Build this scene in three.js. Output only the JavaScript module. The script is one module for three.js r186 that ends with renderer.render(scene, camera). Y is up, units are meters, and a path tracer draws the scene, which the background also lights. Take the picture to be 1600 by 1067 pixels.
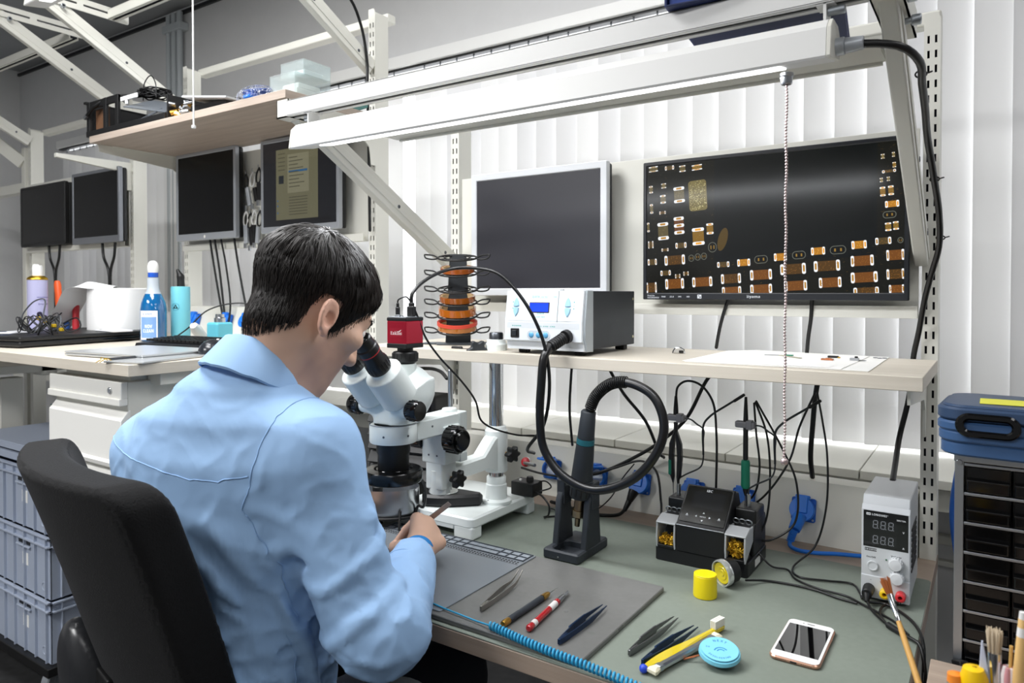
import * as THREE from 'three';
import { RoundedBoxGeometry } from 'three/addons/geometries/RoundedBoxGeometry.js';
import { mergeGeometries, toCreasedNormals as creasedNormals } from 'three/addons/utils/BufferGeometryUtils.js';
import { RectAreaLightUniformsLib } from 'three/addons/lights/RectAreaLightUniformsLib.js';
import { ImprovedNoise } from 'three/addons/math/ImprovedNoise.js';

// ---------------------------------------------------------------- camera, sky, lights, exposure
const scene = new THREE.Scene();
const camera = new THREE.PerspectiveCamera(51.06, 1600 / 1067, 0.05, 60);
camera.position.set(0, 1.30, 0);
camera.rotation.order = 'YXZ';
camera.rotation.set(-0.9 * Math.PI / 180, 33.95 * Math.PI / 180, 0);
camera.setViewOffset(1600, 1067, 0, 58, 1600, 1067);      // shift lens: verticals stay upright
camera.focus = 1.4;
camera.userData.fStop = 7;
scene.add(camera);

RectAreaLightUniformsLib.init();
const renderer = new THREE.WebGLRenderer({ antialias: true });
renderer.toneMapping = THREE.LinearToneMapping;
renderer.toneMappingExposure = 1.32;
renderer.shadowMap.enabled = true;

scene.background = new THREE.Color(1.0, 1.02, 1.05);        // overcast daylight beyond the window
scene.backgroundIntensity = 3.0;

// ceiling panels: [x, z, width, depth, intensity]
const CEILING_PANELS = [
  [-1.7, -0.5, 1.2, 0.6, 13],
  [0.2, 1.1, 1.2, 0.6, 3],
  [-0.9, -1.45, 1.2, 0.3, 2.5],
  [-2.2, 1.3, 1.2, 0.6, 26],
  [0.95, -0.9, 0.6, 1.2, 1.5],
];
const LAMP_POWER = 30;           // bench lamp strips

// ---------------------------------------------------------------- helpers
const V = (x, y, z) => new THREE.Vector3(x, y, z);
const R = (d) => d * Math.PI / 180;
const noise = new ImprovedNoise();
let seedState = 12345;
const rnd = () => { seedState = (seedState * 1664525 + 1013904223) >>> 0; return seedState / 4294967296; };
const rr = (a, b) => a + (b - a) * rnd();
const used = {};
function numbered(name) {
  used[name] = (used[name] ?? -1) + 1;
  return used[name] ? `${name}_${String(used[name]).padStart(3, '0')}` : name;
}
function tag(o, label, category, group) {
  o.userData.label = label; o.userData.category = category;
  if (group) o.userData.group = group;
  return o;
}
function thing(name, label, category, [x, y, z] = [0, 0, 0], turn = 0, group) {
  const o = new THREE.Group(); o.name = numbered(name); o.position.set(x, y, z); o.rotation.y = turn;
  tag(o, label, category, group); scene.add(o); return o;
}
function norm(g) {
  g = g.index ? g.toNonIndexed() : g.clone();
  for (const k of Object.keys(g.attributes)) if (!['position', 'normal', 'uv'].includes(k)) g.deleteAttribute(k);
  if (!g.attributes.uv) boxUV(g);
  g.clearGroups(); return g;
}
// the addon welds points a centimetre apart, so crease at a larger scale
function toCreasedNormals(g, a) { g.scale(5000, 5000, 5000); const r = creasedNormals(g, a); return r.scale(1 / 5000, 1 / 5000, 1 / 5000); }
const merge = (list) => list.length === 1 && list[0].index ? list[0] : mergeGeometries(list.map(norm));
function part(parent, name, geos, m, label) {
  const mesh = new THREE.Mesh(merge([].concat(geos)), m);
  mesh.name = parent === scene ? numbered(name) : name; mesh.castShadow = mesh.receiveShadow = true;
  if (label) mesh.userData.label = label;
  parent.add(mesh); return mesh;
}
function solo(name, geos, m, label, category, group) { return tag(part(scene, name, geos, m), label, category, group); }
function struct(name, geos, m, parent = scene) {
  const o = part(parent, name, geos, m); if (parent === scene) o.userData.kind = 'structure'; return o;
}
// uv in metres, laid on by the direction each face looks
function boxUV(g, s = 1) {
  if (!g.attributes.normal) g.computeVertexNormals();
  const p = g.attributes.position, n = g.attributes.normal, uv = new Float32Array(p.count * 2);
  for (let i = 0; i < p.count; i++) {
    const ax = Math.abs(n.getX(i)), ay = Math.abs(n.getY(i)), az = Math.abs(n.getZ(i));
    const x = p.getX(i), y = p.getY(i), z = p.getZ(i);
    const [u, v] = ay >= ax && ay >= az ? [x, z] : ax > az ? [z, y] : [x, y];
    uv[2 * i] = u * s; uv[2 * i + 1] = v * s;
  }
  g.setAttribute('uv', new THREE.BufferAttribute(uv, 2)); return g;
}
const moved = (g, x = 0, y = 0, z = 0, rx = 0, ry = 0, rz = 0) => {
  if (rx || ry || rz) g.applyMatrix4(new THREE.Matrix4().makeRotationFromEuler(new THREE.Euler(rx, ry, rz)));
  return g.translate(x, y, z);
};
// box with chamfered edges, centred at x y z
function box(w, h, d, x = 0, y = 0, z = 0, r = 0.0015) {
  r = Math.min(r, w / 2.01, h / 2.01, d / 2.01);
  const g = r > 0 ? new RoundedBoxGeometry(w, h, d, r > 0.004 ? 3 : 1, r) : new THREE.BoxGeometry(w, h, d);
  return boxUV(norm(g.translate(x, y, z)));
}
// box given by its corners
const slab = (x0, x1, y0, y1, z0, z1, r) => box(x1 - x0, y1 - y0, z1 - z0, (x0 + x1) / 2, (y0 + y1) / 2, (z0 + z1) / 2, r);
function lathe(pts, seg = 32, x = 0, y = 0, z = 0) {
  const g = new THREE.LatheGeometry(pts.map(([r, h]) => new THREE.Vector2(Math.max(r, 1e-5), h)), seg);
  return toCreasedNormals(norm(g), 0.7).translate(x, y, z);
}
// closed cylinder with softened rims, axis along y, from y to y + h
function cyl(r, h, x = 0, y = 0, z = 0, seg = 24, b = Math.min(0.001, r * 0.2, h * 0.3), r2 = r) {
  return lathe([[0, 0], [r - b, 0], [r, b], [r2, h - b], [r2 - b, h], [0, h]], seg, x, y, z);
}
// the same between two points
function rod(a, b, r, r2 = r, seg = 14) {
  const d = b.clone().sub(a), g = cyl(r, d.length(), 0, 0, 0, seg, Math.min(r * 0.15, 0.001), r2);
  g.applyQuaternion(new THREE.Quaternion().setFromUnitVectors(V(0, 1, 0), d.normalize()));
  return g.translate(a.x, a.y, a.z);
}
// bar of rectangular section w x h between two points
function bar(a, b, w, h, r = 0.0015, up = V(0, 1, 0)) {
  const d = b.clone().sub(a), L = d.length(); d.normalize();
  const s = new THREE.Vector3().crossVectors(up, d).normalize(), t = new THREE.Vector3().crossVectors(d, s);
  const g = box(w, h, L, 0, 0, L / 2, r);
  g.applyMatrix4(new THREE.Matrix4().makeBasis(s, t, d)); return g.translate(a.x, a.y, a.z);
}
function tube(pts, r, seg = 0, rad = 8, closed = false, tension) {
  const c = new THREE.CatmullRomCurve3(pts.map((p) => Array.isArray(p) ? V(...p) : p), closed, 'centripetal', tension);
  const g = norm(new THREE.TubeGeometry(c, seg || Math.max(12, pts.length * 8), r, rad, closed));
  if (closed) return g;
  const a = c.getPoint(0), b = c.getPoint(1);
  return mergeGeometries([g, norm(new THREE.SphereGeometry(r, rad, 6)).translate(a.x, a.y, a.z), norm(new THREE.SphereGeometry(r, rad, 6)).translate(b.x, b.y, b.z)]);
}
const ball = (r, x = 0, y = 0, z = 0, seg = 16) => norm(new THREE.SphereGeometry(r, seg, Math.ceil(seg * 0.7))).translate(x, y, z);
const torus = (R0, r, x = 0, y = 0, z = 0, rx = Math.PI / 2, seg = 40) => moved(norm(new THREE.TorusGeometry(R0, r, 10, seg)), x, y, z, rx);
// outline in xy pushed along z, from z = 0 to d
function extr(pts, d, bev = 0.001, holes = [], crease = 0.6) {
  const s = Array.isArray(pts) ? new THREE.Shape(pts.map(([x, y]) => new THREE.Vector2(x, y))) : pts;
  for (const h of holes) s.holes.push(Array.isArray(h) ? new THREE.Path(h.map(([x, y]) => new THREE.Vector2(x, y))) : h);
  const g = new THREE.ExtrudeGeometry(s, { depth: d - 2 * bev, bevelEnabled: bev > 0, bevelThickness: bev, bevelSize: bev, bevelOffset: -bev, bevelSegments: 1, curveSegments: 12 });
  return boxUV(toCreasedNormals(norm(g.translate(0, 0, bev)), crease));
}
function rrShape(w, h, r, x = 0, y = 0) {
  const s = new THREE.Shape(), a = x - w / 2, b = y - h / 2; r = Math.min(r, w / 2, h / 2);
  s.moveTo(a + r, b); s.lineTo(a + w - r, b); s.absarc(a + w - r, b + r, r, -Math.PI / 2, 0); s.lineTo(a + w, b + h - r);
  s.absarc(a + w - r, b + h - r, r, 0, Math.PI / 2); s.lineTo(a + r, b + h); s.absarc(a + r, b + h - r, r, Math.PI / 2, Math.PI); s.lineTo(a, b + r);
  s.absarc(a + r, b + r, r, Math.PI, Math.PI * 1.5); return s;
}
const plate = (w, h, d, r, bev = 0.0008) => extr(rrShape(w, h, r), d, bev);      // rounded plate in xy, thickness along +z
// flat printed rectangle in xy with uv 0..1, looking along +z
function print(w, h, x = 0, y = 0, z = 0) { return norm(new THREE.PlaneGeometry(w, h)).translate(x, y, z); }

// signed distance mesh by surface nets
function sdfMesh(f, lo, hi, cell) {
  const n = [0, 1, 2].map((i) => Math.ceil((hi[i] - lo[i]) / cell) + 1), [nx, ny, nz] = n;
  const val = new Float32Array(nx * ny * nz);
  for (let k = 0, q = 0; k < nz; k++) for (let j = 0; j < ny; j++) for (let i = 0; i < nx; i++, q++)
    val[q] = f(lo[0] + i * cell, lo[1] + j * cell, lo[2] + k * cell);
  const id = new Int32Array(nx * ny * nz).fill(-1), pos = [], idx = [];
  const at = (i, j, k) => i + nx * (j + ny * k);
  const C = [[0, 0, 0], [1, 0, 0], [0, 1, 0], [1, 1, 0], [0, 0, 1], [1, 0, 1], [0, 1, 1], [1, 1, 1]];
  const E = [[0, 1], [2, 3], [4, 5], [6, 7], [0, 2], [1, 3], [4, 6], [5, 7], [0, 4], [1, 5], [2, 6], [3, 7]];
  const v = new Float32Array(8);
  for (let k = 0; k < nz - 1; k++) for (let j = 0; j < ny - 1; j++) for (let i = 0; i < nx - 1; i++) {
    let m = 0;
    for (let c = 0; c < 8; c++) { v[c] = val[at(i + C[c][0], j + C[c][1], k + C[c][2])]; if (v[c] < 0) m++; }
    if (m === 0 || m === 8) continue;
    let x = 0, y = 0, z = 0, cnt = 0;
    for (const [a, b] of E) if ((v[a] < 0) !== (v[b] < 0)) {
      const t = v[a] / (v[a] - v[b]);
      x += C[a][0] + t * (C[b][0] - C[a][0]); y += C[a][1] + t * (C[b][1] - C[a][1]); z += C[a][2] + t * (C[b][2] - C[a][2]); cnt++;
    }
    id[at(i, j, k)] = pos.length / 3;
    pos.push(lo[0] + (i + x / cnt) * cell, lo[1] + (j + y / cnt) * cell, lo[2] + (k + z / cnt) * cell);
  }
  const quad = (a, b, c, d, flip) => { if (a < 0 || b < 0 || c < 0 || d < 0) return; flip ? idx.push(a, c, b, a, d, c) : idx.push(a, b, c, a, c, d); };
  for (let k = 1; k < nz - 1; k++) for (let j = 1; j < ny - 1; j++) for (let i = 1; i < nx - 1; i++) {
    const s = val[at(i, j, k)] < 0;
    if (s !== val[at(i + 1, j, k)] < 0) quad(id[at(i, j - 1, k - 1)], id[at(i, j, k - 1)], id[at(i, j, k)], id[at(i, j - 1, k)], !s);
    if (s !== val[at(i, j + 1, k)] < 0) quad(id[at(i - 1, j, k - 1)], id[at(i - 1, j, k)], id[at(i, j, k)], id[at(i, j, k - 1)], !s);
    if (s !== val[at(i, j, k + 1)] < 0) quad(id[at(i - 1, j - 1, k)], id[at(i, j - 1, k)], id[at(i, j, k)], id[at(i - 1, j, k)], !s);
  }
  const g = new THREE.BufferGeometry();
  g.setAttribute('position', new THREE.Float32BufferAttribute(pos, 3)); g.setIndex(idx); g.computeVertexNormals();
  boxUV(g); return g;
}
const smin = (a, b, k) => { const h = Math.max(k - Math.abs(a - b), 0) / k; return Math.min(a, b) - h * h * k * 0.25; };
// distance to a tapered capsule a -> b with radii ra, rb (a, b arrays)
function cap(x, y, z, a, b, ra, rb) {
  const dx = b[0] - a[0], dy = b[1] - a[1], dz = b[2] - a[2], px = x - a[0], py = y - a[1], pz = z - a[2];
  const t = Math.min(1, Math.max(0, (px * dx + py * dy + pz * dz) / (dx * dx + dy * dy + dz * dz + 1e-12)));
  return Math.hypot(px - t * dx, py - t * dy, pz - t * dz) - (ra + (rb - ra) * t);
}
function ell(x, y, z, c, r) {            // ellipsoid, approximate distance
  const a = (x - c[0]) / r[0], b = (y - c[1]) / r[1], d = (z - c[2]) / r[2], k = Math.hypot(a, b, d);
  return (k - 1) * Math.min(r[0], r[1], r[2]) * (k > 1e-6 ? Math.max(1, k / Math.hypot(a / r[0], b / r[1], d / r[2]) / Math.min(r[0], r[1], r[2])) : 1);
}

// ---------------------------------------------------------------- textures and materials
function canvasTex(w, h, draw, repeat) {
  const c = document.createElement('canvas'); c.width = w; c.height = h; draw(c.getContext('2d'), w, h);
  const t = new THREE.CanvasTexture(c); t.colorSpace = THREE.SRGBColorSpace; t.magFilter = THREE.LinearFilter;
  if (repeat) { t.wrapS = t.wrapT = THREE.RepeatWrapping; t.repeat.set(repeat, repeat); } return t;
}
// n x n data texture from f(u, v) -> [r,g,b] 0..255 (or one number)
function dataTex(n, f, rep = 1, srgb = true, repY = rep) {
  const d = new Uint8Array(n * n * 4);
  for (let j = 0; j < n; j++) for (let i = 0; i < n; i++) {
    const c = f(i / n, j / n), q = (j * n + i) * 4;
    if (typeof c === 'number') d[q] = d[q + 1] = d[q + 2] = Math.max(0, Math.min(255, c));
    else for (let a = 0; a < 3; a++) d[q + a] = Math.max(0, Math.min(255, c[a]));
    d[q + 3] = 255;
  }
  const t = new THREE.DataTexture(d, n, n); t.wrapS = t.wrapT = THREE.RepeatWrapping; t.magFilter = THREE.LinearFilter;
  if (srgb) t.colorSpace = THREE.SRGBColorSpace; t.repeat.set(rep, repY); t.needsUpdate = true; return t;
}
// tiling fractal noise, period p cells over 0..1
function fbm(u, v, px, py, oct = 4, s = 0) {
  let a = 0, w = 0.5, t = 0;
  for (let o = 0; o < oct; o++) {
    const x = u * px, y = v * py, fx = u, fy = v;
    const n00 = noise.noise(x, y, s + o * 7.3), n10 = noise.noise(x - px, y, s + o * 7.3), n01 = noise.noise(x, y - py, s + o * 7.3), n11 = noise.noise(x - px, y - py, s + o * 7.3);
    a += w * ((n00 * (1 - fx) + n10 * fx) * (1 - fy) + (n01 * (1 - fx) + n11 * fx) * fy); t += w; w *= 0.5; px *= 2; py *= 2;
  }
  return a / t;
}
const std = (color, roughness = 0.5, metalness = 0, extra = {}) => new THREE.MeshStandardMaterial({ color, roughness, metalness, ...extra });
const phys = (o) => new THREE.MeshPhysicalMaterial(o);
const woodTex = (a, b, s) => dataTex(512, (u, v) => {
  const g = fbm(u, v, 3, 46, 4, s) + 0.5 * fbm(u, v, 8, 200, 2, s + 3), w = 0.16 * Math.sin(v * 420 * Math.PI) * Math.sin(u * 300 * Math.PI), k = Math.max(0, Math.min(1, 0.5 + 0.9 * g + w * 0.6));
  return [0, 1, 2].map((i) => a[i] + (b[i] - a[i]) * k);
}, 1);
const fine = dataTex(256, (u, v) => 128 + 90 * fbm(u, v, 40, 40, 2, 5), 12, false);
const M = {
  white: std('#e4e3da', 0.42, 0, { bumpMap: fine, bumpScale: 0.0001 }),
  whiteBright: std('#ececea', 0.4),
  woodTop: std('#ffffff', 0.5, 0, { map: woodTex([202, 193, 178], [219, 211, 197], 1) }),
  woodDesk: std('#ffffff', 0.5, 0, { map: woodTex([150, 133, 118], [178, 160, 145], 4) }),
  woodShelf: std('#ffffff', 0.5, 0, { map: woodTex([158, 143, 130], [196, 181, 168], 8) }),
  dark: std('#141517', 0.45), black: std('#0b0b0c', 0.5), blackGloss: std('#070708', 0.12), blackRub: std('#0d0d0e', 0.7),
  cable: std('#0c0c0d', 0.38), charcoal: std('#24282c', 0.5), slate: std('#2b3036', 0.55),
  chrome: std('#d8dadc', 0.12, 1), steel: std('#b9bcc0', 0.28, 1), zinc: std('#b4bac0', 0.38, 1), darkSteel: std('#6c6f74', 0.35, 1), brass: std('#c79a4a', 0.3, 1), copper: std('#c9805a', 0.3, 1), gold: std('#d9b03a', 0.35, 1),
  micro: std('#d9e0de', 0.35), microBase: std('#e6ecea', 0.3), silverPlastic: std('#b9bec4', 0.35, 0.3), greyPlastic: std('#8d9298', 0.5),
  slot: std('#20242e', 0.9),
  blue: std('#1b78e2', 0.4), blueDark: std('#1a62c2', 0.48), cyan: std('#7fd0de', 0.45), yellow: std('#f2d91a', 0.4), red: std('#a3182a', 0.35), green: std('#0f7f63', 0.45),
  paper: std('#f3f2ee', 0.8), glassClear: phys({ color: '#ffffff', roughness: 0.02, transmission: 1, thickness: 0, ior: 1.45 }),
};
// ---------------------------------------------------------------- the room
const wallTex = dataTex(256, (u, v) => { const k = 4 * fbm(u, v, 12, 12, 3, 2); return [216 + k, 216 + k, 216 + k]; }, 1);
const wallMat = std('#ffffff', 0.85, 0, { map: wallTex });
const darkWall = std('#9c9d9e', 0.85);
const ceilMat = std('#8f9193', 0.9, 0, { bumpMap: fine, bumpScale: 0.0004 });
const floorMat = std('#ffffff', 0.6, 0, { map: dataTex(256, (u, v) => { const k = 44 + 22 * fbm(u, v, 30, 30, 3, 9); return [k, k, k * 1.03]; }, 1) });
struct('floor', slab(-5.6, 1.8, -0.1, 0, -2.5, 2.4, 0), floorMat);
struct('ceiling', slab(-5.6, 1.8, 2.83, 2.95, -2.5, 2.4, 0), ceilMat);
const back = struct('wall_back', [slab(-5.6, 1.8, 0, 0.87, -2.42, -2.27, 0), slab(-5.6, 1.8, 2.24, 2.83, -2.42, -2.22, 0), slab(-5.6, -4.9, 0.87, 2.24, -2.42, -2.22, 0), slab(1.45, 1.8, 0.87, 2.24, -2.42, -2.27, 0)], wallMat);
struct('wall_left', slab(-5.75, -5.6, 0, 2.83, -2.42, 2.4, 0), wallMat);
struct('wall_right', slab(1.8, 1.95, 0, 2.83, -2.42, 2.4, 0), darkWall);
struct('wall_front', slab(-5.6, 1.8, 0, 2.83, 2.3, 2.4, 0), darkWall);
struct('trim_1', slab(-5.6, 1.8, 2.795, 2.812, -2.22, -2.205, 0), M.dark);            // dark shadow joint under the ceiling
struct('trim_2', [slab(-0.6, 1.6, 0.62, 0.645, -2.27, -2.24, 0.004), slab(-0.6, 1.6, 0.56, 0.575, -2.27, -2.245, 0.004)], M.white);
{ // window behind the blinds
  const w = struct('window_1', [slab(-4.9, 1.45, 0.87, 0.93, -2.40, -2.34, 0.004), slab(-4.9, 1.45, 2.18, 2.24, -2.40, -2.34, 0.004)], M.whiteBright);
  for (let i = 0; i <= 5; i++) { const x = -4.9 + i * 1.27; struct('window_mullion', slab(x - 0.03, x + 0.03, 0.93, 2.18, -2.40, -2.34, 0.004), M.whiteBright, w); }
  for (let i = 0; i < 5; i++) { const x = -4.9 + i * 1.27; struct('window_pane', slab(x + 0.03, x + 1.24, 0.93, 2.18, -2.375, -2.370, 0), M.glassClear, w); }
}
{ // window ledge of separate boards
  const s = struct('window_ledge', slab(-5.0, 1.7, 0.79, 0.848, -2.27, -1.93, 0.002), M.white);
  for (let i = 0; i < 20; i++) {
    const a = -5.14 + i * 0.325 + 0.0015; if (a > 1.3) break;
    struct('ledge_board', slab(a, a + 0.322, 0.85, 0.872, -2.27, -1.895, 0.002), M.white, s);
  }
}
{ // vertical blind, each slat hung from the rail
  const b = thing('vertical_blind', 'white vertical slat blind hanging in front of the long window', 'blind', [0, 0, -2.18]);
  part(b, 'head_rail', slab(-4.92, 1.5, 2.212, 2.258, -0.03, 0.03, 0.003), M.whiteBright);
  part(b, 'track_groove', slab(-4.92, 1.5, 2.203, 2.2119, -0.012, 0.014, 0), M.dark);
  const slatMat = [0, 1, 2].map((i) => phys({ color: ['#f2f2f2', '#ebebec', '#f6f6f6'][i], roughness: 0.75, transmission: 0.12, thickness: 0, bumpMap: fine, bumpScale: 0.0001 }));
  const sg = (() => {   // slightly bowed strip 89 mm wide
    const pts = []; for (let i = 0; i <= 8; i++) { const x = (i / 8 - 0.5) * 0.089; pts.push([x, 0.0035 * (1 - 4 * x * x / 0.0079)]); }
    for (let i = 8; i >= 0; i--) { const x = (i / 8 - 0.5) * 0.089; pts.push([x, 0.0035 * (1 - 4 * x * x / 0.0079) - 0.0008]); }
    return extr(pts, 1.305, 0).rotateX(-Math.PI / 2).translate(0, 0.883, 0);
  })();
  const hook = mergeGeometries([box(0.006, 0.022, 0.004, 0, 2.198, 0, 0.001), box(0.026, 0.006, 0.002, 0, 2.186, 0, 0)].map(norm));
  for (let i = 0; i < 78; i++) {
    const x = -4.84 + i * 0.082;
    if (x > -2.03 && x < -1.96) continue;       // one slat is missing: the window shows
    const t = new THREE.Mesh(sg, slatMat[Math.floor(rnd() * 3)]); t.name = 'slat'; t.position.set(x, 0, 0); t.rotation.y = R(rr(5, 13)); t.castShadow = t.receiveShadow = true; b.add(t);
    const h = new THREE.Mesh(hook, M.greyPlastic); h.name = 'hanger'; h.position.x = x; b.add(h);
  }
}
{ // conduits up the wall
  const c = thing('pipe_conduit', 'three grey vertical conduits running up the wall to the ceiling', 'pipe', [-3.66, 0, -2.19]);
  for (let i = 0; i < 3; i++) part(c, 'conduit', cyl(0.016, 1.6, -0.05 + i * 0.05, 1.2, 0, 12), std('#b9bfc2', 0.5));
  part(c, 'pipe_clamp', [slab(-0.085, 0.085, 2.70, 2.74, -0.03, 0.022, 0.003)], std('#b9bfc2', 0.5));
}
// ceiling lights: a glowing diffuser, and a light of its size just below it
const glowPanel = std('#ffffff', 0.6, 0, { emissive: '#ffffff', emissiveIntensity: 1.6 });
CEILING_PANELS.forEach(([x, z, w, d, p], i) => {
  const t = thing('ceiling_light', ['flat white ceiling panel light above the man and the benches', 'flat white ceiling panel light behind the camera', 'narrow white ceiling panel light close to the blinds', 'flat white ceiling panel light behind the man and the chair', 'flat white ceiling panel light at the right of the room'][i], 'light', [x, 2.83, z], 0, 'ceiling panel lights');
  part(t, 'frame', [slab(-w / 2 - 0.02, -w / 2, -0.03, 0, -d / 2, d / 2, 0), slab(w / 2, w / 2 + 0.02, -0.03, 0, -d / 2, d / 2, 0), slab(-w / 2 - 0.02, w / 2 + 0.02, -0.03, 0, -d / 2 - 0.02, -d / 2, 0), slab(-w / 2 - 0.02, w / 2 + 0.02, -0.03, 0, d / 2, d / 2 + 0.02, 0)], M.whiteBright);
  part(t, 'diffuser', slab(-w / 2, w / 2, -0.02, -0.005, -d / 2, d / 2, 0), glowPanel);
  const l = new THREE.RectAreaLight('#ffffff', p, w, d); l.position.set(x, 2.795, z); l.rotation.x = -Math.PI / 2; l.name = 'panel_light'; scene.add(l);
});

// ---------------------------------------------------------------- workstations
function postGeo(top, y0) {          // square post with two rows of slots in front
  const holes = [];
  for (let y = top - 0.045; y > y0; y -= 0.0296) for (const x of [-0.0065, 0.0065]) holes.push([[x - 0.0021, y - 0.0155], [x + 0.0021, y - 0.0155], [x + 0.0021, y], [x - 0.0021, y]]);
  const face = extr([[-0.0145, 0.02], [0.0145, 0.02], [0.0145, top - 0.012], [0.0085, top], [-0.0145, top]], 0.0015, 0, holes).translate(0, 0, -0.0015);
  return [face, slab(-0.0145, -0.013, 0.02, top, -0.06, -0.0015, 0), slab(0.013, 0.0145, 0.02, top - 0.012, -0.06, -0.0015, 0), slab(-0.013, 0.013, 0.02, top - 0.012, -0.06, -0.0585, 0)];
}
function station(o) {
  const { x0, x1, top, deskY, deskX0, deskX1, label } = o, ZP = -1.66;
  const t = thing('workbench', label, 'workbench', [0, 0, 0]);
  const xl = x0 + 0.0145, xr = x1 - 0.0145;
  for (const x of [xl, xr]) {
    part(t, 'upright', postGeo(top, o.slotFrom).map((g) => g.translate(x, 0, ZP)), M.white);
    part(t, 'upright_core', slab(x - 0.011, x + 0.011, 0.03, top - 0.02, ZP - 0.05, ZP - 0.02, 0), M.slot);
    part(t, 'foot', slab(x - 0.03, x + 0.03, 0, 0.04, -1.74, o.footZ ?? -0.98, 0.008), M.white);
  }
  if (o.crossbar) part(t, 'crossbar', slab(x0 + 0.004, x1 - 0.002, o.crossbar - 0.03, o.crossbar, ZP - 0.10, ZP - 0.0605, 0.006), M.white);
  if (deskY) {
    part(t, 'tabletop', slab(deskX0, deskX1, deskY - 0.028, deskY, -1.705, -0.885, 0.0015), o.deskMat ?? M.woodTop);
    for (const x of o.legs ?? [deskX0 + 0.06, deskX1 - 0.06]) part(t, 'leg', slab(x - 0.03, x + 0.03, 0.04, deskY - 0.075, (o.legZ ?? -1.32) - 0.04, (o.legZ ?? -1.32) + 0.04, 0.004), M.white);
    part(t, 'frame_beam', [slab(deskX0 + 0.03, deskX1 - 0.03, deskY - 0.075, deskY - 0.0285, -1.36, -1.30, 0.003), slab(deskX0 + 0.03, deskX0 + 0.09, deskY - 0.06, deskY - 0.0285, -1.62, -0.98, 0.003), slab(deskX1 - 0.09, deskX1 - 0.03, deskY - 0.06, deskY - 0.0285, -1.62, -0.98, 0.003)], M.white);
  }
  return t;
}
// raised rail on two perforated arms with braces down to the uprights
function lampRail(o) {
  const { x0, x1, armY, armZ0, armZ1, railZ, postY, label } = o;
  const t = thing('lamp_rail', label, 'rail', [0, 0, 0]);
  for (const x of [x0, x1]) {
    if (o.slotArm) part(t, 'arm', [extr(rrShape(armZ0 - armZ1, 0.045, 0.008), 0.004, 0.0008, [rrShape((armZ0 - armZ1) * 0.42, 0.007, 0.0035, -(armZ0 - armZ1) * 0.24), rrShape((armZ0 - armZ1) * 0.42, 0.007, 0.0035, (armZ0 - armZ1) * 0.24)]).rotateY(Math.PI / 2).translate(x + 0.016, armY, (armZ0 + armZ1) / 2), slab(x - 0.016, x + 0.016, armY + 0.0185, armY + 0.0225, armZ1, armZ0, 0)], M.white);
    else {
      const holes = []; for (let z = armZ1 + 0.03; z < armZ0 - 0.02; z += 0.05) { const h = new THREE.Path(); h.absarc(0, z, 0.008, 0, 7); holes.push(h); }
      part(t, 'arm', [extr([[-0.02, armZ1], [0.02, armZ1], [0.02, armZ0], [-0.02, armZ0]], 0.003, 0, holes).rotateX(Math.PI / 2).translate(x, armY - 0.017, 0), slab(x - 0.02, x - 0.0175, armY - 0.02, armY + 0.02, armZ1, armZ0, 0), slab(x + 0.0175, x + 0.02, armY - 0.02, armY + 0.02, armZ1, armZ0, 0), slab(x - 0.02, x + 0.02, armY - 0.02, armY + 0.02, armZ0 - 0.002, armZ0, 0)], M.white);
    }
    const a = V(x, postY, -1.655), b = V(x, armY + 0.005, armZ0 - 0.04);
    const br = part(t, 'brace', [bar(a, b, 0.024, 0.052, 0.003), bar(a.clone().add(V(0.0125, 0, 0)), b.clone().add(V(0.0125, 0, 0)), 0.003, 0.018, 0.001)], M.white);
    for (const k of [0.12, 0.45, 0.95]) { const p = a.clone().lerp(b, k); part(br, 'bolt', cyl(0.005, 0.004, 0, 0, 0, 10).rotateZ(-Math.PI / 2).translate(p.x + 0.0115, p.y, p.z), M.darkSteel); }
    for (const s of [0.05, 0.11]) part(t, 'bolt', mergeGeometries([rod(V(x + 0.012, armY - 0.005 - s * 0.2, armZ0 - s), V(x + 0.034, armY - 0.005 - s * 0.2, armZ0 - s), 0.0045), rod(V(x + 0.022, armY - 0.005 - s * 0.2, armZ0 - s), V(x + 0.034, armY - 0.005 - s * 0.2, armZ0 - s), 0.0075)].map(norm)), M.zinc);
  }
  // hollow rail with a long slot underneath
  const r = 0.017, ry = o.railY ?? armY, a = x0 + 0.021, b = x1 - 0.021;
  part(t, 'rail', [slab(a, b, ry - r, ry + r, railZ + r - 0.003, railZ + r, 0.001), slab(a, b, ry - r, ry + r, railZ - r, railZ - r + 0.003, 0.001), slab(a, b, ry + r - 0.003, ry + r, railZ - r, railZ + r, 0.001), slab(a, b, ry - r, ry - r + 0.002, railZ + 0.006, railZ + r, 0), slab(a, b, ry - r, ry - r + 0.002, railZ - r, railZ - 0.006, 0)], o.slotArm ? M.white : M.whiteBright);
  part(t, 'rail_inside', slab(a, b, ry - r + 0.006, ry + r - 0.004, railZ - 0.012, railZ + 0.012, 0), M.slot);
  return t;
}
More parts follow.
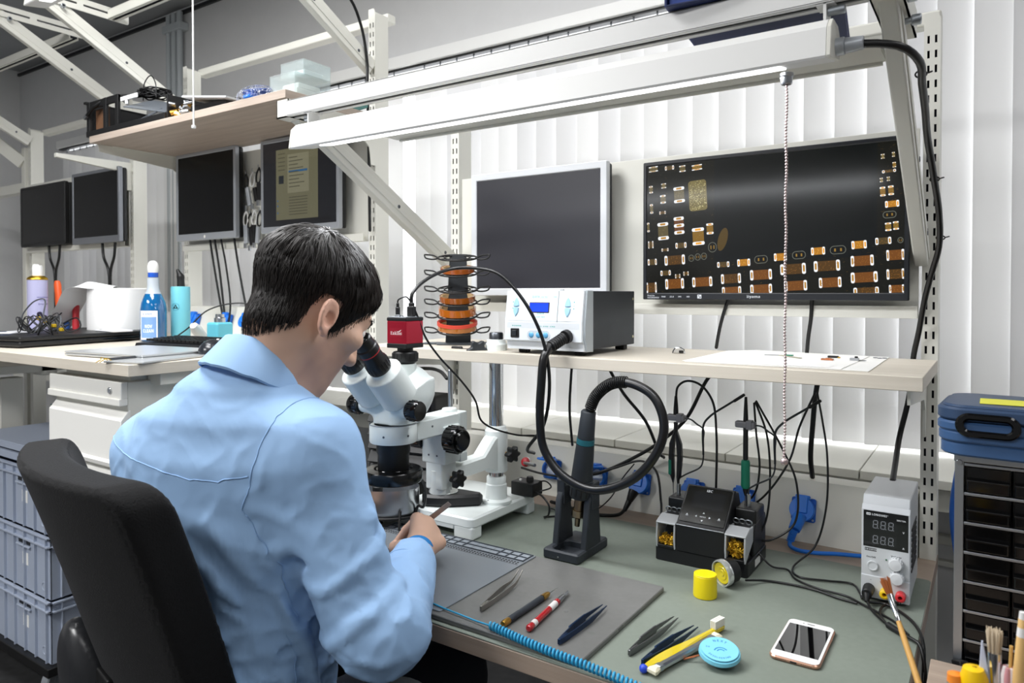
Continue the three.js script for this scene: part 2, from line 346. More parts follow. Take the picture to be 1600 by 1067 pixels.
// bench lamp: eight-sided housing along x with a long diffuser below
const glowStrip = std('#ffffff', 0.5, 0, { emissive: '#ffffff', emissiveIntensity: 2.2 });
function benchLamp(name, label, x0, x1, y, z, power) {
  const t = thing(name, label, 'lamp', [0, 0, 0]), L = x1 - x0;
  const prof = [[0.034, 0.0], [0.036, 0.003], [0.030, 0.042], [0.016, 0.056], [-0.018, 0.056], [-0.03, 0.044], [-0.03, 0.012]];
  part(t, 'housing', extr(prof, L, 0.0006, [], 0.2).rotateY(-Math.PI / 2).translate(x1, y, z), M.whiteBright);
  for (const x of [x1 + 0.006, x0]) part(t, 'end_cap', extr(prof, 0.006, 0.001).rotateY(-Math.PI / 2).translate(x, y, z), M.white);
  part(t, 'diffuser', moved(box(L - 0.14, 0.004, 0.036, 0, 0, 0, 0.001), (x0 + x1) / 2 + 0.01, y + 0.0045, z + 0.008, 0.185), glowStrip);
  const l = new THREE.RectAreaLight('#f8fbff', power, L - 0.14, 0.046); l.position.set((x0 + x1) / 2, y - 0.006, z + 0.006); l.rotation.x = -Math.PI / 2; l.name = 'strip_light'; scene.add(l);
  return t;
}
const bench = station({ x0: -1.335, x1: -0.091, top: 1.86, slotFrom: 0.78, crossbar: 1.885, deskY: 0.762, deskX0: -1.345, deskX1: -0.09, deskMat: M.woodDesk, label: 'low main workbench with slotted white uprights and green matted top, where the man sits' });
const bench2 = station({ x0: -2.715, x1: -1.645, top: 2.21, slotFrom: 1.15, crossbar: 2.215, deskY: 1.131, deskX0: -3.06, deskX1: -1.68, legs: [-1.74], footZ: -1.42, label: 'raised second workbench with pale wooden top and drawer unit, behind the man' });
const bench3 = station({ x0: -4.10, x1: -3.095, top: 2.14, slotFrom: 1.15, crossbar: 2.145, deskY: 1.05, deskX0: -4.12, deskX1: -3.085, legs: [-4.06, -3.15], legZ: -1.2, label: 'farthest workbench, mostly hidden behind the raised one, with two black monitors' });
lampRail({ x0: -1.31, x1: -0.12, armY: 1.708, armZ0: -1.035, armZ1: -1.25, railZ: -1.045, railY: 1.705, postY: 1.375, label: 'white lamp rail on braced perforated arms above the main workbench' });
lampRail({ x0: -2.69, x1: -1.66, armY: 2.315, armZ0: -1.08, armZ1: -1.42, railZ: -1.36, railY: 2.31, postY: 2.02, slotArm: true, label: 'white lamp rail with slotted arms above the raised second workbench' });
lampRail({ x0: -4.07, x1: -3.11, armY: 2.36, armZ0: -1.08, armZ1: -1.47, railZ: -1.44, railY: 2.355, postY: 2.07, slotArm: true, label: 'white lamp rail with slotted arms at the far left, below the ceiling' });

const lamp1 = benchLamp('bench_lamp', 'long white bench lamp with beaded pull chain over the main workbench', -1.255, -0.185, 1.609, -1.047, LAMP_POWER);
{
  for (const x of [-1.22, -0.19]) part(lamp1, 'bracket', [slab(x - 0.002, x + 0.002, 1.655, 1.70, -1.062, -1.03, 0.0005), slab(x - 0.012, x + 0.012, 1.686, 1.689, -1.062, -1.03, 0.0005)], M.whiteBright);
  for (const [a, b] of [[-0.188, -0.166], [-1.222, -1.24]]) part(lamp1, 'bolt', rod(V(a, 1.678, -1.04), V(b, 1.678, -1.04), 0.006), M.zinc);
  part(lamp1, 'cable_gland', [rod(V(-0.18, 1.632, -1.05), V(-0.168, 1.632, -1.05), 0.012), rod(V(-0.168, 1.632, -1.05), V(-0.145, 1.632, -1.05), 0.0105, 0.009)], M.silverPlastic);
  part(lamp1, 'power_cable', tube([[-0.155, 1.632, -1.05], [-0.123, 1.627, -1.053], [-0.1, 1.62, -1.062], [-0.084, 1.608, -1.1], [-0.085, 1.593, -1.15], [-0.086, 1.573, -1.22], [-0.088, 1.545, -1.3], [-0.084, 1.495, -1.38], [-0.08, 1.438, -1.46], [-0.083, 1.385, -1.52], [-0.098, 1.334, -1.565], [-0.111, 1.285, -1.6], [-0.123, 1.221, -1.635], [-0.132, 1.175, -1.645], [-0.14, 1.09, -1.65], [-0.155, 1.01, -1.635], [-0.156, 0.965, -1.57], [-0.155, 0.945, -1.52]], 0.0055, 90), M.cable);
  const sw = part(lamp1, 'pull_switch', [cyl(0.0095, 0.006, -0.243, 1.602, -1.05), cyl(0.0075, 0.012, -0.243, 1.592, -1.05, 20, 0.001, 0.0085)], M.steel);
  const beads = new THREE.InstancedMesh(new THREE.SphereGeometry(0.0021, 8, 6), std('#d6c3c2', 0.25, 0.6), 120);
  const mm = new THREE.Matrix4(); for (let i = 0; i < 120; i++) beads.setMatrixAt(i, mm.makeTranslation(-0.243 + 0.0006 * Math.sin(i * 0.3), 1.59 - i * 0.00437, -1.05));
  beads.name = 'bead_chain'; beads.userData.kind = 'stuff'; lamp1.add(beads);
  part(lamp1, 'chain_end', ball(0.0055, -0.243, 1.062, -1.05), std('#c9b6b6', 0.25, 0.7));
  const strap = (x, y, z) => [torus(0.0068, 0.0012, x, y, z, Math.PI / 2 - 0.5, 18), rod(V(x + 0.006, y, z), V(x + 0.014, y + 0.002, z), 0.0011)];
  part(lamp1, 'cable_tie', [...strap(-0.085, 1.6, -1.13), ...strap(-0.083, 1.49, -1.385), ...strap(-0.08, 1.40, -1.505)], M.black);
}
const lamp2 = benchLamp('bench_lamp', 'white bench lamp with thin pull cord over the raised second workbench', -2.62, -1.69, 2.235, -1.09, 40);
part(lamp2, 'pull_cord', [rod(V(-1.672, 1.72, -1.05), V(-1.672, 2.2, -1.05), 0.0022), cyl(0.0055, 0.008, -1.672, 1.714, -1.05, 10)], M.whiteBright);
part(lamp2, 'hanger', [slab(-2.61, -2.6, 2.285, 2.31, -1.1, -1.07, 0), slab(-1.71, -1.70, 2.285, 2.31, -1.1, -1.07, 0)], M.whiteBright);
part(lamp2, 'power_cable', tube([[-1.69, 2.26, -1.1], [-1.66, 2.29, -1.3], [-1.645, 2.21, -1.545], [-1.643, 2.14, -1.595], [-1.642, 2.03, -1.622], [-1.642, 1.97, -1.623], [-1.645, 1.8, -1.63], [-1.65, 1.5, -1.64]], 0.0045, 60), M.cable);

// cross tray behind the lamp, boards the monitors hang on, shelves
solo('cross_tray', [slab(-1.12, -0.135, 1.645, 1.648, -1.2, -1.12, 0.001), slab(-1.12, -0.135, 1.645, 1.675, -1.2, -1.1975, 0.001), slab(-1.11, -0.14, 1.6405, 1.6448, -1.203, -1.1955, 0)], M.white, 'narrow white steel tray behind the bench lamp', 'tray');
function board(x0, x1, y0, y1, label) {
  const t = thing('mounting_board', label, 'panel', [0, 0, 0]);
  part(t, 'panel', [slab(x0, x1, y0, y1, -1.659, -1.655, 0.001), slab(x0, x1, y0 - 0.003, y0, -1.659, -1.635, 0.0005), slab(x0, x1, y0 - 0.003, y0 + 0.022, -1.637, -1.6345, 0.0008)], M.white);
  return t;
}
board(-1.29, -0.125, 1.252, 1.632, 'white steel mounting board with bottom lip behind the two large bench monitors');
board(-2.685, -1.675, 1.47, 1.825, 'white steel mounting board behind the two monitors under the wooden shelf');
board(-4.07, -3.125, 1.505, 1.85, 'white steel mounting board behind the two monitors at far left');
function shelf(x0, x1, y, z0, z1, m, label) {
  const t = thing('shelf', label, 'shelf', [0, 0, 0]);
  part(t, 'shelf_board', slab(x0, x1, y - 0.024, y, z1, z0, 0.0015), m);
  for (const x of [x0 + 0.012, x1 - 0.022]) {
    const pr = [[0, -0.0245], [0, -0.155], [0.022, -0.155], [0.03, -0.10], [0.06, -0.075], [0.34, -0.05], [0.345, -0.0245]];
    part(t, 'bracket', [extr(pr, 0.005, 0).rotateY(-Math.PI / 2).translate(x + 0.0025, y, -1.6585), slab(x - 0.012, x + 0.012, y - 0.027, y - 0.0242, -1.655, -1.36, 0)], M.white);
  }
  return t;
}
shelf(-1.335, -0.09, 1.168, -1.29, -1.635, M.woodTop, 'pale wooden shelf carrying the grey hot air unit above the main workbench');
shelf(-2.70, -1.62, 1.862, -1.29, -1.64, M.woodShelf, 'wooden shelf with black tray on top, above the raised workbench');
{
  const t = thing('shelf_bracket', 'bare white shelf bracket sticking out at the farthest workbench', 'bracket', [-3.11, 1.865, -1.66]);
  part(t, 'arm', extr([[0, 0], [0.30, -0.004], [0.30, -0.02], [0.06, -0.04], [0.03, -0.06], [0.02, -0.12], [0, -0.12]], 0.02, 0.001).rotateY(-Math.PI / 2), M.white);
  const f = thing('wall_bracket', 'white brace and upright at the far left edge', 'bracket', [0, 0, 0]);
  part(f, 'brace', bar(V(-4.16, 1.97, -1.66), V(-4.5, 2.32, -1.4), 0.02, 0.06), M.white);
  part(f, 'crossbar', slab(-5.2, -4.13, 1.825, 1.875, -1.72, -1.67, 0.004), M.white);
  part(f, 'upright', slab(-4.18, -4.14, 0, 2.05, -1.72, -1.66, 0.003), M.white);
}
// socket duct at the back of the main bench
const duct = thing('cable_duct', 'long beige socket duct along the back of the main workbench', 'cable duct', [0, 0, 0]);
part(duct, 'cover', [extr([[0, 0], [0.035, 0], [0.005, 0.128], [-0.002, 0.13], [-0.042, 0.13], [-0.042, 0]], 1.205, 0.001).rotateY(-Math.PI / 2).translate(-0.123, 0.762, -1.661)], M.white);
// ---------------------------------------------------------------- on the main bench
const TOP = 0.762;
const matTex = dataTex(512, (u, v) => {
  const k = 9 * fbm(u, v, 5, 5, 5, 1) + 5 * fbm(u, v, 60, 60, 2, 4), s = Math.max(0, fbm(u, v, 9, 9, 4, 21) - 0.34) * 70;
  return [122 + k - s * 0.6, 130 + k - s * 0.5, 120 + k - s];
}, 1.6);
const sheetTex = dataTex(512, (u, v) => {
  const k = 16 * fbm(u, v, 6, 5, 6, 3) + 6 * fbm(u, v, 50, 50, 2, 6), s = Math.max(0, fbm(u, v, 12, 12, 4, 31) - 0.25) * 90;
  return [112 + k - s, 112 + k - s * 0.7, 110 + k - s];
}, 2);
solo('desk_mat', extr(rrShape(1.25, 0.648, 0.01), 0.0028, 0.0008).rotateX(-Math.PI / 2).translate(-0.716, TOP, -1.21), std('#ffffff', 0.62, 0, { map: matTex }), 'large sage green antistatic mat covering the main bench', 'desk mat');
const MAT = TOP + 0.0029;
const plateObj = solo('metal_plate', extr(rrShape(0.67, 0.316, 0.004), 0.0085, 0.0012).rotateX(-Math.PI / 2).translate(-0.82, MAT, -1.052), std('#ffffff', 0.55, 0.1, { map: sheetTex, roughnessMap: dataTex(256, (u, v) => 150 + 70 * fbm(u, v, 8, 8, 4, 12), 2, false) }), 'thick grey stained work plate lying on the green mat', 'plate');
const PLATE = MAT + 0.0086;
{ // silicone repair mat with compartments at the back
  const t = thing('repair_mat', 'thin grey repair mat with small compartments and hole rows, on the work plate', 'work mat', [-0.9415, PLATE, -1.055]);
  const w = 0.378, d = 0.3, holes = [], rib = [], z = (k) => -d / 2 + k;
  part(t, 'pad', extr(rrShape(w, d, 0.004), 0.002, 0.0006).rotateX(-Math.PI / 2), std('#747a80', 0.3));
  // grid ribs round open cells: two rows at the far edge
  for (const k of [0.004, 0.022, 0.04]) rib.push(slab(-w / 2 + 0.004, w / 2 - 0.004, 0.0019, 0.0042, z(k), z(k) + 0.0018, 0.0004));
  for (let i = 0; i <= 17; i++) if (i < 11 || i > 13) rib.push(slab(-w / 2 + 0.004 + i * 0.0216, -w / 2 + 0.0058 + i * 0.0216, 0.0019, 0.0042, z(0.004), z(0.0418), 0.0004));
  part(t, 'compartment_grid', rib, std('#4a5058', 0.4));
  const cells = []; for (let j = 0; j < 2; j++) for (let i = 0; i < 17; i++) cells.push(slab(-w / 2 + 0.006 + i * 0.0216, -w / 2 + 0.0252 + i * 0.0216, 0.0019, 0.0022, z(0.006 + j * 0.018), z(0.0215 + j * 0.018), 0));
  part(t, 'compartment_floor', cells, std('#9aa2aa', 0.35)).userData.kind = 'stuff';
  for (let j = 0; j < 2; j++) for (let i = 0; i < 52; i++) holes.push(cyl(0.0022, 0.0004, -w / 2 + 0.01 + i * 0.007, 0.0019, z(0.05 + j * 0.0065), 8, 0));
  part(t, 'hole_row', holes, std('#15171a', 0.8)).userData.kind = 'stuff';
  part(t, 'edge_groove', [slab(-w / 2 + 0.004, w / 2 - 0.004, 0.0018, 0.00215, z(0.061), z(0.0622), 0)], std('#30353b', 0.7));
}
// ---- tweezers and hand tools
function tweezers(label, rear, tip, m, curved, group) {
  const d = V(tip[0] - rear[0], 0, tip[2] - rear[2]), L = d.length();
  const t = thing('tweezers', label, 'tweezers', rear, Math.atan2(d.x, d.z), group);
  for (const s of [-1, 1]) {
    const n = 24, pts = [];
    const half = (k) => s * (0.0012 + 0.0056 * Math.sin(Math.PI / 2 * Math.min(1, k / 0.6)) - 0.003 * Math.max(0, k - 0.65) / 0.35), wid = (k) => 0.0095 * (k < 0.1 ? 0.85 + 1.5 * k : k < 0.62 ? 1 : Math.max(0.1, 1 - ((k - 0.62) / 0.38) * 0.93));
    const P = [], I = [];
    for (let i = 0; i <= n; i++) {
      const k = i / n, x = half(k), w = wid(k) / 2, h = 0.0008, bend = curved ? 0.03 * Math.max(0, k - 0.8) ** 1.3 * 6 : 0, y = 0.0055 + bend * 0.6;
      for (const [a, b] of [[-h, -w], [h, -w], [h, w], [-h, w]]) P.push(x + a, y + b * 0.9, k * L);
    }
    for (let i = 0; i < n; i++) for (let j = 0; j < 4; j++) { const a = i * 4 + j, b = i * 4 + (j + 1) % 4; I.push(a, b, b + 4, a, b + 4, a + 4); }
    I.push(0, 3, 2, 0, 2, 1); const e = n * 4; I.push(e, e + 1, e + 2, e, e + 2, e + 3);
    const g = new THREE.BufferGeometry(); g.setAttribute('position', new THREE.Float32BufferAttribute(P, 3)); g.setIndex(I);
    part(t, 'blade', toCreasedNormals(norm(boxUV(g)), 0.5), m);
  }
  part(t, 'joint', box(0.0042, 0.009, 0.026, 0, 0.0055, 0.013, 0.001), m);
  if (!curved) part(t, 'grip', box(0.0034, 0.0104, L * 0.34, 0.0066, 0.0055, L * 0.46, 0.001), m);
  return t;
}
const navySteel = std('#1d3658', 0.35, 0.7);
tweezers('silver tweezers with curved tips on the grey plate', [-0.697, PLATE, -0.943], [-0.716, PLATE, -1.092], std('#a6a29c', 0.3, 1), true);
tweezers('blue pointed tweezers on the grey plate beside the red knife', [-0.534, PLATE, -0.918], [-0.534, PLATE, -1.07], navySteel);
tweezers('dark silver pointed tweezers on the green mat', [-0.44, MAT, -0.962], [-0.426, MAT, -1.112], std('#77787a', 0.32, 1));
tweezers('dark blue pointed tweezers on the green mat beside the yellow toothbrush', [-0.413, MAT, -0.948], [-0.388, MAT, -1.1], navySteel);
function stick(name, label, category, a, b) { const d = b.clone().sub(a), t = thing(name, label, category, [a.x, a.y, a.z]); t.quaternion.setFromUnitVectors(V(0, 1, 0), d.normalize()); return t; }
{ // two craft knives: axis along y of the group
  let t = stick('craft_knife', 'dark scraper knife with brass collars on the grey plate', 'knife', V(-0.6354, PLATE + 0.0058, -0.917), V(-0.635, PLATE + 0.0058, -1.074));
  part(t, 'end_knob', lathe([[0, 0], [0.0045, 0.0005], [0.0055, 0.004], [0.0055, 0.016], [0.0048, 0.018], [0, 0.018]], 20), M.brass);
  part(t, 'handle', cyl(0.0052, 0.10, 0, 0.018, 0, 20), std('#3c4148', 0.45, 0.4));
  part(t, 'knurled_grip', Array.from({ length: 9 }, (_, i) => torus(0.005, 0.0004, 0, 0.022 + i * 0.003, 0, Math.PI / 2, 20)), std('#2b2f35', 0.5, 0.4)).userData.kind = 'stuff';
  part(t, 'collar', lathe([[0, 0.118], [0.0054, 0.1185], [0.005, 0.134], [0.0034, 0.14], [0, 0.14]], 20), M.brass);
  part(t, 'needle', cyl(0.0011, 0.03, 0, 0.14, 0, 10, 0, 0.0003), M.steel);
  t = stick('craft_knife', 'red craft knife with a pointed steel blade on the grey plate', 'knife', V(-0.594, PLATE + 0.0056, -0.927), V(-0.611, PLATE + 0.0056, -1.082));
  const redM = phys({ color: '#a5121c', roughness: 0.25, clearcoat: 0.6 });
  part(t, 'end_cap', lathe([[0, 0], [0.004, 0.0004], [0.0056, 0.003], [0.0056, 0.014], [0.005, 0.015], [0, 0.015]], 20), redM);
  part(t, 'label_band', cyl(0.0054, 0.012, 0, 0.0152, 0, 20), std('#d8d2cf', 0.5));
  part(t, 'handle', cyl(0.0054, 0.052, 0, 0.0275, 0, 20), redM);
  part(t, 'label_band', cyl(0.0054, 0.024, 0, 0.08, 0, 20), std('#dedad8', 0.5));
  part(t, 'ring', cyl(0.0056, 0.008, 0, 0.1045, 0, 20), redM);
  part(t, 'collet', lathe([[0, 0.113], [0.005, 0.113], [0.005, 0.122], [0.0042, 0.124], [0.0042, 0.132], [0.0036, 0.138], [0, 0.138]], 20), M.steel);
  part(t, 'blade', extr([[-0.003, 0.136], [0.003, 0.136], [0.0032, 0.152], [-0.0028, 0.164]], 0.0006, 0).translate(0, 0, -0.0003), M.steel);
}
{ // toothbrush
  const d = V(0.055, 0, -0.2063), t = thing('toothbrush', 'yellow translucent toothbrush with white bristles and a blue end', 'toothbrush', [-0.405, MAT, -0.928], Math.atan2(d.x, d.z));
  const yel = phys({ color: '#e8cf12', roughness: 0.18, transmission: 0.25, thickness: 0.006, clearcoat: 0.4 });
  const s = new THREE.Shape(); s.moveTo(-0.004, 0.006); s.bezierCurveTo(-0.011, 0.03, -0.011, 0.07, -0.0075, 0.1); s.bezierCurveTo(-0.005, 0.13, -0.0042, 0.15, -0.0042, 0.172); s.bezierCurveTo(-0.006, 0.18, -0.006, 0.198, -0.004, 0.203);
  s.lineTo(0.004, 0.203); s.bezierCurveTo(0.006, 0.198, 0.006, 0.18, 0.0042, 0.172); s.bezierCurveTo(0.0042, 0.15, 0.005, 0.13, 0.0075, 0.1); s.bezierCurveTo(0.011, 0.07, 0.011, 0.03, 0.004, 0.006); s.closePath();
  part(t, 'handle', extr(s, 0.0085, 0.002).rotateX(Math.PI / 2).translate(0, 0.0095, 0), yel);
  part(t, 'end_tip', moved(ball(0.0062), 0, 0.0065, 0.004), std('#2447c8', 0.4));
  const br = []; for (let i = 0; i < 8; i++) for (let j = -1; j <= 1; j++) br.push(cyl(0.0016, 0.0125, j * 0.0036, 0.009, 0.177 + i * 0.0033, 7, 0.0003, 0.0018));
  part(t, 'bristles', br, std('#e9e7dd', 0.8)).userData.kind = 'stuff';
  const d2 = V(0.0437, 0, -0.158), b = thing('cleaning_brush', 'silver double ended brush with cream bristle tips beside the yellow toothbrush', 'brush', [-0.391, MAT, -0.927], Math.atan2(d2.x, d2.z));
  part(b, 'handle', extr(rrShape(0.0105, 0.13, 0.004), 0.009, 0.0025).rotateX(Math.PI / 2).translate(0, 0.0125, 0.082), M.steel);
  for (const k of [0, 1]) {
    part(b, 'ferrule', box(0.012, 0.0095, 0.012, 0, 0.008, k ? 0.146 : 0.019, 0.003), M.zinc);
    part(b, 'tip', extr([[-0.0055, 0], [0.0055, 0], [0.0085, 0.011], [0.0075, 0.014], [-0.0075, 0.014], [-0.0085, 0.011]], 0.010, 0.003).rotateX(Math.PI / 2).translate(0, 0.0125, 0).rotateY(k ? 0 : Math.PI).translate(0, 0, k ? 0.15 : 0.015), std('#e6dfc4', 0.7));
  }
}
{ // wick reel and flux
  const t = thing('wick_reel', 'light blue plastic wick reel tilted on the green mat', 'reel', [-0.325, MAT + 0.0005, -1.02]);
  t.rotation.set(0.2, 0.3, -0.1);
  const lb = std('#7ccbe3', 0.4);
  part(t, 'reel_body', lathe([[0, 0.006], [0.018, 0.006], [0.021, 0.007], [0.027, 0.012], [0.0295, 0.0145], [0.0285, 0.0195], [0, 0.0215]], 40), lb);
  const c = canvasTex(256, 256, (g, w) => {
    g.fillStyle = '#84cfe6'; g.fillRect(0, 0, w, w); g.translate(128, 128); g.fillStyle = '#2a6fb4'; g.strokeStyle = '#2a7fbe'; g.lineWidth = 9;
    g.textAlign = 'center'; for (const r of [26, 46]) { g.beginPath(); g.arc(10, 30, r, Math.PI * 1.05, Math.PI * 1.8); g.stroke(); }
    g.font = 'bold 30px sans-serif'; 'NEXT'.split('').forEach((ch, i) => { g.save(); g.rotate(-0.45 + i * 0.3); g.fillText(ch, 0, -78); g.restore(); });
    g.font = 'bold 20px sans-serif'; 'DESOLDERING'.split('').forEach((ch, i) => { g.save(); g.rotate(0.8 - i * 0.16); g.fillText(ch, 0, 100); g.restore(); });
    g.fillText('2.0', -82, 0);
  });
  part(t, 'printed_label', moved(norm(new THREE.CircleGeometry(0.0262, 40)), 0, 0.0219, 0, -Math.PI / 2), std('#ffffff', 0.4, 0, { map: c }));
  part(t, 'wick', bar(V(-0.028, 0.009, 0.004), V(-0.05, 0.004, 0.012), 0.003, 0.001, 0.0002), M.copper);
  const y = thing('jar_top', 'bright yellow screw lid standing on the green mat', 'lid', [-0.418, MAT, -1.232]);
  part(y, 'cap', lathe([[0, 0.0385], [0.0, 0.04], [0.0175, 0.04], [0.0198, 0.0375], [0.0208, 0.003], [0.0202, 0.0008], [0.0185, 0], [0, 0]].slice(1), 48), std('#f0d900', 0.42));
  part(y, 'rim', torus(0.0188, 0.0009, 0, 0.0393, 0, Math.PI / 2, 40), std('#f0d900', 0.42));
  const j = thing('flux_jar', 'small round clear jar with yellow contents lying on its side behind the yellow cap', 'jar', [-0.4, MAT + 0.0245, -1.305]);
  j.rotation.set(Math.PI / 2 + 0.12, 0, 0.55);
  part(j, 'rim', lathe([[0.0215, 0.018], [0.0235, 0.018], [0.0243, 0.016], [0.0243, 0.008], [0.0235, 0.006], [0.0215, 0.006], [0.0205, 0.012], [0.0215, 0.018]], 40), phys({ color: '#d5d9d5', roughness: 0.08, transmission: 0.6, thickness: 0.004 }));
  part(j, 'contents', lathe([[0, 0.0145], [0.005, 0.0152], [0.006, 0.014], [0.0115, 0.0152], [0.0125, 0.0138], [0.019, 0.015], [0.0194, 0.007], [0, 0.007]], 36), phys({ color: '#e6d21a', roughness: 0.2, clearcoat: 0.6 }));
  part(j, 'base_cup', lathe([[0, -0.016], [0.017, -0.016], [0.021, -0.012], [0.023, 0.006], [0, 0.006]], 36), M.dark);
}
{ // phone
  const t = thing('phone', 'white and rose gold phone lying face up on the green mat', 'phone', [-0.235, MAT, -1.142], 0.01);
  part(t, 'body', extr(rrShape(0.0705, 0.1385, 0.0105), 0.0068, 0.0022).rotateX(-Math.PI / 2).translate(0, 0.0004, 0), std('#d3a48d', 0.3, 0.8));
  part(t, 'front_glass', extr(rrShape(0.0676, 0.1356, 0.0095), 0.0009, 0.0003).rotateX(-Math.PI / 2).translate(0, 0.0067, 0), phys({ color: '#f2f1ef', roughness: 0.08, clearcoat: 1 }));
  part(t, 'screen', moved(print(0.0605, 0.1015), 0, 0.00775, 0, -Math.PI / 2), phys({ color: '#050506', roughness: 0.03, clearcoat: 1, specularIntensity: 1 }));
  part(t, 'home_button', [moved(norm(new THREE.RingGeometry(0.0046, 0.0053, 28)), 0, 0.0078, 0.0585, -Math.PI / 2)], M.silverPlastic);
  part(t, 'earpiece', extr(rrShape(0.011, 0.0013, 0.0006), 0.0003, 0).rotateX(-Math.PI / 2).translate(0, 0.0076, -0.0595), M.dark);
  part(t, 'sensor', moved(norm(new THREE.CircleGeometry(0.0012, 12)), -0.011, 0.0078, -0.0595, -Math.PI / 2), M.dark);
  part(t, 'charging_port', box(0.009, 0.0024, 0.0008, 0, 0.0036, 0.0692, 0.0003), M.dark);
  const sp = []; for (const s of [-1, 1]) for (let i = 0; i < 6; i++) sp.push(cyl(0.0006, 0.0006, 0, 0, 0, 6, 0).rotateX(Math.PI / 2).translate(s * (0.011 + i * 0.0026), 0.0036, 0.069));
  part(t, 'speaker_holes', sp, M.dark).userData.kind = 'stuff';
  part(t, 'side_button', box(0.0008, 0.0022, 0.011, 0.0354, 0.004, -0.03, 0.0003), std('#d3a48d', 0.3, 0.8));
}
{ // antistatic coiled lead
  const t = thing('coiled_lead', 'blue coiled antistatic wrist lead along the front edge of the work plate', 'lead', [0, 0, 0]);
  const c = std('#2f9cc8', 0.4), A = V(-0.648, PLATE + 0.0068, -0.903), B = V(-0.36, PLATE + 0.0028, -0.872), pts = [], N = 44;
  const path = (k) => A.clone().lerp(B, k).add(V(0, -0.008 * Math.max(0, k - 0.55) ** 1.1, 0.004 * Math.sin(k * 5)));
  for (let i = 0; i <= N * 12; i++) { const k = i / (N * 12), a = k * N * 2 * Math.PI, p = path(k); pts.push(V(p.x, p.y + 0.005 * Math.cos(a), p.z + 0.005 * Math.sin(a))); }
  part(t, 'coil', norm(new THREE.TubeGeometry(new THREE.CatmullRomCurve3(pts), pts.length, 0.0021, 6)), c);
  part(t, 'straight_lead', tube([[-0.862, PLATE + 0.02, -0.955], [-0.81, PLATE + 0.006, -0.925], [-0.76, PLATE + 0.004, -0.915], [-0.72, PLATE + 0.004, -0.911], [-0.68, PLATE + 0.004, -0.907], [-0.652, PLATE + 0.006, -0.903]], 0.0014, 40), c);
}
// ---------------------------------------------------------------- sockets on the duct
const FACE = (y) => -1.6255 - (y - 0.762) * 0.235;      // front of the leaning duct cover
function socket(x, label, open, plug) {
  const t = thing('power_socket', label, 'socket', [x, 0.829, FACE(0.829) + 0.0005], 0, 'blue sockets along the duct');
  t.rotation.x = -0.23;
  part(t, 'base_plate', extr(rrShape(0.05, 0.05, 0.005), 0.007, 0.0015), M.blueDark);
  part(t, 'collar', lathe([[0.019, 0], [0.024, 0], [0.0245, 0.012], [0.0225, 0.014], [0.0195, 0.014], [0.019, 0.004], [0.019, 0]], 32).rotateX(Math.PI / 2).translate(0, 0, 0.006), M.blue);
  part(t, 'well', moved(norm(new THREE.CircleGeometry(0.0195, 28)), 0, 0, 0.0075), std(open ? '#dfe6ee' : '#1b4f92', 0.5));
  const lid = new THREE.Group(); lid.name = 'lid'; t.add(lid); lid.position.set(0, 0.024, 0.017); lid.rotation.x = open ? -1.5 : -0.16;
  part(lid, 'lid_disc', lathe([[0, 0], [0.0245, 0], [0.0255, 0.001], [0.0255, 0.003], [0.0242, 0.0045], [0, 0.005]], 36).rotateX(Math.PI / 2).translate(0, -0.024, 0.001), M.blue);
  part(lid, 'lid_tab', [extr(rrShape(0.023, 0.036, 0.002), 0.0045, 0.0012).translate(0, -0.014, 0.0052), box(0.03, 0.009, 0.011, 0, 0.002, 0, 0.002)], M.blue);
  for (const s of [-1, 1]) part(t, 'screw', lathe([[0, 0], [0.0025, 0], [0.0022, 0.001], [0, 0.0012]], 12).rotateX(Math.PI / 2).translate(s * 0.02, -0.02, 0.0068), M.steel);
  return t;
}
socket(-0.972, 'blue socket with its lid up behind the microscope base, leftmost on the duct', true);
socket(-0.835, 'blue socket with its lid up and pale inside, behind the hot air handle', true);
socket(-0.718, 'blue socket with the black plug and cord, seen through the black hose loop', false);
socket(-0.584, 'blue socket behind the left half of the black soldering station', false);
socket(-0.467, 'blue socket behind the right half of the black soldering station', false);
const blueSock = socket(-0.338, 'blue socket with blue power cord beside the power supply', false);
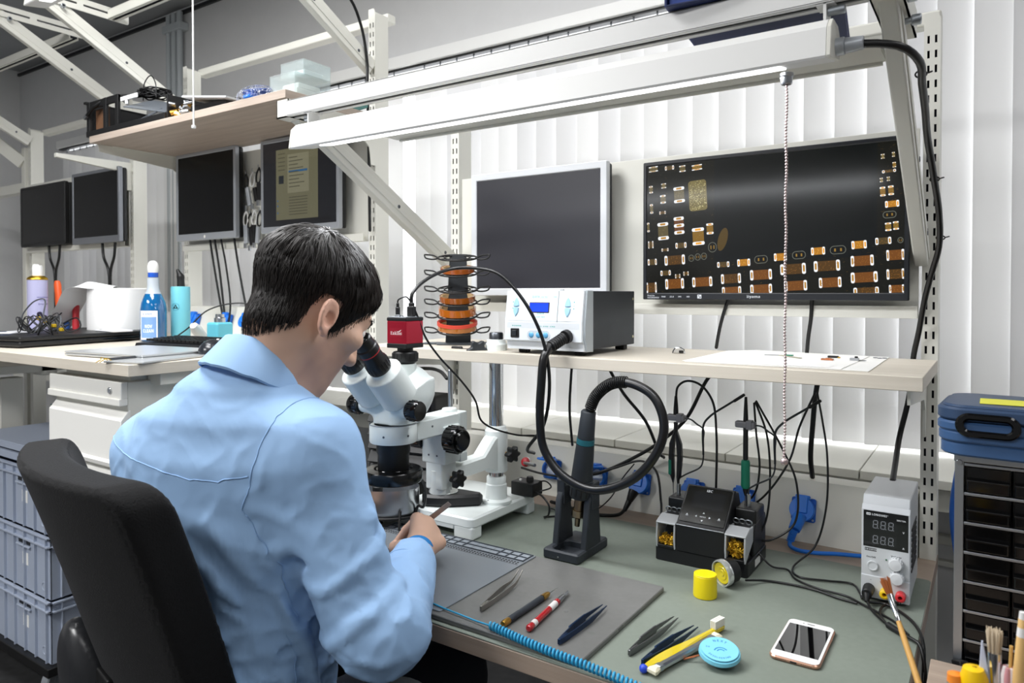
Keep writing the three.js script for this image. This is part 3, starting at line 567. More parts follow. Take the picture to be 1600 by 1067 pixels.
{
  const p = thing('power_plug', 'blue plug and thick blue cord on the rightmost socket', 'plug', [0, 0, 0]);
  part(p, 'plug_body', [rod(V(-0.340, 0.822, -1.612), V(-0.346, 0.798, -1.585), 0.014, 0.012), rod(V(-0.346, 0.798, -1.585), V(-0.352, 0.776, -1.575), 0.0085, 0.0065)], M.blue);
  part(p, 'strain_relief', Array.from({ length: 5 }, (_, i) => torus(0.0075, 0.001, -0.3475 - i * 0.001, 0.793 - i * 0.004, -1.581 + i * 0.001, Math.PI / 2, 18)), M.blue).userData.kind = 'stuff';
  part(p, 'cord', tube([[-0.352, 0.779, -1.576], [-0.35, 0.771, -1.565], [-0.335, 0.7685, -1.552], [-0.3, 0.7685, -1.553], [-0.26, 0.769, -1.57], [-0.21, 0.77, -1.585], [-0.17, 0.772, -1.6]], 0.0042, 60), M.blue);
  const k = thing('power_plug', 'black round plug and cord below the socket in the hose loop', 'plug', [0, 0, 0]);
  part(k, 'plug_body', [rod(V(-0.722, 0.818, -1.605), V(-0.728, 0.796, -1.59), 0.013, 0.008), rod(V(-0.728, 0.796, -1.59), V(-0.734, 0.775, -1.575), 0.0075, 0.005)], M.cable);
  part(k, 'cord', tube([[-0.733, 0.778, -1.577], [-0.74, 0.7695, -1.56], [-0.77, 0.7685, -1.535], [-0.82, 0.7685, -1.53], [-0.88, 0.7685, -1.55], [-0.93, 0.7685, -1.56]], 0.0042, 50), M.cable);
  const q = thing('power_plug', 'red and white plug tip behind the microscope column, beside the leftmost socket', 'plug', [-1.005, 0.86, -1.56]);
  part(q, 'plug_body', moved(lathe([[0, -0.012], [0.008, -0.011], [0.0125, -0.004], [0.0125, 0.006], [0.009, 0.012], [0, 0.013]], 24), 0, 0, 0, 1.3, 0.5, 0), std('#c9202c', 0.35));
  part(q, 'white_ring', moved(lathe([[0.0126, -0.002], [0.0131, -0.001], [0.0131, 0.003], [0.0126, 0.004]], 24), 0, 0, 0, 1.3, 0.5, 0), M.whiteBright);
  part(q, 'metal_sleeve', rod(V(0, 0, 0.01), V(0.045, 0.004, 0.03), 0.0045), M.steel);
}
// ---------------------------------------------------------------- hot air unit on the shelf
const SHELF = 1.1685;
{
  const t = thing('hot_air_unit', 'white and dark grey hot air rework unit with blue display on the shelf', 'rework station', [-0.797, SHELF, -1.31]);
  const W = 0.192, H = 0.136, D = 0.25;     // local origin: middle of the lower front edge
  part(t, 'case', slab(-W / 2 + 0.002, W / 2 - 0.001, 0.012, H, -D, -0.012, 0.002), std('#33373c', 0.5, 0.2));
  part(t, 'foot', [slab(-W / 2 + 0.015, -W / 2 + 0.035, 0, 0.0125, -0.04, -0.02, 0.002)], M.blackRub);
  part(t, 'foot', [slab(W / 2 - 0.035, W / 2 - 0.015, 0, 0.0125, -0.04, -0.02, 0.002)], M.blackRub);
  part(t, 'foot', [slab(W / 2 - 0.035, W / 2 - 0.012, 0, 0.0125, -D + 0.015, -D + 0.035, 0.002)], M.blackRub);
  const face = [[-0.014, 0.008], [0.002, 0.010], [0.004, 0.026], [0.012, 0.030], [0.012, 0.070], [0.002, H + 0.001], [-0.014, H + 0.001]];
  const px = W / 2;
  part(t, 'front_panel', extr(face, W, 0.001).rotateY(-Math.PI / 2).translate(px, 0, 0), std('#dfe3e6', 0.4));
  part(t, 'side_cheek', extr([[-0.03, 0.008], [-0.004, 0.009], [0.006, 0.034], [0.006, 0.070], [-0.004, H + 0.001], [-0.03, H + 0.001]], 0.0055, 0.001).rotateY(-Math.PI / 2).translate(px + 0.005, 0, 0), std('#a9b0b4', 0.4));
  part(t, 'panel_seam', bar(V(0.037, 0.034, 0.0122), V(0.037, 0.0705, 0.0122), 0.0016, 0.0012, 0), std('#7c878c', 0.6));
  part(t, 'panel_seam', bar(V(0.037, 0.0705, 0.0122), V(0.037, H, 0.0024), 0.0016, 0.0012, 0), std('#7c878c', 0.6));
  part(t, 'raised_lid', slab(-0.035, 0.037, H, H + 0.0035, -0.02, 0.001, 0.001), std('#dfe3e6', 0.4));
  // upper sloping print: one leaning plane
  const lean = Math.atan2(0.010, H - 0.07), hU = Math.hypot(0.010, H - 0.07);
  const top = canvasTex(768, 264, (g, w, h) => {
    g.fillStyle = '#e2e6e9'; g.fillRect(0, 0, w, h); g.fillStyle = '#3f9a9c'; g.textAlign = 'center';
    g.font = 'bold 26px sans-serif'; g.fillText('QUICK', 300, 52); g.strokeStyle = '#3f9a9c'; g.lineWidth = 2; g.strokeRect(345, 32, 84, 22); g.font = 'bold 15px sans-serif'; g.fillText('LEAD FREE', 387, 49);
    g.font = 'bold 18px sans-serif'; g.fillText('ESD', 505, 50); g.font = 'bold 24px sans-serif'; g.fillText('QUICK', 362, 206); g.font = 'bold 20px sans-serif'; g.fillText('LEAD FREE', 362, 236);
    g.font = '15px sans-serif'; g.fillText('\u00b0C', 55, 120); g.fillText('AIR', 705, 130); for (const x of [55, 705]) for (const [y, s] of [[90, 1], [152, -1]]) { g.beginPath(); g.moveTo(x, y - 8 * s); g.lineTo(x + 8, y + 7 * s); g.lineTo(x - 8, y + 7 * s); g.fill(); }
  });
  const up = new THREE.Group(); up.name = 'upper_face'; up.position.set(0, 0.07, 0.0126); up.rotation.x = -lean; t.add(up);
  part(up, 'printed_face', print(W - 0.012, hU - 0.005, 0, hU / 2, 0), std('#ffffff', 0.4, 0, { map: top }));
  part(up, 'display', [box(0.05, 0.0225, 0.003, -0.009, 0.031, 0, 0.001)], M.dark);
  part(up, 'display_glass', print(0.046, 0.0185, -0.009, 0.031, 0.0016), std('#0a2fd0', 0.2, 0, { emissive: '#0b39e8', emissiveIntensity: 0.8 }));
  const btn = (x, y, flip) => { const s = new THREE.Shape(); s.moveTo(-0.007, 0); s.quadraticCurveTo(-0.0065, 0.012, 0, 0.0185); s.quadraticCurveTo(0.0065, 0.012, 0.007, 0); s.quadraticCurveTo(0, -0.003, -0.007, 0); const g = extr(s, 0.004, 0.0012); if (flip) g.rotateZ(Math.PI); return g.translate(x, y, -0.001); };
  const bb = std('#9cc6dc', 0.3);
  for (const x of [-0.068, 0.061]) { part(up, 'button', btn(x, 0.034), bb); part(up, 'button', btn(x, 0.0295, true), bb); }
  const low = canvasTex(512, 64, (g, w, h) => { g.fillStyle = '#d6dadd'; g.fillRect(0, 0, w, h); g.fillStyle = '#2f9a92'; g.font = 'bold 20px sans-serif'; g.textAlign = 'center'; g.fillText('POWER', 72, 46); g.fillText('CH1', 235, 46); g.fillText('CH2', 282, 46); g.fillText('CH3', 330, 46); });
  part(t, 'printed_strip', print(W - 0.012, 0.012, 0, 0.062, 0.01215), std('#ffffff', 0.45, 0, { map: low }));
  part(t, 'power_switch', [box(0.022, 0.02, 0.004, -0.069, 0.045, 0.012, 0.0015)], M.black);
  part(t, 'rocker', moved(box(0.011, 0.012, 0.005, 0, 0, 0, 0.001), -0.069, 0.045, 0.0145, 0.18), M.charcoal);
  part(t, 'button_bezel', extr(rrShape(0.058, 0.02, 0.01), 0.001, 0.0003).translate(-0.0085, 0.042, 0.0118), std('#c5ccd2', 0.4));
  for (let i = 0; i < 3; i++) part(t, 'round_button', lathe([[0, 0.003], [0.004, 0.0028], [0.0062, 0.001], [0.0062, 0], [0, 0]].reverse(), 24).rotateX(Math.PI / 2).translate(-0.0265 + i * 0.018, 0.042, 0.0124), std('#5fa6cf', 0.3));
  for (const [y, z] of [[0.11, -0.022], [0.025, -0.022], [0.118, -0.24], [0.03, -0.24]]) part(t, 'screw', cyl(0.003, 0.0015, 0, 0, 0, 12).rotateZ(-Math.PI / 2).translate(W / 2 - 0.001, y, z), std('#d8cfae', 0.3, 0.8));
  // hose, its ribbed sleeve, and the handle it ends in
  part(t, 'hose_socket', [rod(V(0.063, 0.042, 0.011), V(0.061, 0.040, 0.022), 0.0145), rod(V(0.061, 0.04, 0.022), V(0.045, 0.022, 0.052), 0.0115)], M.black);
  part(t, 'hose_socket_ribs', Array.from({ length: 7 }, (_, i) => { const g = norm(new THREE.TorusGeometry(0.0118, 0.0011, 8, 24)); g.applyQuaternion(new THREE.Quaternion().setFromUnitVectors(V(0, 0, 1), V(-0.016, -0.018, 0.03).normalize())); return g.translate(0.059 - i * 0.0022, 0.0375 - i * 0.0025, 0.0255 + i * 0.0041); }), M.black).userData.kind = 'stuff';
  const hp = [[-0.752, 1.192, -1.258], [-0.755, 1.17, -1.238], [-0.758, 1.115, -1.232], [-0.76, 1.05, -1.23], [-0.75, 0.985, -1.23], [-0.708, 0.937, -1.232], [-0.64, 0.918, -1.235], [-0.56, 0.95, -1.24], [-0.512, 1.01, -1.245], [-0.503, 1.06, -1.25], [-0.526, 1.107, -1.255], [-0.577, 1.128, -1.26], [-0.617, 1.123, -1.262], [-0.652, 1.096, -1.266], [-0.668, 1.066, -1.27]].map(([x, y, z]) => [x + 0.797, y - SHELF, z + 1.31]);
  const hc = new THREE.CatmullRomCurve3(hp.map((p) => V(...p)), false, 'centripetal');
  part(t, 'hose', norm(new THREE.TubeGeometry(hc, 160, 0.0088, 14)), std('#0d0d0f', 0.33));
  part(t, 'hose_sleeve', Array.from({ length: 26 }, (_, i) => { const k = 0.86 + i * 0.0053, p = hc.getPointAt(k), d = hc.getTangentAt(k), g = norm(new THREE.TorusGeometry(0.0108, 0.0012, 6, 20)); g.applyQuaternion(new THREE.Quaternion().setFromUnitVectors(V(0, 0, 1), d)); return g.translate(p.x, p.y, p.z); }), M.black).userData.kind = 'stuff';
  const a = V(-0.671, 1.062, -1.271), b = V(-0.7085, 0.815, -1.292), ax = b.clone().sub(a).normalize(), hg = new THREE.Group();
  hg.name = 'handle'; hg.position.set(a.x + 0.797, a.y - SHELF, a.z + 1.31); hg.quaternion.setFromUnitVectors(V(0, 1, 0), ax); hg.scale.set(1.12, 1, 1.12); t.add(hg);
  part(hg, 'grip', lathe([[0, -0.004], [0.011, -0.003], [0.0135, 0.0], [0.0155, 0.055], [0, 0.055]], 28), M.slate);
  part(hg, 'teal_ring', lathe([[0, 0.055], [0.0162, 0.0555], [0.0165, 0.0665], [0, 0.067]], 28), std('#1f6773', 0.45));
  part(hg, 'body', lathe([[0, 0.067], [0.0165, 0.0675], [0.0195, 0.135], [0.0195, 0.142], [0, 0.142]], 28), M.slate);
  part(hg, 'vent_collar', [lathe([[0, 0.142], [0.0215, 0.1425], [0.0215, 0.150], [0.0195, 0.152], [0.0195, 0.178], [0.017, 0.182], [0, 0.182]], 28)], M.slate);
  part(hg, 'vent_slots', Array.from({ length: 12 }, (_, i) => moved(box(0.0028, 0.02, 0.002, 0, 0.166, 0.0192, 0.0005), 0, 0, 0, 0, i * Math.PI / 6, 0)), M.black).userData.kind = 'stuff';
  part(hg, 'heater_tube', lathe([[0, 0.18], [0.0095, 0.18], [0.0095, 0.212], [0, 0.212]], 24), std('#8b7a66', 0.28, 1));
  part(hg, 'nozzle', lathe([[0, 0.208], [0.0125, 0.2085], [0.0125, 0.222], [0.008, 0.226], [0.0052, 0.228], [0.0048, 0.245], [0, 0.245]], 24), std('#a6977c', 0.25, 1));
}
{ // stand holding the hot air handle
  const t = thing('handle_stand', 'dark grey cradle stand holding the hot air handle on the green mat', 'stand', [-0.712, MAT, -1.295], 0.0);
  const hole = rrShape(0.052, 0.062, 0.014, 0, -0.026);
  part(t, 'base', [extr(rrShape(0.082, 0.132, 0.006), 0.02, 0.003, [hole]).rotateX(-Math.PI / 2), slab(-0.03, 0.03, 0.001, 0.006, -0.01, 0.062, 0.001)], M.slate);
  const up = (x) => extr([[-0.036, 0.018], [0.030, 0.018], [0.020, 0.075], [0.016, 0.108], [0.006, 0.125], [-0.022, 0.125], [-0.03, 0.075]], 0.014, 0.002).rotateY(-Math.PI / 2).translate(x + 0.007, 0, 0.002);
  part(t, 'side_wall', up(-0.032), M.slate); part(t, 'side_wall', up(0.0335), M.slate);
  part(t, 'cradle', [slab(-0.041, -0.022, 0.095, 0.148, -0.022, 0.01, 0.003), slab(0.026, 0.044, 0.095, 0.150, -0.022, 0.01, 0.003), slab(-0.035, 0.037, 0.10, 0.128, -0.034, -0.022, 0.003)], M.slate);
  part(t, 'screw', cyl(0.0016, 0.001, 0, 0, 0, 10).rotateX(Math.PI / 2).translate(-0.005, 0.008, 0.0655), M.steel);
}
{ // soldering station
  const t = thing('soldering_station', 'black double soldering station with small screen and brass wool holders', 'soldering station', [-0.469, MAT, -1.35]);
  const bk = std('#0b0c0e', 0.42), w = 0.184;
  part(t, 'lower_body', extr(rrShape(w, 0.135, 0.006), 0.027, 0.0015).rotateX(-Math.PI / 2).translate(0, 0, -0.0665), std('#111215', 0.4));
  part(t, 'upper_body', extr([[-0.046, 0.027], [-0.046, 0.06], [-0.058, 0.086], [-0.1, 0.092], [-0.132, 0.092], [-0.132, 0.027]], w - 0.003, 0.002).rotateY(-Math.PI / 2).translate((w - 0.003) / 2, 0, 0), bk);
  // central console with tilted screen
  const cons = extr([[0.003, 0.028], [0.002, 0.078], [-0.004, 0.082], [-0.068, 0.143], [-0.09, 0.136], [-0.11, 0.09], [-0.11, 0.028]], 0.098, 0.002).rotateY(-Math.PI / 2).translate(0.049, 0, 0);
  part(t, 'console', cons, bk);
  part(t, 'console_trim', bar(V(-0.048, 0.079, 0.003), V(0.048, 0.079, 0.003), 0.0012, 0.0018, 0.0005), M.steel);
  const sc = new THREE.Group(); sc.name = 'screen_panel'; sc.position.set(0, 0.1127, -0.0355); sc.rotation.x = -Math.PI / 2 + 0.761; t.add(sc);
  part(sc, 'screen_glass', extr(rrShape(0.09, 0.082, 0.003), 0.0012, 0.0003), phys({ color: '#060708', roughness: 0.12, clearcoat: 1 }));
  part(sc, 'screen', print(0.064, 0.038, 0.003, 0.012, 0.0014), phys({ color: '#111317', roughness: 0.15, clearcoat: 0.6 }));
  const pt = canvasTex(512, 466, (g, W2, H2) => {
    g.fillStyle = '#070809'; g.fillRect(0, 0, W2, H2); g.fillStyle = '#c9cdd0'; g.textAlign = 'center'; g.font = 'bold 44px sans-serif';
    g.fillText('JBC', 256, 52); g.font = '30px sans-serif';
    const tri = (x, y, a) => { g.save(); g.translate(x, y); g.rotate(a); g.beginPath(); g.moveTo(0, -13); g.lineTo(14, 10); g.lineTo(-14, 10); g.fill(); g.restore(); };
    tri(256, 330, 0); tri(176, 380, -1.571); tri(336, 380, 1.571); tri(256, 430, 3.1416); g.font = 'bold 24px sans-serif'; g.fillText('MENU', 256, 389); for (const x of [70, 442]) { tri(x, 372, 0); g.fillRect(x - 16, 388, 32, 5); }
    g.fillStyle = '#13161a'; g.fillRect(86, 88, 340, 200);
  });
  part(sc, 'printed_face', print(0.088, 0.08, 0, 0, 0.00125), phys({ color: '#ffffff', map: pt, roughness: 0.14, clearcoat: 0.8 }));
  const woolM = std('#e0b53a', 0.35, 0.9), holderM = std('#d3d6d9', 0.42, 0.55);
  for (const s of [-1, 1]) {
    const x = s * 0.069, h = new THREE.Group(); h.name = 'wool_holder'; h.position.set(x, 0.027, 0.002); t.add(h);
    const sw = extr([[0, 0], [0.003, 0.02], [0.001, 0.048], [-0.03, 0.058], [-0.05, 0.058], [-0.05, 0.03]], 0.0035, 0.0008);
    part(h, 'side_plate', sw.clone().rotateY(-Math.PI / 2).translate(-0.0165, 0, 0), holderM); part(h, 'side_plate', sw.clone().rotateY(-Math.PI / 2).translate(0.02, 0, 0), holderM);
    part(h, 'top_plate', bar(V(0, 0.0495, 0.002), V(0, 0.0595, -0.03), 0.04, 0.003, 0.0008), holderM);
    part(h, 'tray', slab(-0.017, 0.017, 0.0, 0.006, -0.04, 0.002, 0.001), bk);
    const cl = []; for (let i = 0; i < 130; i++) { const p = []; const cx = rr(-0.0125, 0.0125), cy = rr(0.008, s > 0 ? 0.037 : 0.022), cz = rr(-0.022, -0.001); for (let k = 0; k < 5; k++) p.push([cx + rr(-0.004, 0.004), cy + rr(-0.004, 0.004), cz + rr(-0.004, 0.004)]); cl.push(norm(new THREE.TubeGeometry(new THREE.CatmullRomCurve3(p.map((q) => V(...q)), true), 14, 0.0008, 4, true))); }
    const wl = part(h, 'brass_wool', cl, woolM); wl.userData.kind = 'stuff';
    part(t, 'tip_cradle', [0, 1, 2].map((i) => torus(0.006, 0.0013, x - 0.012 + i * 0.012, 0.092, -0.045, 0.5, 18)), M.zinc);
    part(t, 'holder_block', [slab(x - 0.021, x + 0.021, 0.06, 0.112, -0.125, -0.062, 0.004)], bk);
    part(t, 'holder_post', cyl(0.0045, 0.026, x - 0.002 + (s > 0 ? 0.002 : -0.004), 0.11, -0.085, 16), M.steel);
    // bent wire arm with clamp at its end
    const wx = x + (s > 0 ? 0 : -0.006);
    const wire = [[wx, 0.134, -0.085], [wx + 0.001, 0.146, -0.085], [wx + 0.012, 0.155, -0.09], [wx + 0.04, 0.172, -0.1], [wx + 0.046, 0.185, -0.1], [wx + 0.047, 0.23, -0.1], [wx + 0.047, 0.252, -0.1], [wx + 0.036, 0.264, -0.09], [wx + 0.025, 0.273, -0.085], [wx, 0.274, -0.085]];
    part(t, 'wire_arm', tube(wire, 0.0017, 80), std('#4a4d50', 0.3, 0.9));
    part(t, 'wire_arm', tube([[wx + 0.047, 0.20, -0.1], [wx + 0.0475, 0.262, -0.1], [wx + 0.06, 0.28, -0.1], [wx + 0.10, 0.31, -0.103], [wx + 0.126, 0.328, -0.105]], 0.0022, 50), std('#3c3f42', 0.3, 0.8));
    part(t, 'arm_clip', bar(V(wx + 0.108, 0.315, -0.104), V(wx + 0.13, 0.331, -0.105), 0.007, 0.006, 0.002), M.black);
    part(t, 'clamp', [box(0.04, 0.013, 0.016, wx - 0.006, 0.274, -0.085, 0.003), box(0.012, 0.018, 0.018, wx + 0.002, 0.274, -0.085, 0.002)], std('#77777c', 0.45, 0.3));
  }
  part(t, 'rating_label', slab(0.0919, 0.0924, 0.006, 0.02, -0.085, -0.05, 0), M.paper);
}
{ // the two hot tools hanging in their clamps
  const t = thing('hot_tweezers', 'black desoldering tweezers with green inset hanging over the soldering station', 'soldering tool', [-0.551, MAT + 0.274, -1.435]);
  part(t, 'cord_boot', lathe([[0, 0.0], [0.0055, 0], [0.005, 0.02], [0.0028, 0.045], [0, 0.045]], 16), M.black);
  part(t, 'body', lathe([[0, -0.01], [0.0045, -0.01], [0.0045, -0.035], [0, -0.035]], 16), M.black);
  for (const s of [-1, 1]) {
    part(t, 'arm', extr([[0, -0.03], [s * 0.004, -0.03], [s * 0.013, -0.055], [s * 0.0145, -0.085], [s * 0.011, -0.122], [s * 0.005, -0.138], [s * 0.003, -0.125], [s * 0.004, -0.08]], 0.012, 0.002).translate(0, 0, -0.006), M.dark);
    part(t, 'needle', rod(V(s * 0.0055, -0.137, 0), V(s * 0.005, -0.162, 0), 0.0012, 0.0006), M.darkSteel);
  }
  part(t, 'green_inset', extr(rrShape(0.008, 0.034, 0.004, -0.0105, -0.105), 0.0135, 0.002).translate(0, 0, -0.0067), M.green);
  part(t, 'cord', tube([[0, 0.04, 0], [0.004, 0.065, 0], [0.022, 0.078, -0.002], [0.05, 0.072, -0.005], [0.075, 0.04, -0.008], [0.083, -0.03, -0.01], [0.083, -0.12, -0.01], [0.08, -0.19, -0.012]], 0.0024, 70), M.cable);
  const p = thing('soldering_iron', 'slim soldering iron with green grip hanging over the soldering station', 'soldering tool', [-0.406, MAT + 0.274, -1.435]);
  part(p, 'cord_boot', lathe([[0, 0.0], [0.0052, 0], [0.004, 0.03], [0.0026, 0.055], [0, 0.055]], 16), M.black);
  part(p, 'shaft', cyl(0.005, 0.065, 0, -0.07, 0, 18), M.dark);
  part(p, 'green_grip', lathe([[0, -0.128], [0.0065, -0.127], [0.0088, -0.122], [0.0085, -0.1], [0.0088, -0.075], [0.0075, -0.071], [0, -0.07]], 22), M.green);
  part(p, 'tip_holder', lathe([[0, -0.142], [0.002, -0.142], [0.0052, -0.13], [0.005, -0.128], [0, -0.128]], 18), M.black);
  part(p, 'tip', rod(V(0, -0.141, 0), V(-0.001, -0.165, 0), 0.0012, 0.0008), M.darkSteel);
}
{ // bench power supply
  const t = thing('power_supply', 'small silver bench power supply with two unlit number displays', 'power supply', [-0.1505, MAT, -1.378], 0.0);
  const w = 0.075, gp = std('#c6c9cc', 0.42);
  for (const [x, z] of [[-0.028, -0.015], [0.028, -0.015], [-0.028, -0.14], [0.028, -0.14]]) part(t, 'foot', cyl(0.006, 0.007, x, 0, z, 14), M.blackRub);
  part(t, 'case', extr([[0, 0.006], [0.0, 0.160], [-0.012, 0.181], [-0.157, 0.181], [-0.157, 0.006]], w - 0.002, 0.0015).rotateY(-Math.PI / 2).translate((w - 0.002) / 2, 0, -0.001), gp);
  part(t, 'front_frame', extr([[0.0035, 0.006], [0.0035, 0.043], [0.0015, 0.0445], [0.0015, 0.158], [-0.004, 0.166], [-0.008, 0.166], [-0.008, 0.006]], w, 0.001).rotateY(-Math.PI / 2).translate(w / 2, 0, 0), gp);
  const c = canvasTex(560, 520, (g, W2, H2) => {
    g.fillStyle = '#0c0d0f'; g.fillRect(0, 0, W2, H2); g.fillStyle = '#e4e6e8'; g.fillRect(30, 24, 56, 36); g.fillStyle = '#0c0d0f'; g.font = 'bold 30px sans-serif'; g.fillText('LW', 36, 53);
    g.fillStyle = '#e4e6e8'; g.font = 'bold 42px sans-serif'; g.fillText('LONGWEI', 100, 58); g.font = 'bold 18px sans-serif'; g.fillText('\u00ae', 300, 40); g.font = 'bold 30px sans-serif'; g.fillText('30V/10A', 420, 90);
    g.font = 'bold 40px sans-serif'; g.fillText('V', 496, 262); g.fillText('A', 496, 492);
    const seg = (x, y) => { const a = 46, b = 46, k = 9; g.fillStyle = '#8d9096'; g.save(); g.translate(x, y); g.transform(1, 0, -0.06, 1, 0, 0); for (const yy of [0, b + k, 2 * (b + k)]) g.fillRect(k, yy, a, k); for (const xx of [0, a + k]) for (const yy of [k, b + 2 * k]) g.fillRect(xx, yy, k, b); g.beginPath(); g.arc(a + 24, 2 * b + 22, 6, 0, 7); g.fill(); g.restore(); };
    for (const y of [126, 350]) { g.fillStyle = '#17181b'; g.fillRect(90, y - 14, 330, 146); for (let i = 0; i < 3; i++) seg(120 + i * 100, y); }
  });
  part(t, 'display_window', [slab(-0.0345, 0.0345, 0.094, 0.157, 0.001, 0.0022, 0.0004)], phys({ color: '#08090a', roughness: 0.2 }));
  part(t, 'display_print', print(0.067, 0.061, 0, 0.1255, 0.0023), phys({ color: '#ffffff', map: c, roughness: 0.25, clearcoat: 0.4 }));
  const c2 = canvasTex(560, 700, (g, W2, H2) => {
    g.fillStyle = '#c9ccce'; g.fillRect(0, 0, W2, H2); g.fillStyle = '#141516'; g.fillRect(20, 18, 150, 42); g.fillStyle = '#dfe2e4'; g.font = 'bold 28px sans-serif'; g.fillText('LW-K3010D', 24, 49);
    g.fillStyle = '#141516'; g.font = 'bold 36px sans-serif'; g.fillText('Voltage', 350, 100); g.fillText('Current', 350, 340); g.fillText('On/Off', 40, 160); g.font = 'bold 36px sans-serif'; g.fillText('\u2212', 70, 560); g.fillText('GND', 235, 575); g.fillText('+', 440, 560);
  });
  part(t, 'front_print', print(0.069, 0.0485, 0, 0.0695, 0.00165), std('#ffffff', 0.45, 0, { map: canvasTex(560, 400, (g) => { g.drawImage(c2.image, 0, 0); }) }));
  part(t, 'terminal_print', print(0.069, 0.035, 0, 0.0255, 0.0037), std('#ffffff', 0.45, 0, { map: canvasTex(560, 284, (g, W2, H2) => { g.fillStyle = '#c9ccce'; g.fillRect(0, 0, W2, H2); g.fillStyle = '#141516'; g.font = 'bold 38px sans-serif'; g.fillText('\u2212', 90, 62); g.fillText('GND', 220, 74); g.fillText('+', 440, 60); }) }));
  const knob = (x, y) => part(t, 'knob', [lathe([[0, 0], [0.0105, 0], [0.0105, 0.011], [0.0092, 0.0135], [0, 0.0145]], 28).rotateX(Math.PI / 2).translate(x, y, 0.0015), ...Array.from({ length: 16 }, (_, i) => cyl(0.0011, 0.01, 0, 0, 0, 6, 0).rotateX(Math.PI / 2).translate(x + 0.0103 * Math.cos(i * Math.PI / 8), y + 0.0103 * Math.sin(i * Math.PI / 8), 0.0018))], std('#d9dbdd', 0.4));
  knob(0.0165, 0.0725); knob(0.0185, 0.049);
  part(t, 'push_button', lathe([[0, 0], [0.0085, 0], [0.009, 0.003], [0.008, 0.0045], [0.0062, 0.0042], [0.006, 0.0036], [0, 0.0036]], 28).rotateX(Math.PI / 2).translate(-0.0195, 0.062, 0.0016), std('#cdd0d2', 0.4));
  part(t, 'indicator', ball(0.0015, 0.0015, 0.0755, 0.0018, 10), std('#1d5a33', 0.3));
  const term = (x, m) => lathe([[0.003, 0.002], [0.004, 0.0], [0.0078, 0], [0.0082, 0.004], [0.0078, 0.014], [0.006, 0.0155], [0.0035, 0.0155], [0.0032, 0.003]], 24).rotateX(Math.PI / 2).translate(x, 0.020, 0.0035);
  part(t, 'terminal', term(0.0005), std('#f0c619', 0.35)); part(t, 'terminal', term(0.0245), std('#d5343a', 0.35)); part(t, 'terminal', term(-0.0245), M.black);
  part(t, 'terminal_core', cyl(0.0034, 0.002, 0, 0, 0, 12).rotateX(Math.PI / 2).translate(0.0005, 0.02, 0.006), M.black);
  part(t, 'vent_grille', Array.from({ length: 9 }, (_, i) => slab(w / 2 - 0.0012, w / 2 + 0.0002, 0.05 + i * 0.009, 0.0545 + i * 0.009, -0.12, -0.03, 0)), M.dark).userData.kind = 'stuff';
}
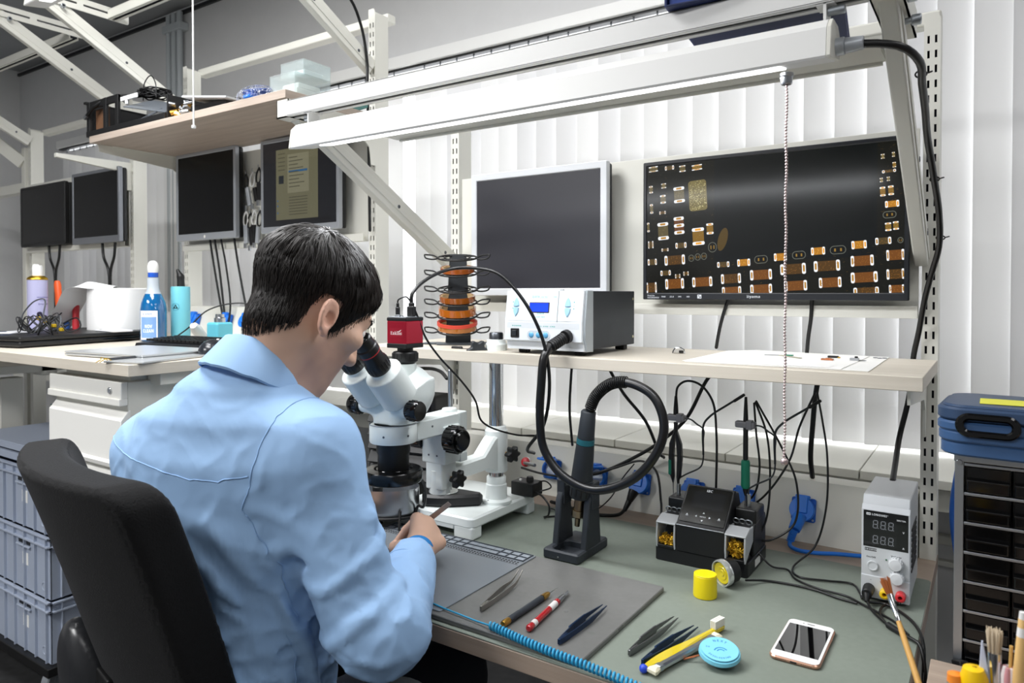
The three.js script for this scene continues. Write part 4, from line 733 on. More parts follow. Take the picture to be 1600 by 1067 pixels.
// ---------------------------------------------------------------- microscope (local origin: optical axis at bench height)
{
  const t = thing('microscope', 'white stereo microscope with black eyepieces on a chrome column boom stand', 'microscope', [-0.957, MAT, -1.012]);
  const W = M.micro, cz = -0.344, bz = -0.143;
  // base with feet
  part(t, 'base', [extr(rrShape(0.222, 0.26, 0.016), 0.024, 0.004).rotateX(-Math.PI / 2).translate(-0.077, 0.026, -0.336),
    slab(-0.186, -0.13, 0.0, 0.03, -0.246, -0.208, 0.006), slab(-0.02, 0.032, 0.0, 0.03, -0.246, -0.208, 0.006), slab(-0.186, -0.14, 0.0, 0.03, -0.464, -0.43, 0.006), slab(-0.02, 0.032, 0.0, 0.03, -0.464, -0.43, 0.006),
    slab(-0.175, 0.022, 0.02, 0.03, -0.45, -0.218, 0.002), slab(-0.13, -0.02, 0.018, 0.03, -0.213, -0.2085, 0.002)], M.microBase);
  part(t, 'base_sticker', moved(norm(new THREE.RingGeometry(0.0105, 0.013, 28, 1, 0, 5)), -0.165, 0.0505, -0.228, -Math.PI / 2), std('#23357f', 0.4));
  part(t, 'column_foot', lathe([[0, 0.05], [0.036, 0.05], [0.036, 0.056], [0.033, 0.0585], [0.0255, 0.06], [0.0245, 0.092], [0.0225, 0.094], [0.0225, 0.108], [0.021, 0.11], [0, 0.11]], 40, 0, 0, cz), M.microBase);
  part(t, 'foot_screw', cyl(0.002, 0.0012, -0.002, 0.0585, cz + 0.03, 10), M.darkSteel);
  part(t, 'column', cyl(0.0165, 0.37, 0, 0.06, cz, 36), M.chrome);
  part(t, 'top_collar', lathe([[0.0167, 0.385], [0.0225, 0.385], [0.0255, 0.390], [0.0255, 0.417], [0.0225, 0.42], [0.0215, 0.427], [0.0167, 0.428]], 36, 0, 0, cz), M.microBase);
  part(t, 'column_cap', lathe([[0, 0.43], [0.0165, 0.43], [0.0165, 0.441], [0.0145, 0.444], [0, 0.445]], 36, 0, 0, cz), M.darkSteel);
  const star = (x, y, z, ax, k = 1) => { // six-lobed clamp knob, axis along x
    const s = new THREE.Shape(); for (let i = 0; i <= 72; i++) { const a = i / 72 * 2 * Math.PI, r = k * (0.0165 + 0.003 * Math.cos(6 * a)); i ? s.lineTo(r * Math.cos(a), r * Math.sin(a)) : s.moveTo(r, 0); }
    const g = extr(s, 0.017, 0.003); g.rotateY(Math.PI / 2); if (ax) g.rotateY(ax); return g.translate(x, y, z);
  };
  part(t, 'clamp_knob', star(-0.034, 0.402, cz + 0.03, -0.7, 1.35), M.charcoal);
  part(t, 'stop_rod', [rod(V(-0.03, 0.402, cz + 0.012), V(-0.085, 0.403, cz + 0.02), 0.002)], M.black);
  part(t, 'hook', [extr(rrShape(0.032, 0.012, 0.004), 0.008, 0.002).translate(-0.1, 0.403, cz + 0.016)], M.black);
  // sliding collar and boom arm
  part(t, 'slide_collar', lathe([[0.0167, 0.122], [0.0255, 0.122], [0.0265, 0.125], [0.0265, 0.217], [0.0235, 0.220], [0.0225, 0.227], [0.0167, 0.2275]], 40, 0, 0, cz), M.microBase);
  part(t, 'boom_arm', extr([[cz + 0.012, 0.122], [cz + 0.06, 0.137], [bz - 0.02, 0.137], [bz - 0.02, 0.17], [cz + 0.07, 0.172], [cz + 0.03, 0.205], [cz + 0.012, 0.21]].map(([a, b]) => [a, b]), 0.036, 0.005).rotateY(-Math.PI / 2).translate(0.018, 0, 0), M.microBase);
  part(t, 'clamp_knob', star(0.035, 0.165, cz - 0.006, -0.3), M.black);
  part(t, 'clamp_screw', rod(V(0.02, 0.165, cz), V(0.04, 0.165, cz - 0.004), 0.004), M.brass);
  // post under the focus block
  part(t, 'post', [slab(-0.022, 0.022, 0.128, 0.2, bz - 0.024, bz + 0.024, 0.004), cyl(0.022, 0.05, 0, 0.118, bz + 0.003, 28)], M.micro);
  part(t, 'clamp_knob', star(0.032, 0.15, bz - 0.008, -0.2), M.black);
  part(t, 'clamp_screw', rod(V(0.02, 0.15, bz - 0.006), V(0.034, 0.15, bz - 0.007), 0.003), M.brass);
  // focus block, head arm, knobs
  part(t, 'focus_block', [slab(-0.031, 0.031, 0.183, 0.262, bz - 0.026, bz + 0.025, 0.003)], W);
  part(t, 'focus_slide', [slab(-0.024, 0.03, 0.19, 0.285, bz - 0.052, bz - 0.0265, 0.003), slab(-0.026, 0.032, 0.18, 0.20, bz - 0.05, bz - 0.0265, 0.002)], std('#c6cdcb', 0.35));
  part(t, 'head_arm', [extr([[-0.04, 0.245], [bz - 0.045, 0.245], [bz - 0.045, 0.285], [-0.035, 0.283]].map(([a, b]) => [a, b]), 0.052, 0.003).rotateY(-Math.PI / 2).translate(0.026, 0, 0)], W);
  part(t, 'top_dial', lathe([[0, 0.285], [0.016, 0.285], [0.016, 0.289], [0.0145, 0.291], [0, 0.291]], 28, 0.0, 0, bz - 0.028), W);
  for (const [y, z] of [[0.2, 0.01], [0.2, -0.012]]) part(t, 'screw', cyl(0.0022, 0.0012, 0, 0, 0, 10).rotateX(Math.PI / 2).translate(z, y, bz + 0.0248), M.darkSteel);
  for (const [y, z] of [[0.268, -0.085], [0.272, bz - 0.03]]) part(t, 'screw', cyl(0.0022, 0.0012, 0, 0, 0, 10).rotateZ(-Math.PI / 2).translate(0.0258, y, z), M.darkSteel);
  for (const s of [-1, 1]) {
    const g = [lathe([[0, 0], [0.026, 0], [0.0275, 0.003], [0.0275, 0.028], [0.025, 0.0305], [0.0215, 0.0308], [0.0215, 0.037], [0.0195, 0.039], [0, 0.039]], 36)];
    for (let i = 0; i < 18; i++) g.push(moved(box(0.0032, 0.026, 0.0032, 0, 0.0148, 0.0272, 0.001), 0, 0, 0, 0, i * Math.PI / 9, 0));
    part(t, 'focus_knob', mergeGeometries(g.map(norm)).rotateZ(-s * Math.PI / 2).translate(s * 0.032, 0.236, bz + 0.012), M.blackGloss);
  }
  part(t, 'pin', [cyl(0.0055, 0.085, -0.035, 0.283, bz - 0.075, 16, 0.003), cyl(0.003, 0.2, -0.035, 0.1, bz - 0.075, 12)], M.steel);
  part(t, 'pin_bracket', slab(-0.04, -0.02, 0.262, 0.272, bz - 0.08, bz - 0.05, 0.001), M.steel);
  // zoom head: ring holder, swelling body, prism housing
  part(t, 'ring_holder', lathe([[0.036, 0.25], [0.0445, 0.25], [0.0455, 0.252], [0.0455, 0.281], [0.0435, 0.284], [0.036, 0.284]], 48), W);
  for (const a of [0.35, 1.4]) part(t, 'screw', cyl(0.0022, 0.001, 0, 0, 0, 10).rotateX(Math.PI / 2).translate(0, 0.266, 0.0455).rotateY(a), M.darkSteel);
  const L = [0.285, 0.375], hb = sdfMesh((x, y, z) => {
    const k = Math.min(1, Math.max(0, (y - 0.285) / 0.05)), rx = 0.041 + 0.006 * k, z0 = -0.012 - 0.022 * k, rz = 0.042 + 0.014 * k;
    const q = Math.hypot(x / rx, (z - z0) / rz), side = (Math.pow(Math.pow(Math.abs(x / rx), 3) + Math.pow(Math.abs((z - z0) / rz), 3), 1 / 3) - 1) * Math.min(rx, rz);
    const dome = Math.max(side, 0.286 - y, y - (0.345 + 0.022 * Math.max(0, Math.min(1, (0.01 - z) / 0.06)) - 0.9 * Math.max(0, z - 0.005) ** 1.2));
    let d = dome;
    for (const s of [-1, 1]) d = smin(d, cap(x, y, z, [s * 0.03, 0.318, 0.012], [s * 0.055, 0.318, 0.02], 0.0185, 0.015), 0.012);
    d = smin(d, Math.max(cap(x, y, z, [0, 0.335, -0.045], [0, 0.352, -0.05], 0.044, 0.04), Math.abs(x) - 0.043), 0.012);
    return d;
  }, [-0.085, 0.275, -0.11], [0.085, 0.41, 0.065], 0.0028);
  part(t, 'zoom_body', hb, W);
  part(t, 'body_seam', lathe([[0.0462, 0.2845], [0.0466, 0.2852], [0.0462, 0.286]], 40), M.greyPlastic);
  for (const s of [-1, 1]) {
    const g = [lathe([[0, 0], [0.0175, 0], [0.0185, 0.002], [0.0185, 0.024], [0.0165, 0.0265], [0, 0.0268]], 32)];
    for (let i = 0; i < 14; i++) g.push(moved(box(0.003, 0.014, 0.003, 0, 0.009, 0.0183, 0.001), 0, 0, 0, 0, i * Math.PI / 7, 0));
    part(t, 'zoom_knob', mergeGeometries(g.map(norm)).rotateZ(-s * Math.PI / 2).translate(s * 0.062, 0.318, 0.022), M.blackGloss);
    // eyepiece tube: a drum along the viewing direction with the eyepiece set into it
    const e = new THREE.Group(); e.name = 'eyepiece_tube'; e.position.set(s * 0.031, 0.355, 0.03); e.rotation.set(0.72, 0, -s * 0.02); t.add(e);
    part(e, 'prism_housing', sdfMesh((x, y, z) => { const r = Math.hypot(x, z * 0.96) - 0.0345 - 0.04 * Math.max(0, -0.005 - y) * 0.1; const d = Math.max(r, y - 0.047, -0.022 - y); return smin(d, cap(x, y, z, [0, 0.03, 0], [0, 0.055, 0], 0.021, 0.0195), 0.006) ; }, [-0.045, -0.03, -0.045], [0.045, 0.085, 0.045], 0.0028), W);
    part(e, 'eyepiece', [lathe([[0, 0.055], [0.0205, 0.055], [0.0218, 0.058], [0.0218, 0.078], [0.0195, 0.081], [0.0185, 0.1], [0.0205, 0.101], [0.0205, 0.113], [0.0185, 0.115], [0.018, 0.131], [0.0155, 0.133], [0.0115, 0.1305], [0.009, 0.126], [0, 0.126]], 36), ...Array.from({ length: 20 }, (_, i) => moved(box(0.0022, 0.018, 0.0018, 0, 0.068, 0.0217, 0.0006), 0, 0, 0, 0, i * Math.PI / 10, 0))], std('#0b0b0c', 0.35));
    part(e, 'red_ring', lathe([[0.0187, 0.098], [0.0201, 0.0985], [0.0201, 0.1005], [0.0187, 0.101]], 32), std('#b21a22', 0.4));
    part(e, 'lens', lathe([[0, 0.1275], [0.0085, 0.1268], [0.009, 0.1262], [0, 0.1262]].reverse(), 24), phys({ color: '#20262b', roughness: 0.03, clearcoat: 1 }));
  }
  part(t, 'camera_port', [cyl(0.022, 0.035, 0, 0.362, -0.034, 36), lathe([[0, 0.396], [0.0175, 0.396], [0.0185, 0.4], [0.0255, 0.404], [0.026, 0.408], [0.026, 0.424], [0.0235, 0.427], [0.0155, 0.429], [0.0155, 0.436], [0, 0.436]], 36, 0, 0, -0.034).translate(0, -0.005, 0)].slice(0, 1), W);
  part(t, 'camera_coupler', [lathe([[0, 0.396], [0.0175, 0.396], [0.0185, 0.4], [0.0245, 0.404], [0.025, 0.408], [0.025, 0.42], [0.0225, 0.423], [0.0155, 0.424], [0.0155, 0.43], [0, 0.43]], 36, 0, -0.002, -0.034), ...Array.from({ length: 16 }, (_, i) => moved(box(0.004, 0.012, 0.002, 0, 0.412, 0.0248, 0.0006), 0, 0, 0, 0, i * Math.PI / 8, 0).translate(0, 0, -0.034))], M.black);
  // objective and ring light
  part(t, 'objective', lathe([[0, 0.196], [0.0285, 0.196], [0.03, 0.2], [0.03, 0.226], [0.0325, 0.23], [0.0325, 0.246], [0.034, 0.249], [0, 0.25]], 44), M.black);
  part(t, 'objective_ring', lathe([[0.029, 0.193], [0.0335, 0.193], [0.0345, 0.1955], [0.033, 0.198], [0.029, 0.198]], 44), M.blackGloss);
  part(t, 'ring_light', [lathe([[0.034, 0.174], [0.054, 0.174], [0.0562, 0.177], [0.0562, 0.193], [0.0535, 0.197], [0.0375, 0.1985], [0.036, 0.196], [0.034, 0.19], [0.034, 0.174]], 56)], std('#08090a', 0.22));
  part(t, 'ring_light_screw', [rod(V(-0.033, 0.19, 0.05), V(-0.048, 0.19, 0.06), 0.0022), rod(V(-0.01, 0.2, 0.03), V(-0.014, 0.2, 0.042), 0.002)].slice(0, 1), M.steel);
  part(t, 'ring_light_cable', tube([[-0.03, 0.19, -0.045], [-0.045, 0.185, -0.08], [-0.06, 0.12, -0.16], [-0.09, 0.06, -0.19], [-0.115, 0.055, -0.2], [-0.125, 0.02, -0.195], [-0.15, 0.004, -0.185]], 0.003, 50), M.cable);
}
{ // red camera on top
  const t = thing('microscope_camera', 'small red and black box camera with white lettering on top of the microscope', 'camera', [-0.957, MAT + 0.4285, -1.046]);
  const redM = std('#a81830', 0.3, 0.35);
  part(t, 'body', box(0.05, 0.045, 0.05, 0, 0.0305, 0, 0.002), redM);
  part(t, 'bottom_plate', box(0.0508, 0.009, 0.0508, 0, 0.0045, 0, 0.0015), M.black);
  part(t, 'top_plate', box(0.0508, 0.007, 0.0508, 0, 0.056, 0, 0.0015), M.black);
  part(t, 'connector_plate', box(0.046, 0.0015, 0.046, 0, 0.0602, 0, 0.0005), M.zinc);
  const c = canvasTex(256, 128, (g, w, h) => { g.fillStyle = '#a81830'; g.fillRect(0, 0, w, h); g.fillStyle = '#f2e9ea'; g.font = 'bold 62px serif'; g.textAlign = 'center'; g.fillText('Eakins', 124, 92); g.beginPath(); g.moveTo(120, 34); g.quadraticCurveTo(150, 52, 176, 40); g.quadraticCurveTo(204, 26, 224, 20); g.quadraticCurveTo(206, 46, 178, 52); g.quadraticCurveTo(146, 58, 120, 34); g.fill(); });
  part(t, 'printed_name', print(0.036, 0.018, 0, 0.03, 0.0253), std('#ffffff', 0.35, 0.2, { map: c }));
  part(t, 'plug', [box(0.016, 0.02, 0.011, 0.013, 0.071, -0.004, 0.002), box(0.011, 0.008, 0.008, 0.013, 0.084, -0.004, 0.002)], M.black);
  part(t, 'plug', [cyl(0.0045, 0.018, -0.012, 0.061, 0.008, 16), cyl(0.003, 0.009, -0.012, 0.078, 0.008, 14)], M.black);
  part(t, 'socket_row', [box(0.012, 0.004, 0.006, -0.004, 0.0625, 0.016, 0.001), box(0.005, 0.003, 0.005, 0.008, 0.062, 0.017, 0.001)], M.steel);
  part(t, 'cable', tube([[-0.012, 0.086, 0.008], [-0.011, 0.093, 0.008], [-0.004, 0.098, 0.003], [0.004, 0.099, 0], [0.01, 0.092, -0.003]], 0.0016, 30), M.cable);
  part(t, 'cable', tube([[0.013, 0.086, -0.004], [0.013, 0.105, -0.006], [0.014, 0.135, -0.05], [0.03, 0.157, -0.11], [0.07, 0.158, -0.14], [0.12, 0.145, -0.15], [0.168, 0.09, -0.17], [0.2, 0.012, -0.19], [0.21, -0.075, -0.2], [0.19, -0.165, -0.21], [0.145, -0.22, -0.22], [0.11, -0.25, -0.3]], 0.0037, 120), M.cable);
  part(t, 'cable', tube([[0.018, 0.08, -0.004], [0.022, 0.06, -0.012], [0.026, 0.02, -0.03], [0.035, -0.02, -0.06], [0.055, -0.075, -0.11], [0.06, -0.12, -0.15], [0.062, -0.165, -0.17], [0.095, -0.2, -0.24], [0.12, -0.21, -0.3]], 0.0021, 70), M.cable);
}
{ // black teardrop stage and controller box on the base
  const t = thing('teardrop_stage', 'black teardrop shaped cast foot with steel top on the microscope base', 'stand foot', [-1.03, MAT + 0.0505, -1.285], 0.42);
  const s = new THREE.Shape(); s.moveTo(-0.035, -0.045); s.absarc(-0.025, 0, 0.046, -2.2, 2.2, true); s.bezierCurveTo(0.0, 0.044, 0.035, 0.022, 0.066, 0.012); s.quadraticCurveTo(0.075, 0, 0.066, -0.012); s.bezierCurveTo(0.035, -0.022, 0, -0.044, -0.052, -0.037); s.closePath();
  part(t, 'foot', extr(s, 0.027, 0.006).rotateX(-Math.PI / 2), std('#101113', 0.45, 0, { bumpMap: fine, bumpScale: 0.0006 }));
  part(t, 'steel_top', cyl(0.034, 0.004, -0.022, 0.026, 0, 36, 0.0015), std('#c9cccb', 0.35, 0.9));
  const b = thing('control_box', 'small black control box with knob at the back of the microscope base', 'control box', [-0.93, MAT + 0.0505, -1.445]);
  part(b, 'case', box(0.062, 0.032, 0.045, 0, 0.0165, 0, 0.002), M.black);
  part(b, 'knob', lathe([[0, 0], [0.009, 0], [0.009, 0.008], [0.0075, 0.013], [0, 0.013]], 20).translate(0.012, 0.032, 0.004), M.black);
  part(b, 'switch', box(0.006, 0.005, 0.005, -0.014, 0.034, 0.006, 0.001), M.paper);
  part(b, 'cable', tube([[0.03, 0.012, 0.01], [0.055, 0.006, 0.016], [0.075, -0.012, 0.02], [0.07, -0.035, 0.015], [0.05, -0.047, 0.0], [0.075, -0.048, -0.03], [0.13, -0.048, -0.05]], 0.0024, 50), M.cable);
  part(b, 'cable', tube([[0.02, 0.03, -0.01], [0.045, 0.034, -0.015], [0.065, 0.025, -0.005], [0.045, 0.016, 0.012]], 0.0018, 40), M.cable);
}
{ // fume extractor behind the man's shoulder
  const t = thing('fume_extractor', 'black louvred fume extractor with steel hood between the man and the microscope', 'extractor', [-1.24, MAT, -1.36], 0.15);
  part(t, 'case', [slab(-0.10, 0.10, 0.0, 0.012, -0.06, 0.05, 0.003), slab(-0.1, 0.1, 0.03, 0.28, -0.06, 0.03, 0.01), slab(-0.095, -0.07, 0.0, 0.05, -0.05, 0.02, 0.002), slab(0.07, 0.095, 0.0, 0.05, -0.05, 0.02, 0.002)], M.black);
  for (let i = 0; i < 6; i++) part(t, 'louvre', moved(box(0.18, 0.03, 0.004, 0, 0, 0, 0.001), 0, 0.085 + i * 0.034, 0.036, -0.5), M.dark);
  part(t, 'side_label', print(0.02, 0.016, 0.09, 0.16, 0.0308), M.paper);
  const h = thing('steel_hood', 'curved steel dish with black rim below the ring light', 'dish', [-1.175, MAT, -1.19], 0.35);
  part(h, 'dish', lathe([[0, 0.03], [0.088, 0.03], [0.097, 0.036], [0.1, 0.046], [0.1, 0.094], [0.098, 0.094], [0.097, 0.046], [0.088, 0.033], [0, 0.033]], 56).scale(1, 1, 0.6), M.steel);
  part(h, 'foot', cyl(0.012, 0.09, 0, 0, 0, 24), M.black);
  const r = new THREE.EllipseCurve(0, 0, 0.1, 0.06); part(h, 'rim', tube(r.getPoints(40).slice(0, 40).map((p) => [p.x, 0.032, p.y]), 0.0035, 80, 8, true), M.black);
  part(h, 'hanging_key', [rod(V(0.075, 0.05, 0.045), V(0.078, 0.012, 0.06), 0.003), ball(0.006, 0.08, 0.008, 0.065, 12)].slice(0, 1), M.black);
  const l = thing('bent_tube', 'thin black bent tube behind the man and the eyepieces', 'tube', [-1.1, MAT, -1.32]);
  part(l, 'arm', tube([[0.09, 0.345, 0.08], [0.03, 0.352, 0.03], [-0.05, 0.35, -0.02], [-0.105, 0.34, -0.04], [-0.125, 0.31, -0.05], [-0.125, 0.2, -0.05], [-0.12, 0.0, -0.05]], 0.0042, 60), M.black);
}
// ---------------------------------------------------------------- tape rack with rolls, on the shelf
{
  const x = -1.145, z = -1.45, t = thing('tape_rack', 'black wire tape rack with six pairs of arms standing on the shelf', 'rack', [x, SHELF, z], 0.6);
  part(t, 'spine', extr([[-0.033, 0.004], [0.033, 0.004], [0.022, 0.225], [0.018, 0.232], [-0.018, 0.232], [-0.022, 0.225]], 0.005, 0.001).translate(0, 0, -0.02), M.charcoal);
  part(t, 'base', [extr([[-0.085, 0.03], [-0.05, 0.032], [-0.035, 0.018], [0.035, 0.018], [0.05, 0.032], [0.085, 0.03], [0.09, -0.005], [0.055, -0.01], [0.05, -0.035], [-0.05, -0.035], [-0.055, -0.01], [-0.09, -0.005]], 0.004, 0.001).rotateX(-Math.PI / 2)], std('#565c61', 0.45, 0.4));
  const ys = [0.222, 0.182, 0.141, 0.108, 0.074, 0.036];
  ys.forEach((y, i) => {
    const g = new THREE.Group(); g.name = 'ring_shelf'; g.position.y = y; t.add(g);
    const a = 0.2;
    part(g, 'ring', [torus(0.05, 0.0022, 0, 0, 0.012, Math.PI / 2 + a, 48), torus(0.033, 0.0018, 0, 0, 0.012, Math.PI / 2 + a, 40), ...Array.from({ length: 8 }, (_, k) => { const q = k * Math.PI / 4 + 0.3; return bar(V(0.033 * Math.cos(q), -0.2 * 0.033 * Math.sin(q), 0.012 + 0.033 * Math.sin(q)), V(0.05 * Math.cos(q), -0.2 * 0.05 * Math.sin(q), 0.012 + 0.05 * Math.sin(q)), 0.003, 0.0022, 0.0005); })], M.black);
    for (const s of [-1, 1]) part(g, 'wing', tube([[s * 0.05, 0, 0.012], [s * 0.062, 0.006, 0.004], [s * 0.08, 0.008, 0.004], [s * 0.083, 0.007, 0.016], [s * 0.078, -0.002, 0.03], [s * 0.06, -0.005, 0.028], [s * 0.047, -0.002, 0.024]], 0.002, 40), M.black);
  });
  const roll = (y, r, h, c, label, clear) => {
    const q = thing('tape_roll', label, 'tape', [x + 0.0068, SHELF + y + 0.004, z + 0.0099], 0.6, 'tape rolls in the rack'); q.rotation.order = 'YXZ'; q.rotation.x = 0.2;
    part(q, 'tape', lathe([[r - 0.004, 0], [r, 0], [r, h], [r - 0.004, h], [r - 0.004, 0]], 48), clear ? phys({ color: c, roughness: 0.12, transmission: 0.45, thickness: 0.003, clearcoat: 0.6 }) : std(c, 0.35));
    part(q, 'core', lathe([[r - 0.008, 0.001], [r - 0.0042, 0.001], [r - 0.0042, h - 0.001], [r - 0.008, h - 0.001], [r - 0.008, 0.001]], 40), std('#d9b98a', 0.6));
    return q;
  };
  roll(0.182, 0.044, 0.012, '#c46a2a', 'narrow copper coloured tape roll on the second arm from the top', true);
  roll(0.108, 0.046, 0.014, '#b8651e', 'amber film tape roll on the fourth arm from the top', true);
  roll(0.074, 0.048, 0.018, '#d2761c', 'orange amber tape roll on the fifth arm from the top', true);
  const rr2 = roll(0.036, 0.05, 0.012, '#c9791d', 'amber tape roll with red edge on the lowest arm', true);
  part(rr2, 'red_edge', lathe([[0.046, 0.012], [0.0515, 0.012], [0.0515, 0.02], [0.046, 0.02], [0.046, 0.012]], 44), std('#c8402c', 0.5));
}
// ---------------------------------------------------------------- monitors on the boards
function monitor(o) {
  const { x0, x1, y0, y1, bz = 0.012, bb = bz, frame, screen, label, front = -1.598, depth = 0.04, wall = -1.6545 } = o, w = x1 - x0, h = y1 - y0;
  const t = thing('monitor', label, 'monitor', [(x0 + x1) / 2, y0, front]);
  const hole = rrShape(w - 2 * bz, h - bz - bb, 0.001, 0, (bb - bz) / 2);
  part(t, 'bezel', extr(rrShape(w, h, o.r ?? 0.006), 0.018, 0.002, [hole]).translate(0, h / 2, -0.016), frame);
  part(t, 'back_shell', [extr(rrShape(w - 0.006, h - 0.006, 0.006), depth * 0.55, 0.006).translate(0, h / 2, -0.016 - depth * 0.55), slab(-0.05, 0.05, h / 2 - 0.05, h / 2 + 0.05, wall - front, -0.016 - depth * 0.5, 0.002)], o.backMat ?? M.dark);
  part(t, 'screen', print(w - 2 * bz, h - bz - bb, 0, h / 2 + (bb - bz) / 2, 0.0002), screen);
  return t;
}
const screenDark = phys({ color: '#08080a', roughness: 0.25, specularIntensity: 0.5 });
const silverFrame = std('#b3b7bd', 0.35, 0.4);
const comps = [
  ['v', 77, 163, 23, 45], ['v', 147, 242, 49, 148], ['v', 74, 267, 26, 80], ['g', 229, 258, 78, 282], ['h', 72, 372, 29, 30], ['v', 75, 517, 50, 165], ['b', 147, 479, 46, 163], ['y', 232, 570, 53, 160], ['y', 282, 516, 30, 101], ['h', 156, 633, 49, 54], ['r', 293, 656, 33, 87], ['h', 84, 663, 32, 30], ['H', 128, 745, 92, 94], ['r', 202, 734, 22, 58], ['r', 230, 726, 22, 58], ['r', 257, 722, 22, 58], ['h', 87, 844, 47, 50], ['H', 128, 929, 84, 99], ['H', 250, 916, 86, 92], ['h', 339, 788, 51, 52], ['o', 423, 777, 52, 66], ['r', 492, 757, 50, 65], ['H', 371, 894, 82, 90], ['H', 492, 868, 86, 93], ['H', 493, 971, 86, 84], ['H', 374, 984, 79, 76], ['v', 18, 184, 18, 70], ['v', 21, 336, 15, 91], ['v', 6, 481, 12, 91], ['h', 18, 619, 24, 71], ['h', 25, 756, 42, 61], ['H', 22, 958, 48, 101], ['v', 29, 25, 42, 50], ['h', 103, 27, 41, 40], ['v', 161, 43, 28, 59], ['y', 225, 44, 45, 49], ['h', 142, 870, 23, 40], ['h', 179, 851, 23, 39], ['o', 567, 743, 49, 69], ['r', 637, 733, 48, 63], ['o', 707, 709, 51, 67], ['r', 778, 705, 54, 65], ['o', 851, 675, 52, 69], ['h', 932, 655, 53, 59], ['r', 988, 654, 16, 42], ['H', 615, 831, 96, 95], ['H', 739, 813, 94, 93], ['H', 862, 783, 78, 90], ['H', 972, 750, 58, 88], ['H', 625, 949, 86, 90], ['H', 751, 928, 80, 88], ['H', 869, 895, 91, 90], ['H', 973, 876, 58, 84], ['H', 876, 986, 86, 60], ['H', 977, 973, 50, 67], ['h', 949, 196, 46, 25], ['v', 924, 251, 11, 34], ['v', 947, 247, 11, 34], ['y', 929, 328, 19, 76], ['y', 956, 324, 19, 76], ['o', 960, 413, 46, 55], ['r', 952, 483, 42, 51], ['y', 948, 563, 21, 67], ['y', 973, 557, 19, 67], ['v', 928, 95, 13, 38], ['v', 963, 89, 10, 38], ['y', 966, 157, 12, 42],
];
